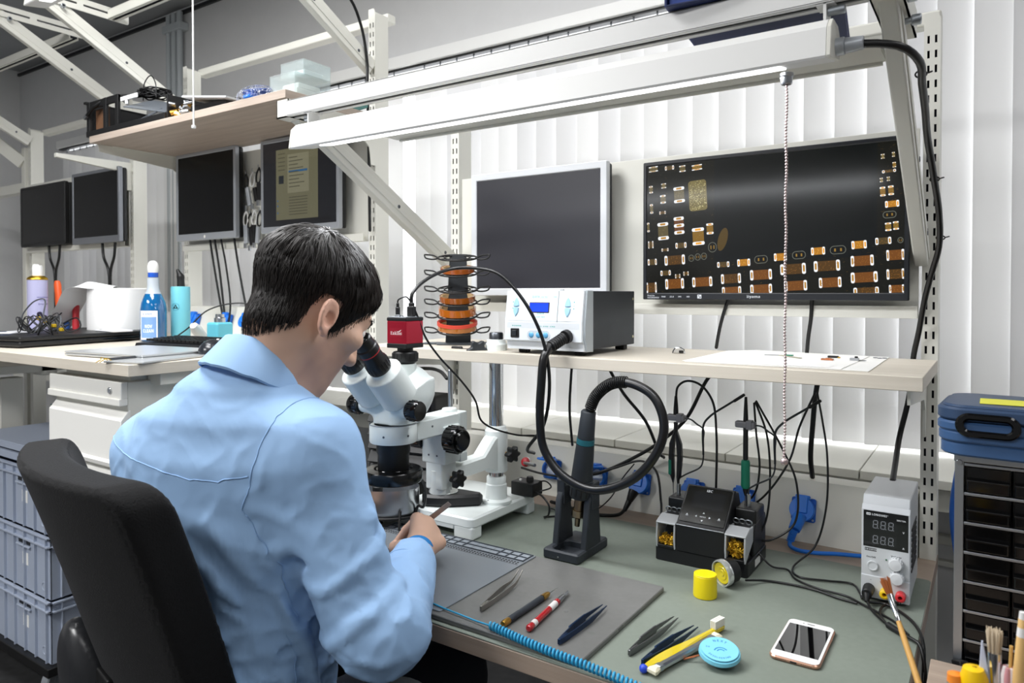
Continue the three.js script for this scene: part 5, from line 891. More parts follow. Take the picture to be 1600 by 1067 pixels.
// magnified circuit board as the big screen shows it
const boardPic = canvasTex(1440, 800, (g, W, H) => {
  g.fillStyle = '#05090a'; g.fillRect(0, 0, W, H);
  g.fillStyle = '#0d0d08'; g.fillRect(0, 0, W * 0.3, H); g.fillRect(0, H * 0.76, W, H * 0.24); g.fillRect(W * 0.91, 0, W * 0.09, H);
  let s = 7; const q = () => (s = (s * 16807) % 2147483647) / 2147483647;
  for (let i = 0; i < 900; i++) { const x = q() * W, y = q() * H; if (!(x < W * 0.3 || y > H * 0.76 - (x - W * 0.3) * 0.08 || x > W * 0.91)) continue; g.strokeStyle = ['#3a2c12', '#2a2a22', '#4a3a18', '#1c1c18'][Math.floor(q() * 4)]; g.lineWidth = 1 + q() * 2; g.beginPath(); g.moveTo(x, y); g.lineTo(x + (q() - 0.5) * 26, y + (q() - 0.5) * 14); g.stroke(); }
  const chip = new Path2D(); chip.moveTo(W * 0.315, 0); chip.lineTo(W * 0.335, H * 0.74); chip.lineTo(W * 0.9, H * 0.56); chip.lineTo(W * 0.895, 0); chip.closePath(); g.fillStyle = '#030606'; g.fill(chip);
  g.fillStyle = '#4b3a16'; g.beginPath(); g.ellipse(W * 0.336, H * 0.6, 28, 70, 0.25, 0, 7); g.fill();
  for (const [k, X, Y, w0, h0] of comps) {
    const x = X / 1000 * W, y = Y / 1000 * H, w = w0 / 1000 * W, h = h0 / 1000 * H * 0.82;
    g.save(); g.translate(x, y); g.rotate(k === 'v' || k === 'b' || k === 'g' || k === 'y' ? -0.06 : -0.05);
    const cap = (a, b, c, d) => { g.fillStyle = '#e9ecf2'; g.beginPath(); g.roundRect(a, b, c, d, Math.min(c, d) * 0.45); g.fill(); g.fillStyle = k === 'o' || k === 'y' ? '#e39a2c' : '#a8792c'; g.beginPath(); g.roundRect(a + c * 0.25, b + d * 0.2, c * 0.5, d * 0.6, Math.min(c, d) * 0.25); g.fill(); };
    const noiseDots = (col, n) => { for (let i = 0; i < n; i++) { g.fillStyle = col; g.fillRect((q() - 0.5) * w * 0.8, (q() - 0.5) * h * 0.8, 3, 3); } };
    if (k === 'g') { g.fillStyle = '#6d6238'; g.beginPath(); g.roundRect(-w / 2, -h / 2, w, h, 18); g.fill(); for (let i = 0; i < 420; i++) { g.strokeStyle = ['#b8ab6a', '#2d2813', '#d8cf98', '#4a4222'][Math.floor(q() * 4)]; g.lineWidth = 2.5; const a = (q() - 0.5) * w * 0.9, b = (q() - 0.5) * h * 0.92; g.beginPath(); g.moveTo(a, b); g.lineTo(a + 9 * (q() - 0.5), b + 9 * (q() - 0.5)); g.stroke(); } }
    else if (k === 'r') { g.strokeStyle = '#5f6158'; g.lineWidth = 4; g.beginPath(); g.roundRect(-w / 2, -h / 2, w, h, h * 0.45); g.stroke(); g.fillStyle = '#8a6a2c'; g.fillRect(-w * 0.25, -h * 0.2, w * 0.12, h * 0.4); g.fillRect(w * 0.14, -h * 0.2, w * 0.12, h * 0.4); }
    else if (k === 'v' || k === 'y' || k === 'b') { g.fillStyle = k === 'y' ? '#7a5a1c' : k === 'b' ? '#5c3417' : '#544a2e'; g.fillRect(-w * 0.46, -h / 2, w * 0.92, h); const e = Math.max(5, h * 0.2); cap(-w / 2, -h / 2, w, e); cap(-w / 2, h / 2 - e, w, e); if (k === 'b') cap(-w / 2, -e * 0.5, w, e); noiseDots('#8a7a48', 14); }
    else { g.fillStyle = k === 'h' ? '#4a3c20' : k === 'o' ? '#a8701e' : q() < 0.5 ? '#4a3212' : '#6a3f16'; g.fillRect(-w / 2, -h * 0.46, w, h * 0.92); const e = Math.max(6, w * (k === 'H' ? 0.15 : 0.2)); cap(-w / 2, -h / 2, e, h); cap(w / 2 - e, -h / 2, e, h); noiseDots(k === 'o' ? '#e6b04a' : '#8a5a22', k === 'H' ? 30 : 10); }
    g.restore();
  }
});
{
  const big = monitor({ x0: -0.6975, x1: -0.137, y0: 1.285, y1: 1.611, bz: 0.0095, bb: 0.0155, r: 0.003, front: -1.6, frame: std('#171a20', 0.35), screen: phys({ color: '#020202', roughness: 0.16, specularIntensity: 0.6, emissive: '#ffffff', emissiveMap: boardPic, emissiveIntensity: 0.95, clearcoat: 0.15, clearcoatRoughness: 0.4 }), label: 'wide black monitor showing a magnified circuit board, above the bench' });
  const c = canvasTex(1024, 28, (g, W, H) => {
    g.fillStyle = '#16191f'; g.fillRect(0, 0, W, H); g.fillStyle = '#cfd3d8'; g.font = 'bold 17px sans-serif'; g.fillText('iiyama', 448, 20); g.font = 'bold 10px sans-serif'; g.fillText('ProLite', 12, 13); g.fillText('XU2492HSU', 12, 24);
    ['FHD', '23.8', 'IPS', 'HD'].forEach((a, i) => g.fillText(a, 78 + i * 38, 19)); g.fillRect(240, 4, 18, 20); g.fillStyle = '#16191f'; g.fillRect(244, 8, 4, 4); g.fillRect(250, 14, 5, 6);
  });
  part(big, 'printed_strip', print(0.55, 0.0125, 0, 0.0072, 0.0022), std('#ffffff', 0.4, 0, { map: c }));
  part(big, 'cable', tube([[0.105, 0.0, -0.03], [0.095, -0.03, -0.03], [0.085, -0.07, -0.03], [0.078, -0.11, -0.03]].map(([x, y, z]) => [x - 0.19, y, z]), 0.004, 30), M.cable);
  part(big, 'cable', tube([[0.075, 0.0, -0.03], [0.072, -0.04, -0.035], [0.066, -0.08, -0.04], [0.062, -0.118, -0.045]].map(([x, y, z]) => [x + 0.02, y, z]), 0.0042, 30), M.cable);
  monitor({ x0: -1.214, x1: -0.7935, y0: 1.293, y1: 1.629, bz: 0.019, bb: 0.02, r: 0.005, front: -1.6, frame: std('#dfe2e6', 0.35), backMat: std('#2a2c30', 0.5), screen: phys({ color: '#2c2c33', roughness: 0.42, specularIntensity: 1 }), label: 'square white framed monitor, switched off, on the main bench board' });
  const m3 = monitor({ x0: -2.665, x1: -2.285, y0: 1.502, y1: 1.838, bz: 0.014, bb: 0.026, frame: silverFrame, screen: screenDark, label: 'silver framed dark monitor under the left half of the wooden shelf' });
  const doc = canvasTex(512, 420, (g, W, H) => {
    g.fillStyle = '#1a1b20'; g.fillRect(0, 0, W, H); g.fillStyle = '#6f6c54'; g.fillRect(96, 40, 296, 350); g.fillStyle = '#85826a'; g.fillRect(180, 70, 150, 190); g.fillStyle = '#2c5f8a'; g.fillRect(188, 150, 132, 10); g.fillStyle = '#23282c'; g.fillRect(116, 170, 36, 40); g.fillStyle = '#4c4a3a';
    for (let i = 0; i < 9; i++) g.fillRect(190, 84 + i * 18, 60 + (i * 37) % 70, 4); for (let i = 0; i < 7; i++) g.fillRect(190, 280 + i * 14, 130, 4); for (let i = 0; i < 5; i++) g.fillRect(112, 60 + i * 20, 50, 4);
    g.fillStyle = '#33649a'; for (const y of [290, 316, 350]) g.fillRect(104, y, 8, 8); g.fillStyle = '#141418'; g.fillRect(96, 390, 380, 18); 
  });
  const m4 = monitor({ x0: -2.14, x1: -1.745, y0: 1.508, y1: 1.832, bz: 0.013, bb: 0.022, frame: silverFrame, screen: phys({ color: '#040405', roughness: 0.25, emissive: '#ffffff', emissiveMap: doc, emissiveIntensity: 0.55, clearcoat: 0.4 }), label: 'silver framed monitor showing a document window, under the right half of the wooden shelf' });
  for (const m of [m3, m4]) part(m, 'emblem', cyl(0.006, 0.001, 0, 0, 0, 18).rotateX(Math.PI / 2).translate(0, 0.012, 0.002), M.paper);
  part(m3, 'cable', tube([[0.0, 0.0, -0.02], [0.01, -0.1, -0.03], [0.06, -0.28, -0.03], [0.1, -0.35, -0.02]], 0.004, 30), M.cable);
  part(m3, 'cable', tube([[0.03, 0.0, -0.02], [0.045, -0.12, -0.03], [0.07, -0.26, -0.03], [0.1, -0.36, -0.02]], 0.004, 30), M.cable);
  part(m3, 'cable', tube([[0.07, 0.0, -0.02], [0.085, -0.1, -0.03], [0.11, -0.25, -0.03], [0.105, -0.35, -0.02]], 0.0035, 30), M.cable);
  part(m3, 'cable', tube([[0.15, 0.0, -0.02], [0.16, -0.1, -0.03], [0.2, -0.24, -0.03], [0.25, -0.36, -0.02]], 0.004, 30), M.cable);
  const m1 = monitor({ x0: -4.035, x1: -3.572, y0: 1.527, y1: 1.822, bz: 0.012, bb: 0.016, r: 0.01, frame: M.black, screen: screenDark, label: 'black framed dark monitor farthest to the left' });
  const m2 = monitor({ x0: -3.505, x1: -3.092, y0: 1.52, y1: 1.842, bz: 0.014, bb: 0.03, frame: std('#85888e', 0.35, 0.5), screen: screenDark, label: 'dark grey framed monitor left of the shelf with the black tray' });
  for (const m of [m1, m2]) { part(m, 'cable', tube([[0.02, 0.0, -0.02], [0.03, -0.06, -0.02], [0.07, -0.12, -0.02], [0.08, -0.3, -0.02]], 0.006, 30), M.cable); part(m, 'cable', tube([[0.13, 0.0, -0.02], [0.12, -0.06, -0.02], [0.09, -0.12, -0.02], [0.09, -0.3, -0.02]], 0.006, 30), M.cable); }
}
// ---------------------------------------------------------------- the man at the bench
const person = thing('person', 'dark-haired man in a light blue shirt bending to the microscope with tweezers in hand', 'person', [0, 0, 0]);
// head frame: x right, y up, z towards the face
const HC = V(-0.935, 1.272, -0.792), headQ = new THREE.Quaternion().setFromEuler(new THREE.Euler(R(36), Math.PI - R(8), R(0), 'YXZ'));
const headM = new THREE.Matrix4().compose(HC, headQ, V(1, 1, 1)), headI = headM.clone().invert();
const toHead = (x, y, z) => { const e = headI.elements; return [e[0] * x + e[4] * y + e[8] * z + e[12], e[1] * x + e[5] * y + e[9] * z + e[13], e[2] * x + e[6] * y + e[10] * z + e[14]]; };
const fromHead = (x, y, z) => V(x, y, z).applyMatrix4(headM);
const P3 = (v) => [v.x, v.y, v.z];
const NECK0 = [-0.952, 1.12, -0.737];
function skull(x, y, z) {               // head-local
  let d = ell(x, y, z, [0, 0.034, -0.012], [0.0765, 0.079, 0.1]);
  d = smin(d, ell(x, y, z, [0, -0.045, 0.03], [0.056, 0.062, 0.062]), 0.04);
  d = smin(d, cap(x, y, z, [0, 0.03, 0.05], [0, -0.07, 0.058], 0.046, 0.034), 0.03);
  return d;
}
function headLocal(x, y, z) {
  const ax = Math.abs(x); let d = skull(x, y, z);
  d = smin(d, cap(ax, y, z, [0.008, -0.1, 0.066], [0, -0.1, 0.07], 0.018, 0.018), 0.03);
  d = smin(d, cap(ax, y, z, [0.05, -0.055, 0.0], [0.012, -0.098, 0.066], 0.014, 0.013), 0.025);   // jaw line
  d = smin(d, cap(ax, y, z, [0.006, 0.033, 0.091], [0.036, 0.031, 0.076], 0.011, 0.011), 0.014);     // brow
  d = smin(d, ell(ax, y, z, [0.047, -0.012, 0.062], [0.024, 0.018, 0.024]), 0.02);                  // cheekbone
  d = Math.max(d, -ell(ax, y, z, [0.031, 0.012, 0.104], [0.016, 0.0105, 0.016]));                   // eye socket
  d = smin(d, cap(x, y, z, [0, 0.02, 0.094], [0, -0.026, 0.116], 0.008, 0.0105), 0.012);            // nose
  d = smin(d, ell(ax, y, z, [0.0105, -0.029, 0.106], [0.009, 0.008, 0.011]), 0.008);
  d = Math.max(d, -ell(ax, y, z, [0.006, -0.037, 0.108], [0.0035, 0.004, 0.005]));
  d = smin(d, cap(ax, y, z, [0, -0.055, 0.097], [0.02, -0.058, 0.088], 0.0055, 0.003), 0.006);      // lips
  d = smin(d, cap(ax, y, z, [0, -0.067, 0.095], [0.018, -0.065, 0.087], 0.006, 0.003), 0.006);
  // ear: dish with a rolled rim and a lobe
  const ea = 0.2, Y = (y + 0.021) * 1.2, Z = (z + 0.014) * 1.2, ey = Y * Math.cos(ea) - Z * Math.sin(ea), ez = Z * Math.cos(ea) + Y * Math.sin(ea);
  const ex = ax - 0.079 - Math.max(0, -ez) * 0.5 - 0.002;
  let e = Math.max(Math.abs(ex) - 0.0055, Math.hypot((ey - 0.002) / 0.031, ez / (0.0185 + 0.12 * Math.max(-0.03, ey))) * 0.02 - 0.02);
  const rim = Math.hypot(Math.hypot((ey - 0.002) / 1.62, ez / (1 + 6 * Math.max(-0.03, ey))) - 0.0172, ex - 0.0025) - 0.0038;
  e = smin(e, Math.max(rim, -ey - 0.024), 0.004);
  e = smin(e, ell(ex, ey, ez, [0.001, -0.029, 0.007], [0.005, 0.009, 0.008]), 0.004);
  e = smin(e, ell(ex, ey, ez, [0.003, -0.006, 0.013], [0.004, 0.008, 0.004]), 0.004);                // tragus
  e = Math.max(e, -ell(ex, ey, ez, [0.0085, -0.002, 0.004], [0.0105, 0.0165, 0.0115]));
  return smin(d, e, 0.006);
}
const neckTop = P3(fromHead(0, -0.05, -0.035));
function headWorld(x, y, z) {
  const [a, b, c] = toHead(x, y, z); let d = headLocal(a, b, c);
  d = smin(d, cap(x, y, z, NECK0, neckTop, 0.054, 0.05), 0.03);
  d = smin(d, cap(x, y, z, [-1.005, 1.06, -0.69], [-0.985, 1.12, -0.70], 0.07, 0.055), 0.03);
  return d;
}
// joints
const SR = [-0.855, 1.062, -0.728], ER = [-0.753, 0.812, -0.741], WR = [-0.858, 0.826, -0.966];
const SL = [-1.185, 1.03, -0.675], EL = [-1.30, 0.82, -0.745], WL = [-1.185, 0.826, -0.966];
// right hand: knuckles, fingers as short chains, thumb from the side of the palm
function handJoints(mx) {
  const m = ([x, y, z]) => mx ? [2 * mx - x, y, z] : [x, y, z], A = V(0.66, -0.66, -0.36).normalize();
  const K = V(-0.900, 0.842, -1.050), mcp = (k, f) => K.clone().addScaledVector(A, k).add(V(-0.04, 0.01, -0.08).multiplyScalar(f));
  const mc = [mcp(-0.031, 0.0), mcp(-0.010, 0.06), mcp(0.011, 0.02), mcp(0.029, -0.1)];
  const chain = [
    [mc[0], V(-0.945, 0.852, -1.068), V(-0.968, 0.828, -1.06), V(-0.981, 0.805, -1.047)],
    [mc[1], V(-0.938, 0.832, -1.082), V(-0.962, 0.808, -1.072), V(-0.974, 0.793, -1.055)],
    [mc[2], V(-0.925, 0.815, -1.085), V(-0.944, 0.795, -1.068), V(-0.945, 0.790, -1.048)],
    [mc[3], V(-0.902, 0.801, -1.075), V(-0.917, 0.788, -1.058), V(-0.915, 0.788, -1.04)],
  ].map((c) => c.map((p) => m(P3(p))));
  const thumb = [V(-0.888, 0.822, -0.985), V(-0.928, 0.818, -1.002), V(-0.96, 0.806, -1.018), V(-0.985, 0.799, -1.04)].map((p) => m(P3(p)));
  return { w: m(WR), mc: mc.map((p) => m(P3(p))), chain, thumb };
}
function hand(j) {
  const rad = [[0.0105, 0.0095, 0.0085, 0.0072], [0.0108, 0.0097, 0.0086, 0.0073], [0.0102, 0.0092, 0.0082, 0.007], [0.0092, 0.0082, 0.0073, 0.0062]];
  return (x, y, z) => {
    let d = cap(x, y, z, j.w, j.mc[1], 0.0235, 0.018);
    for (let i = 0; i < 4; i++) d = smin(d, cap(x, y, z, [0, 1, 2].map((k) => j.w[k] + 0.25 * (j.mc[i][k] - j.w[k])), j.mc[i], 0.0165, 0.0128), 0.012);
    d = smin(d, cap(x, y, z, j.thumb[0], j.thumb[1], 0.0185, 0.0135), 0.012);
    let t = cap(x, y, z, j.thumb[1], j.thumb[2], 0.0128, 0.0105); t = smin(t, cap(x, y, z, j.thumb[2], j.thumb[3], 0.0105, 0.0078), 0.003);
    d = smin(d, t, 0.006);
    let f = 9;
    for (let i = 0; i < 4; i++) { let q = 9; for (let k = 0; k < 3; k++) q = smin(q, cap(x, y, z, j.chain[i][k], j.chain[i][k + 1], rad[i][k], rad[i][k + 1]), 0.003); f = Math.min(f, q); }
    for (let i = 0; i < 4; i++) d = smin(d, Math.hypot(x - j.mc[i][0], y - j.mc[i][1], z - j.mc[i][2]) - 0.0118, 0.006);   // knuckles
    return smin(d, f, 0.005);
  };
}
const JR = handJoints(0), JL = handJoints(-1.0215);
const handR = hand(JR), handL = hand(JL);
const fore = (f, e, w) => (x, y, z) => smin(f(x, y, z), cap(x, y, z, [0, 1, 2].map((k) => e[k] + 0.45 * (w[k] - e[k])), w, 0.036, 0.0265), 0.015);
const hips = [[-0.93, 0.56, -0.70], [-1.12, 0.56, -0.69]], knees = [[-0.87, 0.56, -1.08], [-1.20, 0.56, -1.07]], ankles = [[-0.86, 0.1, -1.0], [-1.22, 0.1, -1.0]];
const legSdf = (x, y, z, g) => { let d = 9; for (let i = 0; i < 2; i++) { d = smin(d, cap(x, y, z, hips[i], knees[i], 0.082 + g, 0.06 + g), 0.02); d = smin(d, cap(x, y, z, knees[i], ankles[i], 0.058 + g, 0.042 + g), 0.02); } return smin(d, cap(x, y, z, hips[0], hips[1], 0.11 + g, 0.11 + g), 0.05); };
{
  const skin = phys({ color: '#ffffff', vertexColors: true, roughness: 0.5, sheen: 0.15, sheenColor: '#ffb9a0', sheenRoughness: 0.5, bumpMap: dataTex(256, (u, v) => 128 + 60 * fbm(u, v, 60, 60, 2, 3), 25, false), bumpScale: 0.00025 });
  const body = (x, y, z) => { let d = cap(x, y, z, [-1.02, 0.6, -0.71], [-1.005, 1.02, -0.70], 0.09, 0.1); d = smin(d, cap(x, y, z, SL, SR, 0.045, 0.045), 0.06);
    for (const [s, e, w] of [[SR, ER, WR], [SL, EL, WL]]) { d = smin(d, cap(x, y, z, s, e, 0.044, 0.036), 0.02); d = smin(d, cap(x, y, z, e, [0, 1, 2].map((k) => e[k] + 0.6 * (w[k] - e[k])), 0.036, 0.03), 0.02); }
    d = smin(d, legSdf(x, y, z, -0.012), 0.04);
    for (let i = 0; i < 2; i++) d = smin(d, cap(x, y, z, ankles[i], [ankles[i][0], 0.05, ankles[i][2] - 0.14], 0.035, 0.03), 0.02);
    return d; };
  const gs = [sdfMesh(headWorld, [-1.12, 1.03, -0.98], [-0.8, 1.42, -0.6], 0.003), sdfMesh(fore(handR, ER, WR), [-1.02, 0.75, -1.12], [-0.76, 0.9, -0.84], 0.0026), sdfMesh(fore(handL, EL, WL), [-1.28, 0.75, -1.12], [-1.02, 0.9, -0.84], 0.003), sdfMesh(body, [-1.45, 0.0, -1.3], [-0.6, 1.14, -0.55], 0.012)];
  gs.forEach((g) => {
    const p = g.attributes.position, c = new Float32Array(p.count * 3);
    for (let i = 0; i < p.count; i++) {
      const [x, y, z] = toHead(p.getX(i), p.getY(i), p.getZ(i));
      const n = 0.5 + 0.5 * noise.noise(p.getX(i) * 60, p.getY(i) * 60, p.getZ(i) * 60);
      let col = [0.67 + 0.04 * n, 0.415 + 0.04 * n, 0.295 + 0.04 * n];
      const near = Math.hypot(x, y, z) < 0.2;
      const ear = near && Math.abs(x) > 0.079 && y < 0.03 && y > -0.05 ? 0.35 : 0;
      const beard = near ? Math.max(0, Math.min(1, (-0.018 - y) / 0.03)) * Math.max(0, Math.min(1, (z + 0.012) / 0.03)) * Math.max(0, Math.min(1, (0.15 + y) / 0.04)) * (0.6 + 0.4 * n) : 0;
      const lip = near && z > 0.085 && Math.abs(y + 0.061) < 0.011 && Math.abs(x) < 0.024 ? 0.6 : 0;
      const knuck = !near ? Math.max(0, 1 - Math.min(...JR.chain.flat().map((j) => Math.hypot(p.getX(i) - j[0], p.getY(i) - j[1], p.getZ(i) - j[2]))) / 0.012) * 0.3 : 0;
      col = [col[0] * (1 - 0.42 * beard) , col[1] * (1 - 0.45 * beard - 0.25 * ear - 0.35 * lip - 0.25 * knuck), col[2] * (1 - 0.4 * beard - 0.2 * ear - 0.2 * lip - 0.25 * knuck)];
      c.set(col, 3 * i);
    }
    g.setAttribute('color', new THREE.BufferAttribute(c, 3));
  });
  const bodyG = mergeGeometries(gs);
  const b = new THREE.Mesh(bodyG, skin); b.name = 'body'; b.castShadow = b.receiveShadow = true; person.add(b);
  const eyeM = phys({ color: '#e9e4de', roughness: 0.1, clearcoat: 1 });
  for (const s of [-1, 1]) { const c = fromHead(s * 0.031, 0.012, 0.083); part(b, 'eye', ball(0.0118, c.x, c.y, c.z, 20), eyeM); const d = fromHead(s * 0.031, 0.006, 0.0935); part(b, 'iris', ball(0.005, d.x, d.y, d.z, 12), M.black);
    const br = []; for (let i = 0; i < 40; i++) { const k = i / 40, q = fromHead(s * (0.012 + 0.036 * k), 0.033 + 0.004 * Math.sin(k * 3) + rr(-0.002, 0.002), 0.1035 - 0.02 * k * k - 0.004 * k), e = fromHead(s * (0.02 + 0.036 * k), 0.034 + 0.004 * Math.sin(k * 3) + rr(-0.003, 0.003), 0.103 - 0.022 * k * k - 0.006 * k); br.push(rod(q, e, 0.0006, 0.0003, 4)); }
    part(b, 'eyebrow', br, std('#120d0a', 0.5)).userData.kind = 'stuff'; }
}
{ // hair: dense strands combed away from the crown over a dark cap
  const hairline = (x, y, z) => {     // > 0 where hair grows (head-local)
    const ax = Math.abs(x);
    if (z > 0.006) return y - Math.min(-0.036 + 1.7 * Math.max(0, z - 0.022), 0.064 + 0.6 * Math.max(0, z - 0.08));   // sideburn, temple, forehead
    if (z > -0.034) return y - 0.012 + 0.3 * Math.max(0, -0.012 - z);                     // round the ear
    return y + 0.043 + 1.2 * Math.min(0.045, -0.028 - z);                                // nape
  };
  const thick = (x, y, z) => { const t = Math.max(0, Math.min(1, (y + 0.045) / 0.12)); return 0.0048 - 0.0018 * Math.max(0, Math.min(1, (-0.05 - y) / 0.03)) + 0.010 * t * t * (3 - 2 * t) * (0.75 + 0.25 * Math.max(0, Math.min(1, (z + 0.08) / 0.1))) * (z > 0.02 ? Math.max(0.15, Math.min(1, (hairline(x, y, z) + 0.004) / 0.03)) : 1); };
  const nA = toHead(...NECK0), nB = toHead(...neckTop);
  const scalp = (x, y, z) => smin(skull(x, y, z), cap(x, y, z, nA, nB, 0.054, 0.05), 0.03);
  const shell = (x, y, z) => scalp(x, y, z) - thick(x, y, z);
  const hairM = phys({ color: '#160f0b', roughness: 0.42, specularIntensity: 0.8 });
  const capG = sdfMesh((x, y, z) => Math.max(shell(x, y, z) + 0.0035, (0.006 - hairline(x, y, z)) * 0.7, -(scalp(x, y, z) + 0.006)), [-0.105, -0.15, -0.14], [0.105, 0.155, 0.115], 0.0035);
  capG.applyMatrix4(headM); const capMesh = part(person, 'hair', capG, std('#0d0907', 0.6));
  const grad = (f, p) => { const e = 0.001, g = V(f(p.x + e, p.y, p.z) - f(p.x - e, p.y, p.z), f(p.x, p.y + e, p.z) - f(p.x, p.y - e, p.z), f(p.x, p.y, p.z + e) - f(p.x, p.y, p.z - e)); return g.normalize(); };
  const crown = V(0.012, 0.115, -0.075), pos = [], idx = [];
  for (let i = 0; i < 17000; i++) {
    const a = rr(0, 2 * Math.PI), c = rr(-1, 1), s = Math.sqrt(1 - c * c);
    let p = V(0.11 * s * Math.cos(a), 0.02 + 0.13 * c, -0.01 + 0.13 * s * Math.sin(a));
    for (let k = 0; k < 5; k++) p.addScaledVector(grad(shell, p), -shell(p.x, p.y, p.z));
    const hl = hairline(p.x, p.y, p.z), edge = rr(-0.006, 0.002); if (hl < rr(-0.002, 0.012)) continue;
    const top = Math.max(0, Math.min(1, (p.y - 0.02) / 0.07)), front = Math.max(0, Math.min(1, (p.z - 0.03) / 0.05)), n = 7, w = 0.0006 + 0.0006 * top, start = pos.length / 3;
    const L = (0.013 + 0.042 * top * rr(0.6, 1)) * (1 - 0.45 * front), lift = rr(-0.0025, 0.001) + 0.0015 * top;
    const lock = noise.noise(p.x * 55, p.y * 55, p.z * 55), lock2 = noise.noise(p.x * 120 + 9, p.y * 120, p.z * 120), q = p.clone();
    for (let k = 0; k <= n; k++) {
      const g = grad(shell, q), off = lift + (0.002 + 0.006 * top) * lock + 0.005 * top * Math.sin(Math.PI * k / n) * (0.3 + lock2) - (k === n ? 0.0012 : 0);
      q.addScaledVector(g, -shell(q.x, q.y, q.z));
      const f = q.clone().sub(crown); f.x += 0.05 * front + (0.05 + 0.07 * top) * lock + (0.03 + 0.04 * top) * lock2; f.y -= 0.02 + 0.05 * (1 - top); f.z += 0.05 * lock2 * (1 - front); f.addScaledVector(g, -f.dot(g)).normalize();
      const sd = new THREE.Vector3().crossVectors(g, f).multiplyScalar(w * (1 - 0.85 * (k / n) ** 3)), c0 = q.clone().addScaledVector(g, off);
      const u = c0.clone().add(sd), v = c0.clone().sub(sd), m = c0.clone().addScaledVector(g, w * 0.7);
      for (const r of [u, m, v]) { r.applyMatrix4(headM); pos.push(r.x, r.y, r.z); }
      if (k) { const b = start + k * 3, o = b - 3; idx.push(o, b, b + 1, o, b + 1, o + 1, o + 1, b + 1, b + 2, o + 1, b + 2, o + 2); }
      if (hairline(q.x, q.y, q.z) > edge) q.addScaledVector(f, L / n);
    }
  }
  const g = new THREE.BufferGeometry(); g.setAttribute('position', new THREE.Float32BufferAttribute(pos, 3)); g.setIndex(idx); g.computeVertexNormals(); boxUV(g);
  const st = part(capMesh, 'hair_strands', g, hairM); st.userData.kind = 'stuff';
}
// ---- shirt
const ridge = (n) => 1 - Math.abs(n) * 2;
const SECT = [[0.40, -1.03, -0.70, 0.185, 0.135], [0.56, -1.03, -0.70, 0.182, 0.132], [0.70, -1.03, -0.708, 0.172, 0.124], [0.84, -1.025, -0.715, 0.178, 0.122], [0.96, -1.018, -0.71, 0.192, 0.122], [1.04, -1.005, -0.70, 0.182, 0.112], [1.10, -1.008, -0.695, 0.15, 0.095], [1.15, -0.99, -0.70, 0.092, 0.075], [1.2, -0.975, -0.715, 0.055, 0.055]];
function torso(x, y, z) {
  let i = 0; while (i < SECT.length - 2 && y > SECT[i + 1][0]) i++;
  const a = SECT[i], b = SECT[i + 1]; let k = Math.min(1, Math.max(0, (y - a[0]) / (b[0] - a[0]))); k = k * k * (3 - 2 * k);
  const l = (j) => a[j] + (b[j] - a[j]) * k, cy = 0.985, sy = 0.17;
  const dx = x - l(1), dz = z - l(2), px = (dx * cy - dz * sy) / l(3), pz = (dx * sy + dz * cy) / l(4);
  const q = Math.pow(Math.pow(Math.abs(px), 2.4) + Math.pow(Math.abs(pz), 2.4), 1 / 2.4);
  return Math.max((q - 1) * (l(4) * 0.9), y - 1.19, 0.5 - y);
}
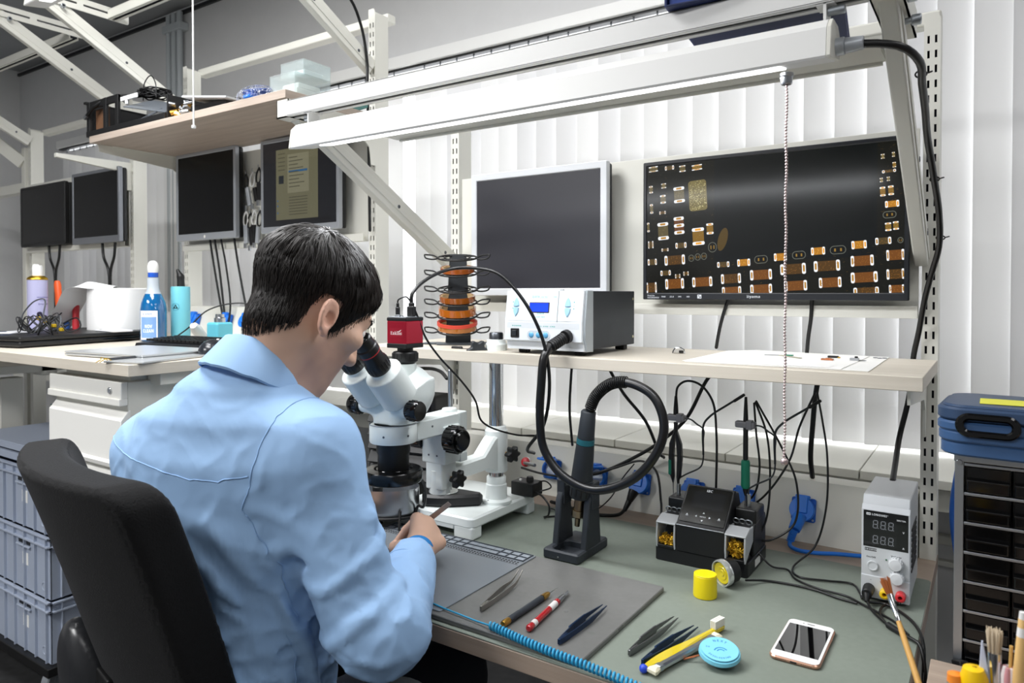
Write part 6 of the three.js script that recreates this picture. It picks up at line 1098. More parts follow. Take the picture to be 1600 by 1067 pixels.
// soft folds: short ridges given by two end points, height and width
const FOLDS = [];
const fold = (a, b, h, w) => FOLDS.push([a, b, h, w]);
{ // elbow wraps, arm drag lines, back folds
  const E = V(...ER), S = V(...SR), Wv = V(...WR);
  const ring = (c, ax, r, ph, span, h, w) => { const n = V(...ax).normalize(), u = new THREE.Vector3().crossVectors(n, V(0.2, 1, 0.1)).normalize(), v = new THREE.Vector3().crossVectors(n, u); let last; for (let i = 0; i <= 4; i++) { const a = ph + span * i / 4, p = c.clone().addScaledVector(u, r * Math.cos(a)).addScaledVector(v, r * Math.sin(a)).addScaledVector(n, 0.012 * Math.sin(i * 1.3 + ph)); if (last) fold(P3(last), P3(p), h, w); last = p; } };
  const ua = E.clone().sub(S), fa = Wv.clone().sub(E);
  for (const [k, ph, h] of [[0.42, 0.3, 0.004], [0.58, 2.2, 0.006], [0.68, 4.4, 0.007], [0.78, 0.9, 0.008], [0.88, 3.4, 0.009], [0.95, 5.2, 0.008]]) ring(S.clone().addScaledVector(ua, k), P3(ua), 0.062, ph, 2.4, h, 0.011);
  for (const [k, ph, h] of [[0.08, 1.2, 0.008], [0.2, 4, 0.007], [0.33, 2.2, 0.006], [0.5, 5.5, 0.005], [0.66, 1, 0.005]]) ring(E.clone().addScaledVector(fa, k), P3(fa), 0.055, ph, 2.3, h, 0.01);
  // right side of the back below the armpit, pulled towards the elbow and the waist
  for (const [a, b, h, w] of [
    [[-0.93, 0.97, -0.60], [-0.87, 0.88, -0.64], 0.006, 0.016], [[-1.0, 0.96, -0.585], [-0.88, 0.84, -0.62], 0.009, 0.016], [[-1.06, 0.90, -0.58], [-0.90, 0.79, -0.61], 0.009, 0.014], [[-1.02, 0.83, -0.585], [-0.88, 0.735, -0.62], 0.010, 0.014],
    [[-1.0, 0.76, -0.585], [-0.865, 0.70, -0.64], 0.017, 0.013], [[-0.98, 0.72, -0.58], [-0.86, 0.67, -0.66], 0.015, 0.011], [[-0.97, 0.67, -0.58], [-0.86, 0.64, -0.68], 0.015, 0.011], [[-0.85, 0.86, -0.66], [-0.84, 0.74, -0.72], 0.009, 0.012], [[-0.845, 0.932, -0.67], [-0.756, 0.972, -0.755], 0.016, 0.014], [[-0.84, 0.905, -0.672], [-0.75, 0.942, -0.755], -0.010, 0.013],
    [[-0.845, 0.80, -0.70], [-0.85, 0.66, -0.74], 0.010, 0.012], [[-0.86, 0.74, -0.68], [-0.85, 0.60, -0.70], 0.009, 0.012],
    [[-1.10, 1.04, -0.60], [-1.02, 0.93, -0.585], 0.006, 0.02], [[-1.16, 1.0, -0.60], [-1.06, 0.86, -0.575], 0.007, 0.018], [[-1.20, 0.95, -0.60], [-1.12, 0.84, -0.575], 0.006, 0.016],
    [[-1.08, 1.12, -0.66], [-1.19, 1.07, -0.63], 0.005, 0.014], [[-1.0, 1.13, -0.64], [-0.90, 1.09, -0.675], 0.005, 0.014], [[-0.95, 1.10, -0.635], [-0.87, 1.05, -0.66], 0.005, 0.012], [[-0.90, 1.02, -0.63], [-0.80, 0.95, -0.68], 0.007, 0.014], [[-0.86, 0.97, -0.655], [-0.77, 0.90, -0.70], 0.006, 0.012],
  ]) fold(a, b, h, w);
}
FOLDS.forEach((f) => { f.push([0, 1, 2].map((i) => (f[0][i] + f[1][i]) / 2), Math.hypot(f[0][0] - f[1][0], f[0][1] - f[1][1], f[0][2] - f[1][2]) / 2 + 3 * f[3]); });
function shirtSmooth(x, y, z) {
  let d = torso(x, y, z);
  d = smin(d, cap(x, y, z, [-1.0, 1.105, -0.70], SR, 0.066, 0.066), 0.05);
  d = smin(d, cap(x, y, z, [-1.01, 1.105, -0.695], SL, 0.066, 0.062), 0.05);
  let r = cap(x, y, z, SR, ER, 0.064, 0.058); r = smin(r, cap(x, y, z, [0, 1, 2].map((k) => ER[k] + [0.024, -0.004, -0.012][k]), [0, 1, 2].map((k) => ER[k] + 0.9 * (WR[k] - ER[k])), 0.064, 0.041), 0.02);
  let l = cap(x, y, z, SL, EL, 0.064, 0.06); l = smin(l, cap(x, y, z, EL, [0, 1, 2].map((k) => EL[k] + 0.9 * (WL[k] - EL[k])), 0.06, 0.04), 0.02);
  return smin(smin(d, r, 0.03), l, 0.03);
}
function shirt(x, y, z) {
  let d = shirtSmooth(x, y, z);
  if (d > 0.03 || d < -0.03) return d;
  for (const f of FOLDS) {
    const c = f[4]; if (Math.hypot(x - c[0], y - c[1], z - c[2]) > f[5]) continue;
    const a = f[0], b = f[1], dx = b[0] - a[0], dy = b[1] - a[1], dz = b[2] - a[2], t = Math.min(1, Math.max(0, ((x - a[0]) * dx + (y - a[1]) * dy + (z - a[2]) * dz) / (dx * dx + dy * dy + dz * dz)));
    const r = Math.hypot(x - a[0] - t * dx, y - a[1] - t * dy, z - a[2] - t * dz) / f[3];
    if (r < 3) d -= 1.25 * f[2] * Math.exp(-1.5 * r * r) * (0.3 + 0.7 * Math.sin(Math.PI * (0.1 + 0.8 * t)));
  }
  const low = Math.max(0, Math.min(1, (1.05 - y) / 0.3));
  const n1 = noise.noise(x * 16 + y * 9, y * 15 - x * 6, z * 13), n2 = noise.noise(x * 34 + y * 20 + 7, y * 30 - x * 16, z * 28 + 3);
  d -= (0.0015 + 0.003 * low) * ridge(n1) ** 3 + (0.0005 + 0.0016 * low) * ridge(n2) ** 3 - 0.001;
  return d;
}
const clothTex = dataTex(256, (u, v) => 128 + 55 * Math.sin(u * 256 * Math.PI * 0.5) * Math.sin(v * 256 * Math.PI * 0.5) + 40 * fbm(u, v, 20, 20, 3, 2), 14, false);
const shirtM = phys({ color: '#9bbfe8', roughness: 0.78, sheen: 0.3, sheenColor: '#e4efff', sheenRoughness: 0.5, bumpMap: clothTex, bumpScale: 0.0003 });
const onShirt = (p) => { for (let k = 0; k < 6; k++) { const e = 0.002, g = V(shirt(p.x + e, p.y, p.z) - shirt(p.x - e, p.y, p.z), shirt(p.x, p.y + e, p.z) - shirt(p.x, p.y - e, p.z), shirt(p.x, p.y, p.z + e) - shirt(p.x, p.y, p.z - e)).normalize(); p.addScaledVector(g, -shirt(p.x, p.y, p.z)); } return p; };
{
  const neckHole = (x, y, z) => cap(x, y, z, [-0.975, 1.13, -0.705], neckTop, 0.05, 0.05);
  const sg = sdfMesh((x, y, z) => Math.max(shirt(x, y, z), -neckHole(x, y, z)), [-1.42, 0.49, -1.0], [-0.6, 1.22, -0.54], 0.0048);
  const sm = part(person, 'shirt', sg, shirtM);
  // seams laid on the cloth
  const seam = (pts, r = 0.0011) => { const c = new THREE.CatmullRomCurve3(pts.map((p) => V(...p)), false, 'centripetal'); const q = c.getPoints(70).map((p) => onShirt(p)); return norm(new THREE.TubeGeometry(new THREE.CatmullRomCurve3(q), 140, r, 5)); };
  const seamM = phys({ color: '#8fb3de', roughness: 0.8 });
  part(sm, 'yoke_seam', seam([[-1.25, 1.07, -0.63], [-1.17, 1.05, -0.6], [-1.05, 1.04, -0.59], [-0.95, 1.03, -0.61], [-0.88, 1.04, -0.64]]), seamM);
  part(sm, 'armhole_seam', seam([[-0.87, 1.13, -0.75], [-0.865, 1.12, -0.69], [-0.875, 1.05, -0.645], [-0.885, 0.99, -0.64], [-0.87, 0.93, -0.66]]), seamM);
  part(sm, 'side_seam', seam([[-0.865, 0.92, -0.67], [-0.85, 0.8, -0.69], [-0.855, 0.66, -0.69], [-0.85, 0.55, -0.69]], 0.0012), seamM);
  // collar: stand and folded leaf, lower in front
  const col = [[0.0645, -0.01], [0.0625, 0.03], [0.0635, 0.038], [0.067, 0.0405], [0.0705, 0.037], [0.0905, -0.017], [0.0875, -0.02], [0.0685, 0.03], [0.0665, -0.008], [0.0645, -0.01]];
  const g = lathe(col, 64); g.scale(1.0, 1, 1.08);
  { const p = g.attributes.position; for (let i = 0; i < p.count; i++) { const x = p.getX(i), y = p.getY(i), z = p.getZ(i), f = Math.max(0, -z / 0.07); p.setXYZ(i, x * (1 + 0.03 * noise.noise(x * 30, y * 30, z * 30)), y - 0.012 * f * f + 0.003 * noise.noise(x * 40 + 5, z * 40, 2), z * (1 + 0.06 * f)); } g.computeVertexNormals(); }
  g.scale(0.93, 1, 0.93); g.rotateX(-R(26)).rotateZ(R(-4)).translate(-0.972, 1.172, -0.718);
  part(sm, 'collar', toCreasedNormals(g, 0.8), shirtM);
  for (const [w, e, tagName] of [[WR, ER, 'cuff'], [WL, EL, 'cuff']]) {
    const a = V(...e), b = V(...w), d = b.clone().sub(a).normalize(), c = lathe([[0.0335, 0], [0.0435, -0.052], [0.0465, -0.05], [0.0365, 0.001], [0.0335, 0]], 44);
    const p = c.attributes.position; for (let i = 0; i < p.count; i++) { const k = 1 + 0.06 * Math.sin(3 * Math.atan2(p.getZ(i), p.getX(i)) + p.getY(i) * 40); p.setXYZ(i, p.getX(i) * k * 1.06, p.getY(i), p.getZ(i) * k * 0.94); }
    c.computeVertexNormals(); c.applyQuaternion(new THREE.Quaternion().setFromUnitVectors(V(0, 1, 0), d)); const o = b.clone().addScaledVector(d, -0.029); c.translate(o.x, o.y, o.z);
    part(sm, tagName, toCreasedNormals(c, 0.8), shirtM);
  }
  const strapQ = new THREE.Quaternion().setFromUnitVectors(V(0, 1, 0), V(...JR.mc[1]).sub(V(...WR)).normalize());
  part(person, 'wristband', lathe([[0.0275, 0.002], [0.029, 0.002], [0.0275, 0.022], [0.026, 0.022], [0.0275, 0.002]], 40).scale(1.0, 1, 1.0).applyQuaternion(strapQ).translate(WR[0] - 0.003, WR[1], WR[2] - 0.004), std('#1f7fc6', 0.6), 'bright blue wristband');
  part(person, 'trousers', sdfMesh((x, y, z) => Math.max(legSdf(x, y, z, 0.006) - 0.003 * ridge(noise.noise(x * 18, y * 14, z * 18)), 0.09 - y), [-1.4, 0.05, -1.3], [-0.65, 0.75, -0.5], 0.01), std('#141a26', 0.8));
  for (let i = 0; i < 2; i++) part(person, 'shoe', sdfMesh((x, y, z) => { const a = ankles[i]; return Math.max(smin(cap(x, y, z, [a[0], 0.06, a[2] + 0.03], [a[0], 0.045, a[2] - 0.16], 0.042, 0.045), cap(x, y, z, [a[0], 0.1, a[2]], [a[0], 0.05, a[2]], 0.046, 0.045), 0.03), 0.004 - y); }, [ankles[i][0] - 0.08, 0, ankles[i][2] - 0.24], [ankles[i][0] + 0.08, 0.16, ankles[i][2] + 0.1], 0.008), M.black);
}
{ // tweezers in his hand and the board he works on
  const a = V(-0.885, 0.886, -1.095), b = V(-0.984, 0.796, -1.043), t = thing('tweezers', 'pale steel tweezers held in the man\'s right hand', 'tweezers', [a.x, a.y, a.z]);
  const d = b.clone().sub(a), L = d.length(); t.quaternion.setFromUnitVectors(V(0, 0, 1), d.normalize());
  for (const s of [-1, 1]) { part(t, 'blade', [bar(V(0, 0, 0), V(s * 0.0025, 0, L * 0.6), 0.0016, 0.0105, 0.0005, V(0, 1, 0)), bar(V(s * 0.0025, 0, L * 0.6), V(s * 0.0004, 0, L + 0.012), 0.0012, 0.0035, 0.0004, V(0, 1, 0))], std('#b9aca4', 0.35, 0.9)); }
  part(t, 'rivet', [0.045, 0.055].map((z) => cyl(0.0012, 0.0062, 0, 0, 0, 8, 0).rotateZ(Math.PI / 2).translate(0.0031, 0, z)), M.black);
  const p = thing('circuit_board', 'small dark phone circuit board under the man\'s fingers', 'circuit board', [-1.0, PLATE + 0.0045, -1.035], 0.3);
  part(p, 'board', extr(rrShape(0.066, 0.05, 0.004), 0.003, 0.0005).rotateX(-Math.PI / 2), std('#14181b', 0.4));
  const ch = []; for (let i = 0; i < 16; i++) ch.push(box(rr(0.003, 0.01), 0.0018, rr(0.003, 0.008), rr(-0.027, 0.027), 0.0036, rr(-0.02, 0.02), 0.0003));
  part(p, 'chips', ch, M.darkSteel).userData.kind = 'stuff';
  part(p, 'board_holder', [slab(-0.04, 0.04, -0.002, 0.002, -0.03, -0.026, 0), slab(-0.04, 0.04, -0.002, 0.002, 0.026, 0.03, 0), slab(0.033, 0.04, -0.002, 0.006, -0.03, 0.03, 0.001)], M.black);
}
// ---------------------------------------------------------------- office chair
{
  const t = thing('office_chair', 'black fabric office chair in the foreground with the man sitting on it', 'chair', [-1.148, 0.015, -0.5], -0.2);
  const fab = phys({ color: '#0a0a0c', roughness: 0.95, sheen: 0.32, sheenColor: '#8b8c92', sheenRoughness: 0.45, bumpMap: dataTex(256, (u, v) => 128 + 110 * fbm(u, v, 50, 50, 3, 8), 8, false), bumpScale: 0.0016 });
  // local: back leans forward as it goes down (z negative is forward)
  const bk = (x, y, z) => {
    const k = (1.04 - y), zc = 0.012 - 0.36 * k + 0.12 * k * k + -0.9 * x * x, hw = 0.238 - 0.05 * k * k;
    const dx = Math.max(0, Math.abs(x) - hw + 0.045), dy = Math.max(0, y - 0.99, 0.60 - y), c = Math.hypot(dx, dy) - 0.045;
    const th = 0.034;
    const a = Math.max(c, Math.abs(z - zc) * 0.92 - th);
    const q0 = Math.max(c + 0.014, 0), q1 = Math.max(Math.abs(z - zc) * 0.92 - th + 0.014, 0);
    return Math.min(Math.max(c + 0.014, Math.abs(z - zc) * 0.92 - th + 0.014), 0) + Math.hypot(q0, q1) - 0.014 - 0 * a;
  };
  part(t, 'backrest', sdfMesh(bk, [-0.33, 0.5, -0.3], [0.33, 1.1, 0.12], 0.006), fab);
  const pl = std('#2a2b2e', 0.3);
  part(t, 'back_shell', sdfMesh((x, y, z) => { const k = 1.04 - y, zc = 0.05 - 0.36 * k + 0.12 * k * k; return Math.max(ell(x, y, z, [-0.085, 0.595, zc], [0.085, 0.165, 0.055]), 0.45 - y) ; }, [-0.19, 0.44, -0.25], [0.14, 0.9, 0.12], 0.006), pl);
  part(t, 'seat', sdfMesh((x, y, z) => { const q = Math.pow(Math.pow(Math.abs(x) / 0.235, 3.5) + Math.pow(Math.abs(z + 0.24) / 0.23, 3.5), 1 / 3.5) - 1; return Math.max(q * 0.2, Math.abs(y - 0.43) - 0.035) - 0.012; }, [-0.28, 0.36, -0.52], [0.28, 0.5, 0.05], 0.009), fab);
  part(t, 'back_bar', [bar(V(0, 0.39, -0.25), V(0, 0.39, -0.03), 0.07, 0.016, 0.004), bar(V(0, 0.385, -0.035), V(0, 0.7, -0.06), 0.07, 0.014, 0.004)], M.black);
  for (const s of [-1, 1]) {
    const am = new THREE.Group(); am.name = 'armrest'; t.add(am);
    part(am, 'arm_post', [bar(V(s * 0.2, 0.38, -0.24), V(s * 0.31, 0.38, -0.24), 0.05, 0.012, 0.003), bar(V(s * 0.305, 0.375, -0.24), V(s * 0.33, 0.655, -0.26), 0.05, 0.02, 0.004, V(0, 0, 1))], M.black);
    part(am, 'arm_pad', sdfMesh((x, y, z) => { const q = Math.hypot(Math.max(0, Math.abs(z + 0.28) - 0.085), x - s * 0.335) - 0.042; return Math.max(q, Math.abs(y - 0.664) - 0.012) - 0.006; }, [s * 0.335 - 0.07, 0.63, -0.43], [s * 0.335 + 0.07, 0.7, -0.13], 0.006), std('#3f4345', 0.6));
  }
  part(t, 'gas_column', [cyl(0.028, 0.28, 0, 0.1, -0.24), cyl(0.05, 0.04, 0, 0.355, -0.24)], M.black);
  for (let i = 0; i < 5; i++) {
    const a = i * 2 * Math.PI / 5 + 0.3, e = V(0.29 * Math.cos(a), 0.075, -0.24 + 0.29 * Math.sin(a));
    part(t, 'base_arm', bar(V(0, 0.115, -0.24), e, 0.045, 0.03, 0.008), M.black);
    part(t, 'caster', [cyl(0.027, 0.02, 0, 0, 0, 18, 0.004).rotateZ(Math.PI / 2).rotateY(-a + 1.2).translate(e.x, 0.028, e.z), cyl(0.006, 0.05, e.x, 0.035, e.z, 8)], M.black);
  }
}
// ---------------------------------------------------------------- cords about the main bench
function cord(name, label, pts, r, m = M.cable, extra) { const t = thing(name, label, 'cable', [0, 0, 0]); part(t, 'cord', tube(pts, r, pts.length * 14), m); if (extra) extra(t); return t; }
cord('cable', 'black cable falling from behind the big monitor diagonally across to the leftmost sockets', [[-0.515, 1.138, -1.642], [-0.547, 1.104, -1.63], [-0.593, 1.007, -1.61], [-0.652, 0.948, -1.6], [-0.738, 0.89, -1.6], [-0.815, 0.85, -1.6], [-0.86, 0.836, -1.61]], 0.0042);
cord('cable', 'black cable dropping behind the shelf through the upper part of the hose loop', [[-0.82, 1.139, -1.642], [-0.804, 1.104, -1.64], [-0.765, 1.05, -1.635], [-0.705, 0.985, -1.635], [-0.672, 0.908, -1.645], [-0.668, 0.897, -1.66]], 0.0042);
cord('cable', 'black cable hanging straight down from the shelf left of the hose', [[-0.913, 1.139, -1.642], [-0.92, 1.08, -1.645], [-0.927, 0.99, -1.65], [-0.927, 0.896, -1.665]], 0.0036);
cord('cable', 'thick black cable from the right side of the big monitor down behind the duct', [[-0.305, 1.139, -1.645], [-0.315, 1.093, -1.645], [-0.324, 1.0, -1.65], [-0.328, 0.94, -1.655], [-0.327, 0.896, -1.67]], 0.0055);
cord('cable', 'thin black cable from the right wire arm down across the mat to the power supply', [[-0.28, 1.108, -1.47], [-0.276, 1.05, -1.5], [-0.267, 0.985, -1.5], [-0.268, 0.88, -1.5], [-0.288, 0.8, -1.5], [-0.318, 0.768, -1.45], [-0.297, 0.7685, -1.405], [-0.25, 0.7685, -1.415], [-0.21, 0.7685, -1.425], [-0.192, 0.7685, -1.39], [-0.185, 0.769, -1.365]], 0.002);
cord('cable', 'thin black cable looping from the soldering station across the mat to the power supply', [[-0.38, 0.79, -1.43], [-0.35, 0.772, -1.42], [-0.325, 0.7685, -1.43], [-0.3, 0.7685, -1.39], [-0.255, 0.7685, -1.368], [-0.21, 0.7685, -1.362], [-0.18, 0.7685, -1.34], [-0.13, 0.7685, -1.3], [-0.105, 0.7685, -1.26]], 0.002);
cord('cable', 'thin black cable lying from the flux jar across the mat to the power supply', [[-0.37, 0.776, -1.315], [-0.343, 0.7685, -1.352], [-0.3, 0.7685, -1.36], [-0.26, 0.7685, -1.358], [-0.22, 0.7685, -1.345], [-0.19, 0.7685, -1.34]], 0.0022);
for (const [a, label] of [[[[-0.394, 1.08, -1.45], [-0.39, 1.02, -1.452], [-0.384, 0.95, -1.455], [-0.4, 0.89, -1.47], [-0.44, 0.855, -1.48]], 'thin black tool cable hanging from the left wire arm in a bow behind the screen'], [[[-0.392, 1.082, -1.453], [-0.372, 1.02, -1.46], [-0.366, 0.93, -1.465], [-0.372, 0.85, -1.462], [-0.385, 0.81, -1.45]], 'thin black tool cable hanging straight down to the right of the soldering iron'], [[[-0.391, 1.084, -1.455], [-0.345, 1.0, -1.46], [-0.315, 0.93, -1.46], [-0.318, 0.85, -1.455], [-0.36, 0.815, -1.44], [-0.374, 0.812, -1.44]], 'thin black tool cable bowing out to the right of the soldering station'], [[[-0.282, 1.108, -1.457], [-0.31, 1.04, -1.46], [-0.33, 0.97, -1.465], [-0.39, 0.88, -1.475], [-0.44, 0.85, -1.48]], 'thin black tool cable crossing from the right wire arm down to the station']]) cord('cable', label, a, 0.0021);
cord('cable', 'black cord lying along the duct between the microscope and the hot air stand', [[-1.0, 0.852, -1.53], [-0.95, 0.843, -1.54], [-0.88, 0.84, -1.555], [-0.84, 0.845, -1.575], [-0.77, 0.87, -1.59], [-0.70, 0.895, -1.6], [-0.66, 0.88, -1.59], [-0.63, 0.82, -1.55], [-0.6, 0.79, -1.49], [-0.56, 0.79, -1.475]], 0.0028);
cord('cable', 'thin black cord from the diagonal cable down behind the hot air stand', [[-0.72, 0.885, -1.6], [-0.745, 0.85, -1.59], [-0.77, 0.80, -1.57], [-0.80, 0.772, -1.53], [-0.86, 0.769, -1.5], [-0.9, 0.769, -1.51]], 0.0016);
{ // leads of the power supply
  const t = thing('output_lead', 'black output lead with moulded joint plugged into the power supply, running over the mat edge', 'lead', [0, 0, 0]);
  part(t, 'plug', [rod(V(-0.175, 0.787, -1.373), V(-0.175, 0.786, -1.345), 0.0095, 0.0085), rod(V(-0.175, 0.786, -1.348), V(-0.174, 0.775, -1.338), 0.006, 0.004)], M.black);
  part(t, 'cord', tube([[-0.174, 0.777, -1.34], [-0.166, 0.7705, -1.325], [-0.148, 0.7695, -1.295], [-0.132, 0.7695, -1.272]], 0.0022, 30), M.cable);
  part(t, 'cord', tube([[-0.126, 0.778, -1.355], [-0.135, 0.772, -1.37], [-0.15, 0.7695, -1.35], [-0.15, 0.7695, -1.31], [-0.136, 0.7695, -1.275]], 0.0022, 30), M.cable);
  part(t, 'joint', [rod(V(-0.135, 0.7702, -1.276), V(-0.108, 0.7702, -1.25), 0.0052, 0.0045)], M.black);
  part(t, 'cord', tube([[-0.11, 0.7702, -1.252], [-0.098, 0.7702, -1.243], [-0.088, 0.768, -1.235], [-0.08, 0.74, -1.22], [-0.078, 0.65, -1.2]], 0.0028, 30), M.cable);
  const u = thing('output_lead', 'second black lead curving from the power supply over the right bench edge', 'lead', [0, 0, 0]);
  part(u, 'cord', tube([[-0.172, 0.7705, -1.352], [-0.15, 0.7702, -1.36], [-0.12, 0.7702, -1.335], [-0.095, 0.77, -1.29], [-0.084, 0.762, -1.25], [-0.081, 0.72, -1.21], [-0.081, 0.6, -1.2]], 0.0026, 50), M.cable);
  cord('cable', 'blue network cable hanging down beside the drawer cabinet', [[-0.055, 0.95, -1.75], [-0.065, 0.85, -1.72], [-0.05, 0.74, -1.68], [-0.03, 0.62, -1.64], [-0.028, 0.4, -1.62]], 0.0065, M.blueDark);
}
{ // papers and bits on the shelf
  const p = thing('paper_sheet', 'white paper sheet at the bottom of the two on the shelf', 'paper', [-0.33, SHELF, -1.47]);
  part(p, 'sheet', extr([[-0.16, -0.15], [0.158, -0.145], [0.155, 0.17], [-0.12, 0.21], [-0.165, 0.15]].map(([a, b]) => [a, b]), 0.0008, 0).rotateX(-Math.PI / 2), M.paper);
  const q = thing('paper_sheet', 'upper white paper sheet on the shelf with small parts lying on it', 'paper', [-0.345, SHELF + 0.0012, -1.47]);
  const pr = canvasTex(512, 512, (g, w, h) => { g.fillStyle = '#f4f3f0'; g.fillRect(0, 0, w, h); g.fillStyle = '#8a8a88'; for (let i = 0; i < 9; i++) g.fillRect(250 + i * 22, 420, 12, 5); g.fillStyle = '#b9623f'; g.fillRect(450, 418, 30, 6); });
  part(q, 'sheet', extr([[-0.15, -0.148], [0.13, -0.146], [0.135, 0.16], [-0.1, 0.18], [-0.15, 0.14]], 0.0008, 0).rotateX(-Math.PI / 2), std('#f6f5f1', 0.8));
  part(q, 'printed_lines', moved(print(0.12, 0.05, 0.05, 0, 0), 0, 0.0013, 0.115, -Math.PI / 2), std('#ffffff', 0.8, 0, { map: pr }));
  const S2 = SHELF + 0.0022;
  const bit = (name, label, x, z, f) => { const t = thing(name, label, 'small part', [x, S2, z]); f(t); return t; };
  bit('flex_cable', 'small curved flex cable with green end on the paper', -0.335, -1.52, (t) => { part(t, 'ribbon', bar(V(-0.03, 0.001, -0.015), V(0.02, 0.001, 0.03), 0.007, 0.0012, 0.0003), std('#a9a48e', 0.4)); part(t, 'connector', box(0.014, 0.002, 0.008, -0.012, 0.0015, -0.02, 0.0005), M.green); part(t, 'tail', bar(V(-0.03, 0.001, -0.015), V(-0.06, 0.001, -0.01), 0.003, 0.001, 0.0003), M.darkSteel); });
  bit('copper_part', 'small copper coloured metal part on the paper', -0.265, -1.485, (t) => { part(t, 'body', box(0.022, 0.003, 0.012, 0, 0.0015, 0, 0.001), M.copper); part(t, 'coil', torus(0.005, 0.001, 0.002, 0.003, 0), M.copper); });
  bit('speaker_part', 'small black module behind the copper part on the paper', -0.265, -1.545, (t) => { part(t, 'body', box(0.02, 0.004, 0.008, 0, 0.002, 0, 0.001), M.black); part(t, 'contact', box(0.004, 0.002, 0.01, 0.011, 0.001, 0, 0.0003), M.gold); });
  bit('camera_module', 'small steel camera module with a dark lens on the paper', -0.22, -1.505, (t) => { part(t, 'frame', box(0.016, 0.005, 0.01, 0, 0.0025, 0, 0.001), M.steel); part(t, 'lens', cyl(0.003, 0.003, 0.003, 0.005, 0), M.black); part(t, 'tail', bar(V(0.008, 0.001, 0), V(0.02, 0.001, 0.006), 0.005, 0.001, 0.0003), M.dark); });
  bit('screw_heap', 'tiny loose springs at the far right corner of the paper', -0.185, -1.58, (t) => { for (let i = 0; i < 3; i++) part(t, 'spring', torus(0.004, 0.0006, i * 0.008 - 0.008, 0.001, (i % 2) * 0.006), M.darkSteel); });
  const n = thing('metal_clip', 'small chrome clip on the shelf left of the papers', 'clip', [-0.57, SHELF, -1.50], 0.4);
  part(n, 'body', extr([[-0.014, 0], [0.014, 0], [0.012, 0.009], [0.004, 0.014], [-0.008, 0.013], [-0.013, 0.006]], 0.012, 0.002).translate(0, 0, -0.006), M.chrome); part(n, 'insert', box(0.01, 0.006, 0.013, 0.005, 0.004, 0, 0.001), M.black);
}
// navy folder lying across the rail and the tray
{ const t = thing('folder', 'navy blue folder lying on the lamp rail above the bench', 'folder', [-0.288, 1.7225, -1.035], 0.115); t.rotation.x = 0.0;
  part(t, 'cover', [slab(-0.12, 0.115, 0.0005, 0.0035, -0.40, 0.012, 0.001)], std('#1c2a55', 0.5)); part(t, 'cover_top', [slab(-0.12, 0.115, 0.019, 0.022, -0.40, 0.012, 0.001), slab(-0.122, -0.118, 0.0005, 0.022, -0.40, 0.012, 0.001)], std('#22336a', 0.4)); part(t, 'paper_block', slab(-0.116, 0.112, 0.0036, 0.0188, -0.395, 0.006, 0.0005), std('#3a55a8', 0.4)); }
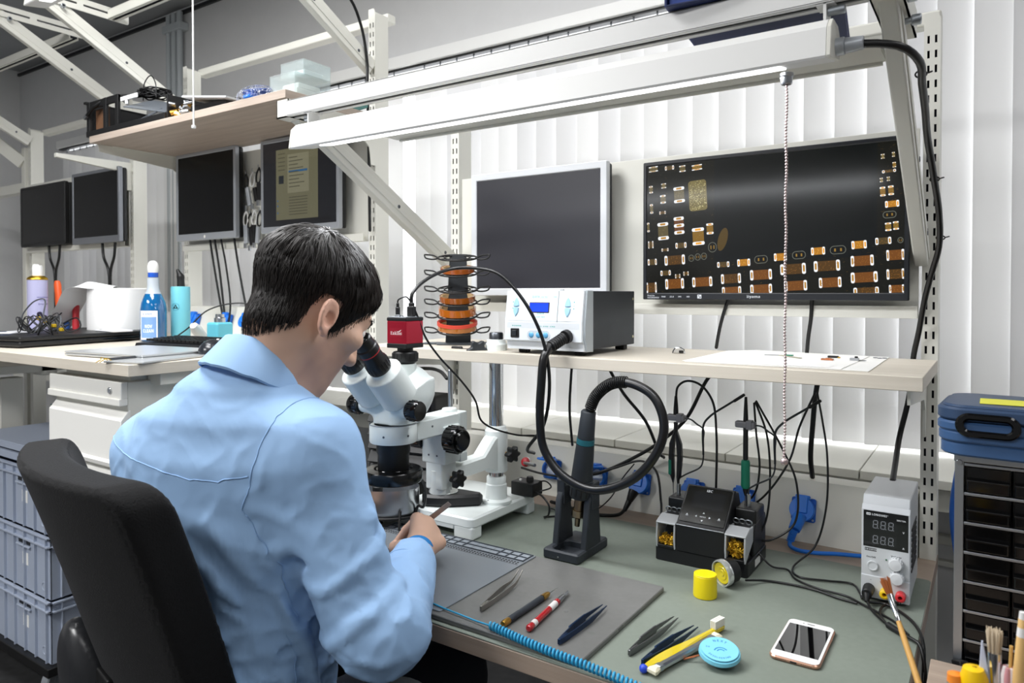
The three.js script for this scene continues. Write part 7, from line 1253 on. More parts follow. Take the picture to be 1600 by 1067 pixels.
// ---------------------------------------------------------------- right of the bench
{
  const t = thing('side_table', 'low wooden side surface right of the bench', 'table', [0, 0, 0]);
  part(t, 'top', slab(-0.072, 0.62, 0.735, 0.762, -1.212, -0.55, 0.0015), M.woodDesk);
  for (const [x, z] of [[-0.045, -0.58], [0.59, -0.58], [-0.045, -1.18], [0.59, -1.18]]) part(t, 'leg', slab(x - 0.02, x + 0.02, 0, 0.735, z - 0.02, z + 0.02, 0.003), M.white);
  const c = thing('drawer_cabinet', 'tall small-parts cabinet with zinc frame and rows of black drawers', 'drawer cabinet', [-0.045, 0.52, -1.235]);
  const N = 12, p = 0.0432, H = 0.545, cols = [0.014, 0.0715, 0.129, 0.1865], cw = 0.054;
  for (const x of [0, 0.25]) part(c, 'frame_post', [slab(x, x + 0.0115, 0, H, -0.012, 0, 0.001), slab(x === 0 ? 0 : x + 0.01, x === 0 ? 0.0015 : x + 0.0115, 0, H, -0.03, 0, 0.0005)], M.zinc);
  part(c, 'side_panel', [slab(0.0005, 0.0015, 0.01, H - 0.01, -0.15, -0.03, 0), slab(0.26, 0.261, 0.01, H - 0.01, -0.15, -0.03, 0)], M.zinc);
  part(c, 'back_panel', slab(0.0, 0.2615, 0, H, -0.152, -0.15, 0), M.zinc);
  part(c, 'top_panel', [slab(-0.001, 0.2625, H - 0.012, H, -0.152, 0.0008, 0.001)], M.zinc);
  part(c, 'foot_bolt', cyl(0.0042, 0.002, 0, 0, 0, 12).rotateX(Math.PI / 2).translate(0.006, H - 0.013, 0.0008), M.steel);
  for (let r = 0; r <= N; r++) part(c, 'shelf_rail', slab(0.0115, 0.25, H - 0.018 - r * p, H - 0.0135 - r * p, -0.15, -0.001, 0.001), M.zinc);
  for (let r = 0; r < N; r++) for (const x of cols) {
    const y1 = H - 0.0195 - r * p, y0 = y1 - p + 0.0065, d = part(c, 'drawer', [slab(x, x + cw, y0, y1, -0.008, -0.005, 0.001), slab(x, x + 0.0015, y0, y1, -0.14, -0.005, 0), slab(x + cw - 0.0015, x + cw, y0, y1, -0.14, -0.005, 0), slab(x, x + cw, y0, y0 + 0.0015, -0.14, -0.005, 0)], M.blackGloss);
    part(d, 'handle', [slab(x + 0.001, x + cw - 0.001, y0 + 0.001, y0 + 0.0195, -0.005, 0.0015, 0.0025), slab(x + 0.001, x + cw - 0.001, y0 + 0.0165, y0 + 0.0195, -0.005, 0.006, 0.001)], M.blackGloss);
  }
  part(c, 'stand_leg', [bar(V(0.008, 0.235, 0.002), V(0.03, -0.02, 0.10), 0.014, 0.01, 0.002), slab(0.0, 0.012, -0.52, 0.0, -0.012, 0, 0.001), slab(0.25, 0.262, -0.52, 0.0, -0.012, 0, 0.001), slab(0.0, 0.012, -0.52, 0.0, -0.15, -0.138, 0.001), slab(0.25, 0.262, -0.52, 0.0, -0.15, -0.138, 0.001)].slice(1), M.black);
  part(c, 'black_strap', bar(V(0.004, 0.235, 0.004), V(0.016, 0.245 - 0.003, 0.02), 0.014, 0.012, 0.002), M.black);
  const l = thing('lunch_box', 'blue ribbed plastic lunch box with black handle clip on the drawer cabinet', 'lunch box', [0.058, 1.0655, -1.285], -0.06);
  const bl = std('#35557f', 0.45), w = 0.245, d = 0.17;
  const ring = (y0, y1, g) => extr(rrShape(w - g, d - g, 0.035), y1 - y0, 0.003).rotateX(-Math.PI / 2).translate(0, y0, 0);
  part(l, 'base', [ring(0, 0.02, 0.008), ring(0.0195, 0.036, 0.003), ring(0.0355, 0.05, 0)], bl);
  part(l, 'lid', [ring(0.0515, 0.070, 0), extr(rrShape(w - 0.012, d - 0.012, 0.032), 0.006, 0.0028).rotateX(-Math.PI / 2).translate(0, 0.0675, 0)], std('#2d4260', 0.42));
  part(l, 'handle_clip', [extr(rrShape(0.078, 0.034, 0.017), 0.008, 0.0025, [rrShape(0.056, 0.0145, 0.007)]).translate(-0.058, 0.047, d / 2 - 0.002)], M.blackGloss);
  const s = solo('sticky_note', extr([[-0.037, -0.03], [0.037, -0.03], [0.0372, 0.03], [-0.037, 0.03]], 0.0006, 0).rotateX(-Math.PI / 2), std('#e2e04a', 0.7), 'yellow sticky note lying on the blue lunch box lid', 'note');
  { const g = s.geometry.attributes.position; for (let i = 0; i < g.count; i++) g.setY(i, g.getY(i) + 0.09 * Math.max(0, g.getX(i) - 0.0) ** 1.6); }
  s.position.set(0.022, 1.1395, -1.27);
}
{ // cup of brushes at the corner of the picture
  const c = thing('tool_cup', 'dark round cup holding brushes and handles at the right corner of the bench', 'cup', [0.0, 0.7625, -0.85]);
  part(c, 'cup', lathe([[0, 0], [0.038, 0], [0.042, 0.125], [0.0435, 0.127], [0.0435, 0.122], [0.0395, 0.003], [0, 0.003]], 40), M.charcoal);
  const put = (name, label, cat, tip, foot) => stick(name, label, cat, V(...foot), V(...tip));
  let t = put('bristle_brush', 'short pale bristle brush with shiny ferrule standing in the cup', 'brush', [0.004, 0.967, -0.855], [0.006, 0.775, -0.845]); let L = 0.192;
  part(t, 'handle', lathe([[0, 0], [0.003, 0.002], [0.005, 0.08], [0.0045, 0.12], [0, 0.12]], 18), std('#c49a5a', 0.5));
  part(t, 'ferrule', lathe([[0, 0.115], [0.0052, 0.115], [0.0056, 0.125], [0.005, 0.127], [0.0056, 0.129], [0.006, 0.168], [0, 0.168]], 22), M.chrome);
  part(t, 'bristles', Array.from({ length: 70 }, () => { const a = rr(0, 6.28), r = 0.0055 * Math.sqrt(rnd()); return rod(V(r * Math.cos(a), 0.167, r * Math.sin(a)), V(r * 1.35 * Math.cos(a), 0.19 + rr(-0.003, 0.002), r * 1.35 * Math.sin(a)), 0.0005, 0.0004, 4); }), std('#cbbba2', 0.9)).userData.kind = 'stuff';
  t = put('plastic_spudger', 'pale grey pointed plastic pry tool standing in the cup', 'tool', [-0.006, 0.952, -0.852], [0.004, 0.79, -0.84]);
  part(t, 'blade', extr([[-0.006, 0], [0.006, 0], [0.0075, 0.1], [0.004, 0.13], [0.0005, 0.163], [-0.001, 0.163], [-0.006, 0.12]], 0.0025, 0.0006).translate(0, 0, -0.0012), std('#c3cadd', 0.45));
  part(t, 'grip', box(0.014, 0.05, 0.006, 0, 0.03, 0, 0.002), std('#b3bacd', 0.5));
  t = put('screwdriver', 'yellow round handled screwdriver standing in the cup', 'screwdriver', [-0.0135, 0.928, -0.845], [-0.004, 0.78, -0.85]);
  part(t, 'handle', lathe([[0, 0.06], [0.007, 0.06], [0.0095, 0.09], [0.0125, 0.12], [0.0125, 0.136], [0.009, 0.146], [0, 0.1485]], 26), std('#f2c50a', 0.35));
  part(t, 'shaft', cyl(0.0025, 0.065, 0, 0, 0, 12), M.steel); part(t, 'mark', moved(box(0.004, 0.0006, 0.0015, 0.001, 0.148, 0.001, 0.0002)), std('#6d5a08', 0.6));
  t = put('screwdriver', 'grey handled screwdriver with orange end standing in the cup', 'screwdriver', [-0.029, 0.917, -0.845], [-0.018, 0.78, -0.845]);
  part(t, 'handle', lathe([[0, 0.06], [0.0055, 0.06], [0.0078, 0.09], [0.0078, 0.128], [0, 0.128]], 22), std('#7f8478', 0.5)); part(t, 'orange_end', lathe([[0, 0.128], [0.0078, 0.128], [0.0068, 0.136], [0, 0.138]], 22), std('#f08a2a', 0.45)); part(t, 'shaft', cyl(0.002, 0.062, 0, 0, 0, 10), M.steel);
  t = put('cotton_swab_bundle', 'bundle of pink and white swabs with a wooden stick in the cup', 'swabs', [0.0165, 0.95, -0.85], [0.012, 0.8, -0.85]);
  for (let i = 0; i < 7; i++) { const a = i * 0.9, r = 0.0035; part(t, 'swab', lathe([[0, 0.05], [0.0014, 0.05], [0.0016, 0.105], [0.003, 0.115], [0.0034, 0.125], [0.002, 0.133], [0, 0.134]], 10, r * Math.cos(a), 0, r * Math.sin(a)), std(i % 2 ? '#e7dcdc' : '#c98d92', 0.8)); }
  part(t, 'wooden_stick', cyl(0.0016, 0.155, 0.001, 0, 0.001, 10), std('#d5ab62', 0.6));
  t = put('paint_brush', 'pale wooden brush handle standing at the right picture edge', 'brush', [0.0265, 0.99, -0.845], [0.016, 0.78, -0.845]);
  part(t, 'handle', lathe([[0, 0], [0.003, 0.002], [0.0042, 0.09], [0.0048, 0.15], [0.0035, 0.205], [0, 0.211]], 18), std('#e0b878', 0.45)); part(t, 'white_tip', lathe([[0.0037, 0.188], [0.0041, 0.188], [0.003, 0.212], [0, 0.2125]], 18), M.whiteBright);
  t = put('paint_brush', 'long wooden paint brush with brown bristles leaning in front of the power supply', 'brush', [-0.1105, 0.944, -1.0], [-0.028, 0.79, -0.848]); L = V(-0.1105, 0.944, -1.0).distanceTo(V(-0.028, 0.79, -0.848));
  part(t, 'handle', lathe([[0, 0], [0.0028, 0.002], [0.0036, L * 0.4], [0.0034, L * 0.68], [0.0026, L * 0.77], [0, L * 0.77]], 18), std('#c99a52', 0.45));
  part(t, 'ferrule', lathe([[0, L * 0.76], [0.0028, L * 0.76], [0.0032, L * 0.80], [0.0028, L * 0.805], [0.0032, L * 0.81], [0.0038, L * 0.9], [0, L * 0.9]], 18), M.chrome);
  part(t, 'bristles', Array.from({ length: 60 }, () => { const a = rr(-1, 1), b = rr(-1, 1); return rod(V(a * 0.0034, L * 0.895, b * 0.0015), V(a * 0.0062, L * rr(0.975, 1.0), b * 0.002), 0.0005, 0.0003, 4); }), std('#8a4a1c', 0.8)).userData.kind = 'stuff';
}
// ---------------------------------------------------------------- the raised second bench
const T2 = 1.1315;
{
  const d = thing('drawer_unit', 'white drawer unit hanging under the raised bench, lock on its top drawer', 'drawer unit', [-1.94, 0, -0.92]);
  const w = 0.37;
  part(d, 'case', slab(-w / 2, w / 2, 0.69, 1.082, -0.5, -0.003, 0.003), M.white);
  part(d, 'mounting_plate', slab(-w / 2 + 0.02, w / 2 - 0.02, 1.082, 1.1028, -0.48, -0.02, 0.001), M.white);
  const dr = part(d, 'drawer', [slab(-w / 2 - 0.001, w / 2 + 0.001, 1.041, 1.083, -0.003, 0.014, 0.003), slab(-w / 2 - 0.001, w / 2 + 0.001, 1.024, 1.0425, -0.003, 0.019, 0.003)], std('#f1f0ea', 0.4));
  part(dr, 'lock', [cyl(0.0085, 0.004, 0, 0, 0, 24).rotateX(Math.PI / 2).translate(w / 2 - 0.05, 1.06, 0.0135), box(0.003, 0.009, 0.0012, w / 2 - 0.05, 1.06, 0.0178, 0.0004)], M.chrome);
  for (const [y0, y1] of [[0.872, 1.012], [0.70, 0.86]]) {
    const q = part(d, 'drawer', extr([[0, y0], [0.016, y0], [0.018, y0 + 0.01], [0.012, y0 + 0.016], [0.012, y1 - 0.024], [-0.008, y1], [-0.012, y1], [-0.012, y0]], w + 0.002, 0.001).rotateY(-Math.PI / 2).translate(w / 2 + 0.001, 0, 0.003), std('#f4f3ee', 0.4));
  }
  const k = thing('cable_duct', 'beige socket duct along the back of the raised bench', 'cable duct', [0, 0, 0]);
  part(k, 'cover', extr([[0, 0], [0.035, 0], [0.005, 0.115], [-0.002, 0.117], [-0.042, 0.117], [-0.042, 0]], 0.97, 0.001).rotateY(-Math.PI / 2).translate(-1.70, T2, -1.661), M.white);
  for (const [x, label] of [[-2.395, 'left of the two blue sockets on the raised bench duct'], [-2.275, 'right of the two blue sockets on the raised bench duct, beside the man\'s head'], [-2.60, 'blue socket hidden behind the spray bottles on the raised bench']]) { const s = socket(x, label, false); s.position.y += 0.365; s.userData.group = 'blue sockets on the raised bench'; }
}
{ // bottles, can, paper roll
  let t = thing('spray_can', 'pale lilac aerosol can with white cap and cat picture print on the raised bench', 'spray can', [-2.90, T2, -1.2]);
  const c = canvasTex(512, 512, (g, w, h) => { g.fillStyle = '#bdbcdf'; g.fillRect(0, 0, w, h); g.fillStyle = '#7d7cb4'; g.fillRect(250, 150, 130, 8); g.fillRect(270, 180, 90, 5); g.fillStyle = '#5d5a90'; g.font = 'bold 22px sans-serif'; g.fillText('Druckluft', 260, 220); g.fillStyle = '#2a2340'; g.beginPath(); g.ellipse(300, 330, 56, 26, 0.2, 0, 7); g.fill(); g.beginPath(); g.ellipse(270, 296, 22, 18, 0, 0, 7); g.fill(); g.fillStyle = '#cfcfe6'; g.beginPath(); g.ellipse(310, 420, 80, 30, 0, 0, 7); g.fill(); });
  const body = norm(new THREE.CylinderGeometry(0.0325, 0.0325, 0.215, 40, 1, true)).translate(0, 0.1105, 0).rotateY(-1.95);
  part(t, 'can', body, std('#ffffff', 0.35, 0.1, { map: c }));
  part(t, 'can_rim', lathe([[0, 0], [0.032, 0], [0.0335, 0.002], [0.032, 0.004], [0, 0.004]], 36), M.gold);
  part(t, 'can_rim', [lathe([[0, 0.216], [0.0335, 0.217], [0.0335, 0.22], [0.03, 0.226], [0.02, 0.232], [0, 0.232]], 36)], M.gold);
  part(t, 'cap', [lathe([[0, 0.23], [0.0165, 0.23], [0.0165, 0.262], [0.014, 0.27], [0, 0.27]], 28), box(0.012, 0.016, 0.02, 0, 0.266, 0.004, 0.004)], M.whiteBright);
  t = thing('paper_roll', 'fat white paper towel roll with its end folded out to the left', 'paper roll', [-2.72, T2, -1.40]);
  const pr = (() => { const g = lathe([[0.02, 0], [0.1, 0], [0.104, 0.004], [0.1045, 0.095], [0.1035, 0.184], [0.1, 0.187], [0.02, 0.186], [0.02, 0]], 64); const p = g.attributes.position; for (let i = 0; i < p.count; i++) { const a = Math.atan2(p.getZ(i), p.getX(i)), k = 1 + 0.012 * Math.sin(3 * a) + 0.006 * noise.noise(a * 3, p.getY(i) * 20, 1); p.setX(i, p.getX(i) * k); p.setZ(i, p.getZ(i) * k); } g.computeVertexNormals(); return toCreasedNormals(g, 0.7); })();
  part(t, 'roll', pr, std('#f4f4f3', 0.85, 0, { bumpMap: dataTex(256, (u, v) => 128 + 80 * fbm(u, v, 4, 50, 3, 3), 4, false), bumpScale: 0.001 }));
  const fl = []; { const P = [], I = []; const path = [[0.06, 0.19, 0.03], [0.0, 0.2, 0.07], [-0.05, 0.205, 0.09], [-0.09, 0.19, 0.1], [-0.13, 0.13, 0.11], [-0.18, 0.07, 0.12], [-0.215, 0.02, 0.13], [-0.235, 0.005, 0.13]]; const cv = new THREE.CatmullRomCurve3(path.map((p) => V(...p))); for (let i = 0; i <= 40; i++) { const p = cv.getPoint(i / 40), w = 0.055 * (0.6 + 0.4 * Math.sin(i / 40 * 3)); for (let j = 0; j <= 6; j++) { const q = (j / 6 - 0.5) * 2; P.push(p.x + q * w * 0.25, p.y + 0.006 * Math.sin(q * 3 + i * 0.2) - 0.01 * q * q, p.z + q * w); } } for (let i = 0; i < 40; i++) for (let j = 0; j < 6; j++) { const a = i * 7 + j; I.push(a, a + 1, a + 7, a + 1, a + 8, a + 7); } const g = new THREE.BufferGeometry(); g.setAttribute('position', new THREE.Float32BufferAttribute(P, 3)); g.setIndex(I); g.computeVertexNormals(); fl.push(g); }
  part(t, 'loose_end', fl, std('#f6f6f5', 0.85, 0, { side: THREE.DoubleSide }));
  t = thing('spray_bottle', 'clear bottle of blue liquid with white and blue top beside the paper roll', 'bottle', [-2.44, T2, -1.375]);
  const prof = [[0, 0.001], [0.041, 0.001], [0.044, 0.006], [0.0445, 0.11], [0.041, 0.135], [0.028, 0.165], [0.02, 0.178], [0.0185, 0.195], [0.0185, 0.222]];
  part(t, 'liquid', lathe([...prof.slice(0, 6).map(([r, y]) => [Math.max(0, r - 0.0015), y + 0.001]), [0.0215, 0.172], [0, 0.172]], 40), phys({ color: '#0e5f98', roughness: 0.12, clearcoat: 1 }));
  part(t, 'bottle_wall', lathe([[0.0265, 0.166], [0.0205, 0.178], [0.019, 0.195], [0.019, 0.222], [0.0175, 0.222], [0.0175, 0.18], [0.025, 0.165]], 36), phys({ color: '#dfe9f2', roughness: 0.3, transmission: 0.35, thickness: 0.002 }));
  part(t, 'blue_ring', lathe([[0, 0.224], [0.0165, 0.224], [0.0165, 0.24], [0, 0.24]], 28), std('#1c56c0', 0.4));
  part(t, 'cap', lathe([[0, 0.24], [0.0165, 0.24], [0.0185, 0.25], [0.0185, 0.262], [0.015, 0.275], [0.008, 0.281], [0, 0.282]], 28), M.whiteBright);
  const lb = canvasTex(256, 320, (g, w, h) => { g.fillStyle = '#eef2f7'; g.fillRect(0, 0, w, h); g.fillStyle = '#7fa6dd'; g.fillRect(18, 70, w - 36, h - 90); g.fillStyle = '#3a5ea8'; g.font = 'bold 26px sans-serif'; g.fillText('Dr. SCHUTZ', 44, 46); g.fillStyle = '#f4f7fb'; g.font = 'bold 50px sans-serif'; g.fillText('NOV', 76, 190); g.fillText('CLEAN', 48, 240); });
  const lg = norm(new THREE.CylinderGeometry(0.0452, 0.0452, 0.1, 24, 1, true, 0.0, 1.35)).translate(0, 0.058, 0); part(t, 'printed_label', lg, std('#ffffff', 0.45, 0, { map: lb, side: THREE.DoubleSide }));
  t = thing('dispenser_bottle', 'light cyan antistatic bottle with black nozzle beside the blue bottle', 'bottle', [-2.43, T2, -1.47]);
  part(t, 'bottle', lathe([[0, 0], [0.031, 0], [0.0325, 0.003], [0.0325, 0.188], [0.031, 0.192], [0, 0.193]], 36), std('#74c6d6', 0.4));
  part(t, 'nozzle', sdfMesh((x, y, z) => smin(cap(x, y, z, [0.004, 0.19, 0], [0.002, 0.225, 0], 0.0135, 0.012), cap(x, y, z, [0.002, 0.228, 0], [-0.01, 0.25, 0.004], 0.011, 0.006), 0.008), [-0.03, 0.17, -0.02], [0.03, 0.27, 0.02], 0.003), M.black);
  const tri = new THREE.Shape(); tri.moveTo(0, 0.009); tri.lineTo(0.009, -0.006); tri.lineTo(-0.009, -0.006); tri.closePath(); tri.holes.push(new THREE.Path([[0, 0.004], [0.004, -0.0035], [-0.004, -0.0035]].map(([x, y]) => new THREE.Vector2(x, y))));
  part(t, 'warning_mark', extr(tri, 0.0008, 0).translate(0, 0.12, 0.0322).rotateY(0.5), M.black);
  part(t, 'mark_ring', moved(norm(new THREE.TorusGeometry(0.0125, 0.0006, 6, 32)), 0, 0.12, 0.0322).rotateY(0.5), std('#3c97b0', 0.5));
  t = thing('solvent_pump', 'small square cyan solvent pump bottle with metal top at the duct', 'bottle', [-2.15, T2, -1.44]);
  part(t, 'bottle', box(0.062, 0.07, 0.062, 0, 0.036, 0, 0.008), std('#62bdd2', 0.4)); part(t, 'metal_top', [lathe([[0, 0.07], [0.018, 0.07], [0.018, 0.085], [0.014, 0.088], [0.014, 0.098], [0, 0.098]], 28)], M.steel);
  t = thing('glue_tube', 'small white squeeze bottle lying with blue cap beside the solvent pump', 'tube', [-2.235, T2 + 0.018, -1.42], 0.5);
  part(t, 'body', lathe([[0, -0.03], [0.016, -0.029], [0.018, -0.02], [0.018, 0.03], [0.012, 0.05], [0, 0.05]], 24).rotateX(0.9).translate(0, 0.012, 0), M.whiteBright); part(t, 'cap', cyl(0.007, 0.018, 0, -0.05, 0, 16).rotateX(0.9).translate(0, 0.012, 0), M.blue);
  // tools standing behind the roll
  for (const [nm, lab, x, z, tipx, col, col2] of [['screwdriver', 'grey and orange screwdriver leaning behind the paper roll end', -2.88, -1.27, -2.93, '#ee6028', '#6b6e70'], ['pliers', 'red handled pliers beside the orange screwdriver', -2.855, -1.31, -2.875, '#b8242e', '#d23a40'], ['pliers', 'blue handled pliers behind the folded paper', -2.90, -1.30, -2.96, '#1f58a8', '#2a6cc4']]) {
    const tall = nm === 'screwdriver', q = stick(nm, lab, nm, V(x, T2 + 0.02, z), V(tipx, T2 + (tall ? 0.215 : 0.135), z - 0.01));
    part(q, 'handle', lathe([[0, 0.085], [0.008, 0.085], [0.0125, 0.11], [0.0115, 0.15], [0.0125, 0.185], [0.009, 0.2], [0, 0.203]].map(([r, y]) => [r, tall ? y : y - 0.085]), 20), std(col, 0.5)); part(q, 'inlay', bar(V(0.008, tall ? 0.115 : 0.03, 0.006), V(0.008, tall ? 0.18 : 0.095, 0.006), 0.009, 0.009, 0.003), std(col2, 0.45)); part(q, 'shaft', cyl(0.003, tall ? 0.1 : 0.03, 0, tall ? -0.01 : -0.018, 0, 10), M.steel);
  }
}
{ // laptops, keyboard, mouse, tangle
  let t = thing('laptop', 'large closed black laptop lying askew on the raised bench under a cable tangle', 'laptop', [-2.42, T2, -1.07], -0.0);
  t.position.set(-2.455, T2, -0.965); t.rotation.y = 0.2;
  part(t, 'base', slab(-0.42, 0, 0.003, 0.02, -0.52, 0, 0.006), M.dark); part(t, 'lid', slab(-0.422, 0.001, 0.0205, 0.034, -0.522, 0.001, 0.005), std('#17181a', 0.4));
  part(t, 'latch_groove', [slab(0.0005, 0.0016, 0.010, 0.015, -0.42, -0.22, 0.0005)], M.blackGloss); part(t, 'rubber_foot', [cyl(0.008, 0.003, -0.04, 0, -0.05), cyl(0.008, 0.003, -0.3, 0, -0.05), cyl(0.008, 0.003, -0.04, 0, -0.48), cyl(0.008, 0.003, -0.3, 0, -0.48)], M.blackRub).userData.kind = 'stuff';
  t = thing('laptop', 'thin silver closed laptop near the corner of the raised bench', 'laptop', [-1.93, T2, -1.06], 0.12);
  part(t, 'base', slab(-0.16, 0.16, 0.001, 0.008, -0.12, 0.12, 0.003), std('#c7cacc', 0.35, 0.6)); part(t, 'lid', slab(-0.16, 0.16, 0.0085, 0.0135, -0.12, 0.12, 0.002), std('#d3d6d8', 0.3, 0.6)); part(t, 'hinge', slab(-0.12, 0.12, 0.003, 0.0115, -0.123, -0.1195, 0.001), M.dark);
  t = thing('laptop_half', 'silver laptop screen half with hinge and loose wires at the bench corner', 'laptop part', [-1.755, T2, -1.0], 0.3);
  part(t, 'panel', slab(-0.06, 0.06, 0.0005, 0.006, -0.11, 0.11, 0.002), std('#c9ccce', 0.32, 0.6)); part(t, 'hinge_bar', rod(V(-0.05, 0.009, 0.1), V(-0.02, 0.009, -0.09), 0.003), M.darkSteel); part(t, 'wires', [tube([[-0.055, 0.006, 0.1], [-0.06, 0.014, 0.115], [-0.05, 0.01, 0.125], [-0.06, 0.003, 0.13]], 0.001, 20), tube([[-0.045, 0.006, 0.1], [-0.04, 0.012, 0.12], [-0.05, 0.004, 0.128]], 0.001, 20)], M.gold).userData.kind = 'stuff';
  t = thing('keyboard', 'black keyboard on the raised bench behind the silver laptop', 'keyboard', [-2.03, T2, -1.30], 0.06);
  part(t, 'case', [extr([[0.085, 0], [0.08, 0.012], [-0.075, 0.022], [-0.08, 0]], 0.44, 0.002).rotateY(-Math.PI / 2).translate(0.22, 0, 0)], M.dark);
  const keys = new THREE.BoxGeometry(0.0155, 0.007, 0.0155); for (let r = 0; r < 5; r++) for (let i = 0; i < 21; i++) { const k = new THREE.Mesh(keys, M.black); k.name = 'key'; k.position.set(-0.2 + i * 0.02, 0.021 + r * 0.0012, 0.045 - r * 0.024); t.add(k); }
  t = thing('mouse', 'glossy black computer mouse at the right edge of the raised bench', 'mouse', [-1.765, T2, -1.165], 0.7);
  part(t, 'shell', sdfMesh((x, y, z) => Math.max(smin(ell(x, y, z, [0, 0.008, 0], [0.033, 0.03, 0.058]), ell(x, y, z, [0, 0.01, 0.02], [0.031, 0.03, 0.04]), 0.02), 0.001 - y), [-0.045, 0, -0.07], [0.045, 0.05, 0.075], 0.003), std('#23262b', 0.25)); part(t, 'wheel', cyl(0.009, 0.006, 0, 0, 0, 16).rotateZ(Math.PI / 2).translate(0.003, 0.034, -0.035), M.steel);
  t = thing('cable_tangle', 'tangle of dark thin cables with yellow plugs lying on the black laptop', 'cables', [-2.60, T2 + 0.034, -1.12]);
  const cb = []; for (let k = 0; k < 9; k++) { const p = []; let x = rr(-0.1, 0.02), z = rr(-0.03, 0.05), a = rr(0, 6); for (let i = 0; i < 9; i++) { p.push([x, Math.max(0.003, 0.025 + 0.03 * Math.sin(i * 1.7 + k) + rr(-0.01, 0.015)), z]); a += rr(0.4, 1.3); x = Math.max(-0.17, Math.min(0.13, x + 0.05 * Math.cos(a))); z = Math.max(-0.07, Math.min(0.08, z + 0.04 * Math.sin(a))); } cb.push(tube(p, rr(0.0016, 0.0026), 90)); }
  const tg = part(t, 'cables', cb, std('#1b1c1f', 0.45)); tg.userData.kind = 'stuff';
  part(t, 'upright_loop', tube([[-0.17, 0.003, 0.02], [-0.18, 0.05, 0.02], [-0.15, 0.1, 0.0], [-0.09, 0.115, -0.01], [-0.05, 0.1, 0.0], [-0.04, 0.06, 0.01], [0.03, 0.04, 0.02], [0.1, 0.06, 0.02], [0.12, 0.03, 0.03], [0.05, 0.01, 0.03]], 0.0024, 90), std('#4a4d52', 0.45));
  for (let i = 0; i < 4; i++) part(t, 'yellow_plug', box(0.016, 0.012, 0.012, 0.0 + i * 0.03 - 0.05, 0.05 - i * 0.012, 0.02 - i * 0.01, 0.003), std('#d9b41e', 0.45));
  for (let i = 0; i < 2; i++) { const q = thing('phone_part', ['white phone case half lying at the left on the black laptop', 'white phone part lying on the black laptop in front of the paper roll'][i], 'phone part', [[-2.72, -2.56][i], T2 + 0.0345, [-1.06, -1.3][i]], 0.5 + i); part(q, 'shell', extr(rrShape(0.075, 0.14, 0.01), 0.006, 0.002).rotateX(-Math.PI / 2), std('#e6e7ec', 0.35)); part(q, 'camera_hole', cyl(0.006, 0.0012, -0.022, 0.0055, -0.05), M.black); }
  cord('cable', 'dark blue coiled cable heap at the far left of the raised bench', Array.from({ length: 22 }, (_, i) => [-2.68 + 0.06 * Math.cos(i * 1.1), T2 + 0.006 + 0.0016 * i, -0.98 + 0.05 * Math.sin(i * 1.1)]), 0.0028, std('#1a2f4d', 0.5));
  cord('cable', 'black cable arching up from the raised bench beside the bottles', [[-2.32, T2 + 0.004, -1.36], [-2.24, T2 + 0.05, -1.38], [-2.19, T2 + 0.11, -1.42], [-2.1, T2 + 0.135, -1.48], [-2.02, T2 + 0.11, -1.54], [-1.99, T2 + 0.06, -1.6]], 0.0024);
}
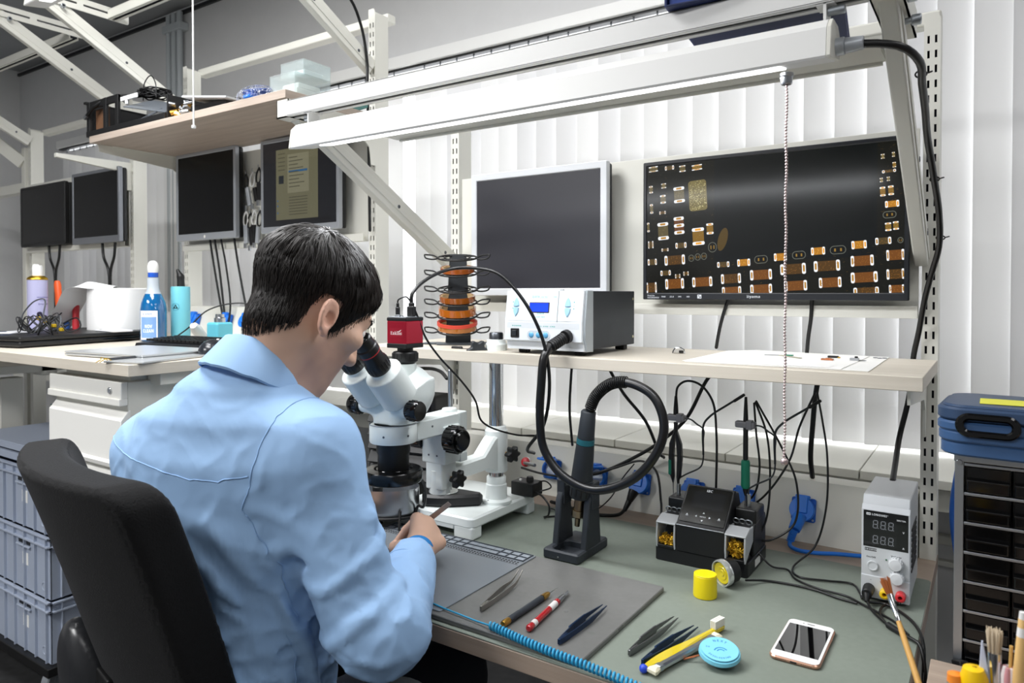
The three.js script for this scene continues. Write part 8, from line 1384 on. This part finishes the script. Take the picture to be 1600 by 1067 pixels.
{ // on the upper shelf
  const S = 1.8625; let t = thing('storage_bin', 'open black plastic storage tray with white label at the left end of the shelf', 'tray', [-2.47, S, -1.30]);
  const bk = M.black; part(t, 'shell', [slab(-0.25, 0.25, 0, 0.004, -0.26, 0, 0.001), slab(-0.25, 0.25, 0, 0.125, -0.264, -0.26, 0.001), slab(-0.254, -0.25, 0, 0.125, -0.264, 0, 0.001), slab(0.25, 0.254, 0, 0.08, -0.264, 0, 0.001), slab(-0.256, -0.04, 0.1, 0.125, -0.004, 0.004, 0.001), slab(-0.256, -0.236, 0.0, 0.125, -0.004, 0.006, 0.001), slab(-0.14, -0.12, 0, 0.125, -0.004, 0.006, 0.001), slab(-0.06, -0.04, 0, 0.125, -0.004, 0.006, 0.001), slab(-0.256, 0.25, 0, 0.02, -0.004, 0.008, 0.001), slab(-0.27, 0.26, 0.12, 0.128, -0.27, -0.256, 0.001), slab(-0.27, -0.25, 0.12, 0.128, -0.27, 0.01, 0.001)], bk);
  part(t, 'brown_panel', slab(-0.23, -0.145, 0.02, 0.1, -0.02, -0.014, 0.001), std('#6a4a33', 0.6)); part(t, 'label_holder', [slab(-0.03, 0.075, 0.098, 0.112, -0.002, 0.002, 0.0005), slab(0.0, 0.012, 0.084, 0.098, -0.002, 0.002, 0.0005)], M.whiteBright);
  part(t, 'plates', [moved(box(0.2, 0.004, 0.12, 0, 0, 0, 0.001), 0.1, 0.075, -0.06, 0.4, 0.1, -0.25), moved(box(0.16, 0.006, 0.06, 0, 0, 0, 0.001), 0.08, 0.03, -0.02, 0.6, 0, 0.12)], std('#6f747a', 0.35, 0.4)).userData.kind = 'stuff';
  const cb = []; for (let k = 0; k < 7; k++) { const p = []; for (let i = 0; i < 10; i++) p.push([-0.03 + 0.05 * Math.cos(i * 1.2 + k), 0.135 + 0.03 * Math.abs(Math.sin(i * 0.8 + k)), -0.12 + 0.04 * Math.sin(i * 1.2 + k * 0.7)]); cb.push(tube(p, 0.0025, 70)); }
  const u = thing('cable_tangle', 'bundle of black cables on top of the black storage tray', 'cables', [-2.47, S, -1.30]); part(u, 'cables', cb, M.cable).userData.kind = 'stuff'; part(u, 'loop', tube([[-0.07, 0.13, -0.1], [-0.06, 0.19, -0.1], [-0.02, 0.21, -0.1], [0.01, 0.18, -0.1], [0.015, 0.13, -0.1]], 0.002, 40), M.cable); part(u, 'loose_end', [tube([[-0.05, 0.135, -0.06], [-0.13, 0.132, -0.02], [-0.19, 0.10, 0.012], [-0.235, 0.075, 0.014]], 0.006, 40)], M.cable); part(u, 'plug', moved(box(0.02, 0.012, 0.008, 0, 0, 0, 0.001), -0.243, 0.07, 0.015, 0, 0, 0.5), M.steel);
  t = thing('metal_parts', 'heap of small brass and steel parts right of the black tray', 'parts', [-2.165, S, -1.34]);
  const ps = []; for (let i = 0; i < 26; i++) ps.push(moved(box(rr(0.012, 0.03), rr(0.006, 0.014), rr(0.01, 0.02), 0, 0, 0, 0.002), rr(-0.05, 0.05), rr(0.006, 0.05), rr(-0.04, 0.03), rr(-1, 1), rr(-1, 1), rr(-1, 1))); part(t, 'parts', ps.filter((_, i) => i % 2), M.brass).userData.kind = 'stuff'; part(t, 'steel_parts', ps.filter((_, i) => i % 2 === 0), M.steel).userData.kind = 'stuff';
  t = thing('screen_panel', 'thin silver panel leaning over a dark box on the shelf behind the pull cord', 'panel', [-2.03, S, -1.36], 0.1);
  part(t, 'dark_box', box(0.16, 0.03, 0.12, 0, 0.0155, -0.02, 0.004), M.dark); part(t, 'panel', moved(box(0.2, 0.006, 0.15, 0, 0, 0, 0.001), 0.01, 0.042, -0.01, 0.03, 0, -0.13), std('#d5d8da', 0.35, 0.3));
  t = thing('cable_bag', 'clear bag of thin blue cables on the shelf', 'bag', [-1.80, S, -1.335]); 
  const cc = []; for (let k = 0; k < 8; k++) { const p = []; for (let i = 0; i < 9; i++) p.push([0.05 * Math.cos(i * 0.9 + k * 0.4) * (0.8 + 0.05 * k), 0.01 + 0.003 * k + 0.004 * Math.sin(i), 0.03 * Math.sin(i * 0.9 + k * 0.4)]); cc.push(tube(p, 0.0022, 60)); } part(t, 'cables', cc, std('#2c4a8c', 0.4)).userData.kind = 'stuff'; part(t, 'blue_plug', box(0.03, 0.01, 0.014, 0.0, 0.008, 0.034, 0.003), M.blue); part(t, 'bag', sdfMesh((x, y, z) => Math.abs(Math.max(ell(x, y, z, [0, 0.012, 0], [0.075, 0.034, 0.05]), 0.002 - y)) - 0.0008, [-0.09, 0, -0.06], [0.09, 0.06, 0.06], 0.0035), phys({ color: '#f2f4fa', roughness: 0.1, transmission: 0.9, thickness: 0 }));
  const clear = phys({ color: '#f4f8f8', roughness: 0.08, transmission: 0.85, thickness: 0 });
  const bx = (x, y, z, w, h, d, label, turn = 0) => { const q = thing('plastic_box', label, 'box', [x, S + y, z], turn, 'clear boxes on the shelf'); part(q, 'walls', [slab(-w / 2, w / 2, 0, 0.0015, -d / 2, d / 2, 0), slab(-w / 2, -w / 2 + 0.0015, 0, h, -d / 2, d / 2, 0), slab(w / 2 - 0.0015, w / 2, 0, h, -d / 2, d / 2, 0), slab(-w / 2, w / 2, 0, h, -d / 2, -d / 2 + 0.0015, 0), slab(-w / 2, w / 2, 0, h, d / 2 - 0.0015, d / 2, 0)], clear); part(q, 'lid', slab(-w / 2 - 0.001, w / 2 + 0.001, h, h + 0.004, -d / 2 - 0.001, d / 2 + 0.001, 0.001), clear); return q; };
  const b1 = bx(-1.69, 0.0, -1.40, 0.11, 0.06, 0.13, 'clear plastic box with white contents at the right end of the shelf'); part(b1, 'contents', [box(0.09, 0.02, 0.1, 0, 0.014, 0, 0.003), box(0.07, 0.015, 0.08, 0.005, 0.033, 0, 0.003)], M.paper).userData.kind = 'stuff';
  const b2 = bx(-1.69, 0.0645, -1.42, 0.10, 0.04, 0.1, 'smaller clear plastic box stacked on the other clear box'); part(b2, 'contents', box(0.07, 0.018, 0.07, 0, 0.012, 0, 0.003), std('#e9ecec', 0.6));
  t = thing('circuit_board', 'green circuit board standing at the back of the shelf\'s right end', 'circuit board', [-1.66, S, -1.58], -0.2); part(t, 'board', moved(box(0.16, 0.06, 0.003, 0, 0.03, 0, 0.0005), 0, 0.001, 0, -0.15), std('#2a5a55', 0.5)); part(t, 'copper_edge', moved(box(0.16, 0.004, 0.004, 0, 0.061, 0, 0.0005), 0, 0.001, 0, -0.15), M.copper); part(t, 'chips', Array.from({ length: 5 }, (_, i) => moved(box(0.014, 0.02, 0.004, -0.05 + i * 0.024, 0.03, 0.003, 0.0005), 0, 0.001, 0, -0.15)), M.dark).userData.kind = 'stuff';
}
{ // adapters hanging on hooks between the two shelf monitors
  const labs = ['upper row, leftmost', 'upper row, middle', 'upper row, rightmost', 'lower row, leftmost', 'lower row, second', 'lower row, third', 'lower row, rightmost'];
  const spots = [[-2.275, 1.735], [-2.235, 1.74], [-2.20, 1.75], [-2.275, 1.60], [-2.25, 1.59], [-2.225, 1.60], [-2.195, 1.595]];
  spots.forEach(([x, y], i) => {
    const t = thing('cable_adapter', `short black and white cable adapter hanging between the shelf monitors, ${labs[i]}`, 'adapter', [x, y, -1.645], 0, 'adapters hanging between the shelf monitors');
    part(t, 'hook', tube([[0, 0, -0.009], [0, 0, 0.01], [0, 0.004, 0.014], [0, 0.012, 0.014]], 0.0014, 16), M.steel);
    const w = rr(0.014, 0.022), l = rr(0.05, 0.07);
    part(t, 'cord', tube([[0, 0.002, 0.01], [-0.012, -0.02, 0.012], [-0.008, -0.05, 0.014], [0.008, -0.05, 0.014], [0.012, -0.02, 0.012], [0, 0.002, 0.01]], 0.003, 40), i % 2 ? M.whiteBright : M.black);
    part(t, 'plug', moved(box(w, l, 0.01, 0, -0.085, 0.014, 0.002), 0, 0, 0, 0, 0, rr(-0.25, 0.25)), i % 3 ? M.black : M.silverPlastic); part(t, 'connector', moved(box(w * 0.7, 0.02, 0.008, 0, -0.125, 0.014, 0.001), 0, 0, 0, 0, 0, 0), M.steel);
  });
}
{ // crates on a dolly under the raised bench, and what lies behind
  const cg = std('#aab4c6', 0.5), W = 0.6, D = 0.4;
  const d = thing('dolly', 'black wheeled dolly under the grey crates', 'dolly', [-2.745, 0, -1.235]);
  part(d, 'deck', slab(-W / 2 - 0.01, W / 2 + 0.01, 0.095, 0.125, -D / 2 - 0.01, D / 2 + 0.01, 0.004), M.black);
  for (const sx of [-1, 1]) for (const sz of [-1, 1]) part(d, 'caster', [cyl(0.045, 0.028, 0, 0, 0, 24, 0.004).rotateZ(Math.PI / 2).rotateY(0.5).translate(sx * 0.24, 0.046, sz * 0.15), cyl(0.016, 0.034, 0, 0, 0, 16).rotateZ(Math.PI / 2).rotateY(0.5).translate(sx * 0.24 + 0.002, 0.046, sz * 0.15), slab(sx * 0.24 - 0.03, sx * 0.24 + 0.03, 0.085, 0.096, sz * 0.15 - 0.03, sz * 0.15 + 0.03, 0.002)], M.greyPlastic);
  const mk = (y, label) => {
    const t = thing('crate', label, 'crate', [-2.745, y, -1.235], 0, 'grey stacking crates'), h = 0.203;
    part(t, 'walls', [slab(-W / 2 + 0.012, W / 2 - 0.012, 0, 0.004, -D / 2 + 0.012, D / 2 - 0.012, 0.001), slab(-W / 2 + 0.01, W / 2 - 0.01, 0, h - 0.012, D / 2 - 0.014, D / 2 - 0.010, 0.001), slab(-W / 2 + 0.01, W / 2 - 0.01, 0, h - 0.012, -D / 2 + 0.010, -D / 2 + 0.014, 0.001), slab(W / 2 - 0.014, W / 2 - 0.01, 0, h - 0.012, -D / 2 + 0.01, D / 2 - 0.01, 0.001), slab(-W / 2 + 0.01, -W / 2 + 0.014, 0, h - 0.012, -D / 2 + 0.01, D / 2 - 0.01, 0.001)], cg);
    for (const yy of [h - 0.008, h - 0.036]) part(t, 'rim', [slab(-W / 2, W / 2, yy - 0.003, yy + 0.003, D / 2 - 0.012, D / 2, 0.001), slab(-W / 2, W / 2, yy - 0.003, yy + 0.003, -D / 2, -D / 2 + 0.012, 0.001), slab(W / 2 - 0.012, W / 2, yy - 0.003, yy + 0.003, -D / 2, D / 2, 0.001), slab(-W / 2, -W / 2 + 0.012, yy - 0.003, yy + 0.003, -D / 2, D / 2, 0.001)], cg);
    for (let i = 0; i < 7; i++) { const x = W / 2 - 0.03 - i * 0.075; part(t, 'rib', slab(x - 0.002, x + 0.002, 0.002, h - 0.01, D / 2 - 0.011, D / 2 - 0.001, 0.001), cg); }
    for (let i = 0; i < 5; i++) { const z = D / 2 - 0.04 - i * 0.075; part(t, 'rib', slab(W / 2 - 0.011, W / 2 - 0.001, 0.002, h - 0.01, z - 0.002, z + 0.002, 0.001), cg); }
    part(t, 'hand_hole', [slab(W / 2 - 0.235, W / 2 - 0.15, h - 0.058, h - 0.04, D / 2 - 0.0105, D / 2 - 0.0095, 0)], M.dark); part(t, 'hand_hole_lip', slab(W / 2 - 0.24, W / 2 - 0.145, h - 0.066, h - 0.059, D / 2 - 0.011, D / 2 - 0.002, 0.002), cg);
    part(t, 'label', slab(W / 2 - 0.205, W / 2 - 0.165, h - 0.125, h - 0.085, D / 2 - 0.0098, D / 2 - 0.0092, 0), M.paper);
    part(t, 'round_mark', moved(norm(new THREE.TorusGeometry(0.013, 0.0012, 6, 24)), W / 2 - 0.055, 0.035, D / 2 - 0.0095), cg);
    return t;
  };
  mk(0.126, 'grey plastic stacking crate, lowest of three on the dolly'); mk(0.331, 'grey plastic stacking crate, middle of the three'); mk(0.536, 'grey plastic stacking crate, topmost of three, under the flat lids');
  for (const [y, lab] of [[0.741, 'flat grey crate lid, lower of the two on the crate stack'], [0.774, 'flat grey crate lid, upper of the two on the crate stack']]) { const l = thing('flat_cover', lab, 'cover', [-2.75, y, -1.25], 0, 'grey crate lids'); part(l, 'panel', slab(-W / 2, W / 2, 0.018, 0.024, -D / 2, D / 2, 0.002), cg); part(l, 'edge', [slab(-W / 2, W / 2, 0, 0.0185, D / 2 - 0.004, D / 2, 0.001), slab(W / 2 - 0.004, W / 2, 0, 0.0185, -D / 2, D / 2, 0.001), slab(-W / 2, W / 2, 0, 0.0185, -D / 2, -D / 2 + 0.004, 0.001), slab(-W / 2, -W / 2 + 0.004, 0, 0.0185, -D / 2, D / 2, 0.001)], cg); }
  cord('cable', 'teal green cable lying behind the grey crates', [[-3.5, 0.80, -1.5], [-3.3, 0.81, -1.5], [-3.1, 0.80, -1.45], [-3.0, 0.80, -1.4], [-2.9, 0.805, -1.36], [-2.8, 0.803, -1.34], [-2.7, 0.803, -1.36]], 0.004, std('#1f7f7a', 0.5));
}
renderer.render(scene, camera);
